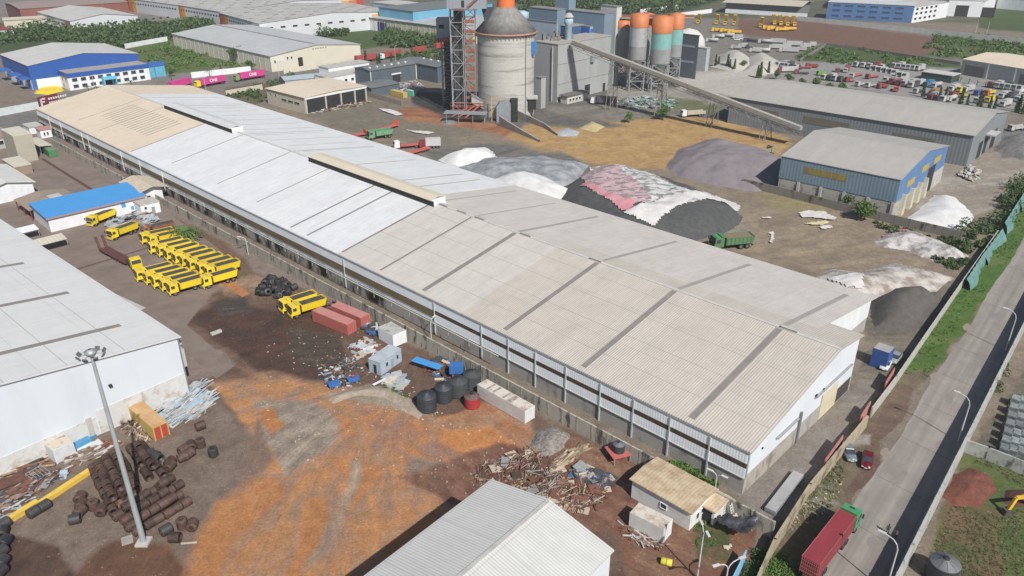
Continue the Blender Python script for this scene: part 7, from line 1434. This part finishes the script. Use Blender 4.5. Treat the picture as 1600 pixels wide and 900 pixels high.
# people beside the lamp
SK = M('dark skin', (.10,.05,.035)); 
def person(label, foot, rz, top, legs, step=.25, s=1.0):
    me = bpy.data.meshes.new('person'); J = dict(pel=(0,0,.95), ch=(.03,0,1.30), nk=(.05,0,1.50), hd=(.07,0,1.64), lh=(0,.11,.90), lk=(step*.55,.12,.50), lf=(step,.12,.07), lt=(step+.18,.12,.04), rh=(0,-.11,.90), rk=(-step*.2,-.12,.48), rf=(-step,-.12,.08), rt=(-step+.18,-.12,.04),
             ls=(.03,.20,1.42), le=(-.08,.27,1.14), lw=(.02,.28,.88), lm=(.05,.28,.78), rs=(.03,-.20,1.42), re=(.06,-.27,1.14), rw=(.20,-.27,.93), rm=(.25,-.27,.85))
    E_ = [('pel','ch'),('ch','nk'),('nk','hd'),('pel','lh'),('lh','lk'),('lk','lf'),('lf','lt'),('pel','rh'),('rh','rk'),('rk','rf'),('rf','rt'),('ch','ls'),('ls','le'),('le','lw'),('lw','lm'),('ch','rs'),('rs','re'),('re','rw'),('rw','rm')]
    Rr = dict(pel=(.16,.13), ch=(.17,.12), nk=(.06,.06), hd=(.105,.105), lh=(.10,.10), rh=(.10,.10), lk=(.065,.065), rk=(.065,.065), lf=(.05,.05), rf=(.05,.05), lt=(.045,.035), rt=(.045,.035), ls=(.07,.07), rs=(.07,.07), le=(.048,.048), re=(.048,.048), lw=(.034,.034), rw=(.034,.034), lm=(.04,.025), rm=(.04,.025))
    ks = list(J); me.from_pydata([J[k] for k in ks], [(ks.index(a), ks.index(b_)) for a, b_ in E_], []); ob = bpy.data.objects.new('person', me); sc.collection.objects.link(ob)
    md_ = ob.modifiers.new('skin', 'SKIN'); sv = me.skin_vertices[0].data
    for i, k in enumerate(ks): sv[i].radius = Rr[k]
    sv[0].use_root = True; ob.modifiers.new('sub', 'SUBSURF').levels = 1; dg = bpy.context.evaluated_depsgraph_get(); m2 = bpy.data.meshes.new_from_object(ob.evaluated_get(dg)); ob.modifiers.clear(); ob.data = m2
    m2.materials.clear(); [m2.materials.append(m) for m in (SK, top, legs)]
    for p in m2.polygons: c = p.center; p.material_index = 0 if (c.z > 1.5 or (abs(c.y) > .22 and c.z < 1.12) or c.z < .08) else (1 if c.z > .92 else 2); p.use_smooth = True
    mb = MB(); mb.lathe([(.115,.0),(.11,.05),(.07,.10),(.01,.115)], 12, (.06,0,1.66)); h = mb.build('hair', M('black hair', (.012,.01,.01)), ob)
    ob.location = V3(*foot); ob.rotation_euler = (0,0,rz); ob.scale = (s,)*3; tag(ob, label, 'person', 'people walking on the street')
person('person in dark clothes walking on the street under the lamp head', (1386,834), R(60), M('dark shirt', (.05,.05,.06)), M('dark trousers', (.03,.035,.05))); person('person in brown clothes just inside the wall shadow', (1398,842), R(50), M('brown shirt', (.16,.10,.07)), M('grey trousers', (.08,.08,.08)), .15)
# ================================================================ TREES AND SCRUB
def leafcloud(centres, per, size, seed=1):
    rs = np.random.RandomState(seed); V = []
    for (cx, cy, cz, rx, rz_) in centres:
        n = int(per); u = rs.normal(size=(n, 3)); u /= np.linalg.norm(u, axis=1)[:, None]+1e-6; rad = (.45+.55*rs.rand(n)**.5)[:, None]; p = u*rad*np.array([rx, rx, rz_])+np.array([cx, cy, cz]); p[:, 2] = np.maximum(p[:, 2], .05)
        a = rs.normal(size=(n, 3)); a /= np.linalg.norm(a, axis=1)[:, None]; b = np.cross(a, rs.normal(size=(n, 3))); b /= np.linalg.norm(b, axis=1)[:, None]+1e-6; s = size*(.6+.8*rs.rand(n))[:, None]
        V.append(np.stack([p-a*s, p+b*s*.6, p+a*s, p-b*s*.6], 1).reshape(-1, 3))
    V = np.concatenate(V); return V, np.arange(len(V)).reshape(-1, 4)
def tree_proto(label, h, r, cols=7, per=130, leaf=.35, mat=FOLI, name='broad_tree', seed=1, trunk=.28, col=False):
    rr = random.Random(seed); t = thing(name, label, 'tree', (0,0,0)); cs = []
    if col:
        for k in range(cols): z = h*(.1+.9*k/(cols-1)); cs.append((rr.uniform(-.1,.1), rr.uniform(-.1,.1), z*.95, r*(1-.75*k/cols), h/cols*.9))
    else:
        for k in range(cols): a = rr.uniform(0, 6.28); q = r*.62*math.sqrt(rr.random()); cs.append((q*math.cos(a), q*math.sin(a), h*rr.uniform(.42,.86), r*rr.uniform(.35,.6), h*rr.uniform(.14,.24)))
    V, F = leafcloud(cs, per, leaf, seed); npmesh('crown', V, F, mat, t)
    mb = MB(); mb.tube((0,0,0), (.1,.05,h*.5), trunk, trunk*.5, 7)
    for c in cs[:6]: mb.tube((.05,.02,h*.28), (c[0]*.8, c[1]*.8, c[2]), trunk*.45, trunk*.12, 5)
    mb.build('trunk', BARK, t); return t
TP = {'a': tree_proto('dark spreading tree beside the grey roofed warehouse', 9, 5.2, 12, 200, .42, seed=3), 'b': tree_proto('round bushy tree', 5.5, 2.9, 8, 130, .32, FOL2, seed=5), 'c': tree_proto('columnar cypress', 6.5, 1.0, 8, 60, .3, FOLI, 'cypress', 7, .12, True)}
TP['a'].location = (*G(371,98), 0)
def palm(label, foot, h, n=12, L=2.6, seed=1, name='palm_tree', per=16, mat=FOLI):
    rr = random.Random(seed); t = thing(name, label, 'palm', V3(*foot)); mb = MB(); 
    for k in range(n):
        a = k*2.4+rr.uniform(-.2,.2); el = rr.uniform(.2,1.1); p0 = Vector((0,0,h)); pr = p0
        for j in range(1, per//2):
            u = j/(per/2); q = p0+Vector((math.cos(a)*L*u, math.sin(a)*L*u, L*(math.sin(el)*u-1.0*u*u*.9))); s_ = Vector((-math.sin(a), math.cos(a), -.25))*(.34*L/2.6)*(1-u*.7); mb.add([pr, q, q+s_], [(0,1,2)]); s2 = Vector((math.sin(a), -math.cos(a), -.25))*(.34*L/2.6)*(1-u*.7); mb.add([pr, q, q+s2], [(0,2,1)]); pr = q
    mb.build('crown', mat, t)
    if h > .6: mb = MB(); mb.tube((0,0,0), (.1,.1,h), .22, .16, 7); mb.build('trunk', BARK, t)
    return t
for i, (p, l_) in enumerate([((140,150),'palm in front of the factory porch'), ((153,150),'thin palm just right of the porch palm'), ((207,140),'palm right of the factory entrance'), ((269,131),'palm beside the light blue gate'), ((328,122),'palm behind the magenta container'), ((262,150),'small palm at the truck roadside')]): palm(l_, p, 4.2, 16, 3.0, i)
for i in range(9): palm(f'low palm in front of the beige roofed store, {ORD[i]} from the left', (1500+i*13, 128+i*2.6), 2.0, 10, 2.2, 20+i)
t = palm('big bushy palm clump at the end of the rear truck row', (291,374), 2.2, 60, 5.2, 9, 'palm_bush', 18, FOL2)
tr = random.Random(4)
spots = [('b',p,l_) for p, l_ in [((392,110),'bush beside the dark spreading tree'),((405,105),'bush beyond the magenta cab'),((20,104),'roadside bush left of the blue factory'),((650,92),'round tree between red containers'),((670,96),'round tree by the red trailers'),((640,98),'small tree beyond the grey workshop roof'),((268,120),'bush below the long field'),((100,104),'bush on the scrub edge'),((1258,295),'dark green tree in front of the blue shed, left one'),((1272,302),'dark green tree in front of the blue shed, right one'),
    ((1320,326),'tree between works wall and shed pilasters'),((1368,332),'dark bush at the foot of the shed side wall'),((1332,322),'thin bush by the works wall'),((983,192),'green bush at the foot of a conveyor trestle'),((1036,188),'bush on the yard edge under the conveyor'),((1160,108),'bush among the cypresses'),((1090,106),'bush beside the grey stair block'),((1012,36),'bush on the green belt'),((1345,345),'low bush in front of the works wall'),((1350,343),'second low bush in front of the works wall'),
    ((250,118),'tree on the verge by the light blue gate'),((262,86),'bush on the back edge of the field')]]
for c in KIDS.setdefault(TP['b'].name, [o for o in sc.objects if o.parent == TP['b']]): pass
first = True
for k, p, l_ in spots:
    s_ = tr.uniform(.75,1.2)
    if first: TP['b'].location = V3(*p); TP['b']['label'] = l_; first = False
    else: dup(TP['b'], V3(*p), tr.uniform(0,6), l_, scale=s_)
cyp = [(1118,104),(1122,104),(1136,107),(1140,108),(1147,110),(1183,122),(1187,122),(1200,115),(1441,152),(1466,158),(1476,157),(1500,165),(1510,166),(1528,168),(1532,168),(1545,170),(1553,171),(1590,176),(1598,178),(1587,172),(572,102),(590,104),(594,104),(612,100),(690,96)]
TP['c'].location = V3(*cyp[0]); TP['c']['label'] = 'dark cypress, first from the left behind the limestone heaps'; tag(TP['c'], group='small cypresses around the works')
for i, p in enumerate(cyp[1:]):
    where = ('behind the limestone heaps' if i < 7 else 'along the storage shed roof line' if i < 19 else 'beyond the grey workshop')
    k = i+1 if i < 7 else i-7 if i < 19 else i-19
    dup(TP['c'], V3(*p), tr.uniform(0,6), f'dark cypress, {ORD[k]} from the left {where}', scale=tr.uniform(.8,1.25))
tb = [((1212+i*20, 124+i*5.2)) for i in range(12)]
for i, p in enumerate(tb): dup(TP['b'], V3(*p), tr.uniform(0,6), f'grey-green bush along the shed roof, {ORD[i]} from the left', scale=tr.uniform(.7,1.15), group='bushes between storage shed and lorry park')
def scrub(name, label, outline, n, rr_, per, leaf, mat, seed, cat='scrub', zf=.7):
    rs = np.random.RandomState(seed); P = np.array([G(*p) for p in outline]); lo, hi = P.min(0), P.max(0); q = lo+rs.rand(n*4, 2)*(hi-lo); d = sdist(q[:, 0], q[:, 1], P); k_ = fbm(q[:, 0]*.05, q[:, 1]*.05, 3); q = q[(d > 0) & (k_ > (np.percentile(k_[d > 0], 22) if (d > 0).any() else 0))][:n]; o = P.mean(0)
    cs = [(x-o[0], y-o[1], r*.4, r, r*zf) for (x, y), r in zip(q, rr_[0]+(rr_[1]-rr_[0])*rs.rand(len(q))**2)]
    V, F = leafcloud(cs, per, leaf, seed); ob = npmesh(name, V, F, mat, label=label, cat=cat, kind='stuff'); ob.location = (o[0], o[1], 0)
scrub('scrub', 'dense dark scrub belt behind the blue factory', [(-20,60),(60,46),(150,38),(200,42),(330,38),(325,52),(230,66),(190,74),(120,64),(60,66),(-20,76)], 420, (3,8), 90, 1.0, FOLI, 1); scrub('scrub', 'dark trees and scrub behind the grey roofed warehouse', [(430,46),(480,34),(545,28),(550,42),(530,60),(470,56)], 150, (3,7.5), 110, 1.0, FOLI, 2)
scrub('scrub', 'bushes before the yellow walled warehouse', [(585,60),(615,52),(690,58),(700,76),(600,74)], 110, (2,5.5), 100, .9, FOLI, 3); scrub('scrub', 'long tree belt at the top centre', [(800,-12),(1150,-8),(1040,20),(900,26),(820,20)], 420, (4,11), 80, 1.3, FOLI, 4); scrub('scrub', 'low green scrub over the grass field left of centre', [(215,78),(260,68),(330,82),(415,98),(405,106),(300,112),(245,110)], 200, (.8,2.4), 50, .5, FOL2, 5)
scrub('scrub', 'dark hedge along the street wall at right', [(1500,372),(1530,345),(1560,318),(1598,285),(1600,310),(1560,365),(1532,392),(1510,400)], 90, (1.3,3.6), 170, .38, FOLI, 6, zf=1.2); scrub('scrub', 'dark bushes at the end of the works wall', [(1340,340),(1420,360),(1500,378),(1515,410),(1490,425),(1440,395),(1380,368)], 70, (.6,1.8), 120, .3, FOLI, 7)
scrub('weeds', 'bushy weeds at the lower end of the alley wall', [(1150,920),(1180,870),(1215,850),(1245,880),(1230,930)], 150, (.4,1.2), 110, .14, FOL2, 8, 'weeds'); scrub('weeds', 'rough grass verge along the street wall', [(1404,585),(1450,520),(1500,455),(1560,385),(1600,330),(1612,350),(1560,430),(1500,500),(1450,590)], 1500, (.15,.5), 22, .12, FOL2, 9, 'weeds', .5)
scrub('weeds', 'dry weeds on the verge beside the parked cars', [(1215,830),(1270,760),(1310,712),(1330,730),(1300,790),(1240,830)], 130, (.2,.5), 50, .12, M('dry weeds', (.13,.14,.06), (.20,.18,.10), .6), 10, 'weeds', .5); scrub('weeds', 'grass tufts over the plot with the red earth', [(1420,940),(1500,760),(1530,712),(1660,750),(1660,940)], 1800, (.08,.3), 10, .09, M('plot grass', (.09,.10,.04), (.14,.12,.06), .6), 11, 'weeds', .4)
scrub('weeds', 'creeper weeds on the ledge beside the long warehouse wall', [(1046,725),(1060,722),(1125,752),(1118,764)], 60, (.4,.8), 110, .16, FOL2, 12, 'weeds'); scrub('weeds', 'weed strip between the stained wall and warehouse near the tanks', [(820,590),(840,594),(940,642),(930,648)], 50, (.3,.6), 60, .14, FOL2, 13, 'weeds'); scrub('weeds', 'weed patch beside the rubble and the tanks', [(598,606),(620,604),(640,620),(625,622)], 24, (.3,.7), 90, .14, FOL2, 14, 'weeds')
scrub('weeds', 'dark plants in the pallet yard at right', [(1535,660),(1552,655),(1600,540),(1600,500),(1560,590)], 40, (.5,1.3), 90, .2, FOLI, 15, 'weeds', 1.3); scrub('scrub', 'green patches of the far right field', [(1460,50),(1600,66),(1640,110),(1500,92),(1440,84)], 200, (1,3.2), 40, .7, FOL2, 16); scrub('scrub', 'grass tufts of the green field before the lorry park', [(1250,82),(1290,70),(1430,90),(1500,100),(1400,108),(1250,94)], 150, (.8,2.2), 40, .6, FOL2, 17)
scrub('weeds', 'grassy growth among the yard of the white cabin', [(1080,820),(1120,812),(1120,850),(1090,862)], 40, (.15,.4), 50, .1, FOL2, 18, 'weeds', .5); scrub('scrub', 'roadside scrub behind the red trailers', [(560,92),(700,76),(710,96),(690,110),(700,130),(640,98)], 70, (1.2,3), 70, .6, FOLI, 19); scrub('scrub', 'scrubby litter growth right of the magenta lorries', [(355,148),(415,132),(450,118),(470,122),(410,160),(360,156)], 70, (.8,2.2), 60, .5, FOLI, 20)
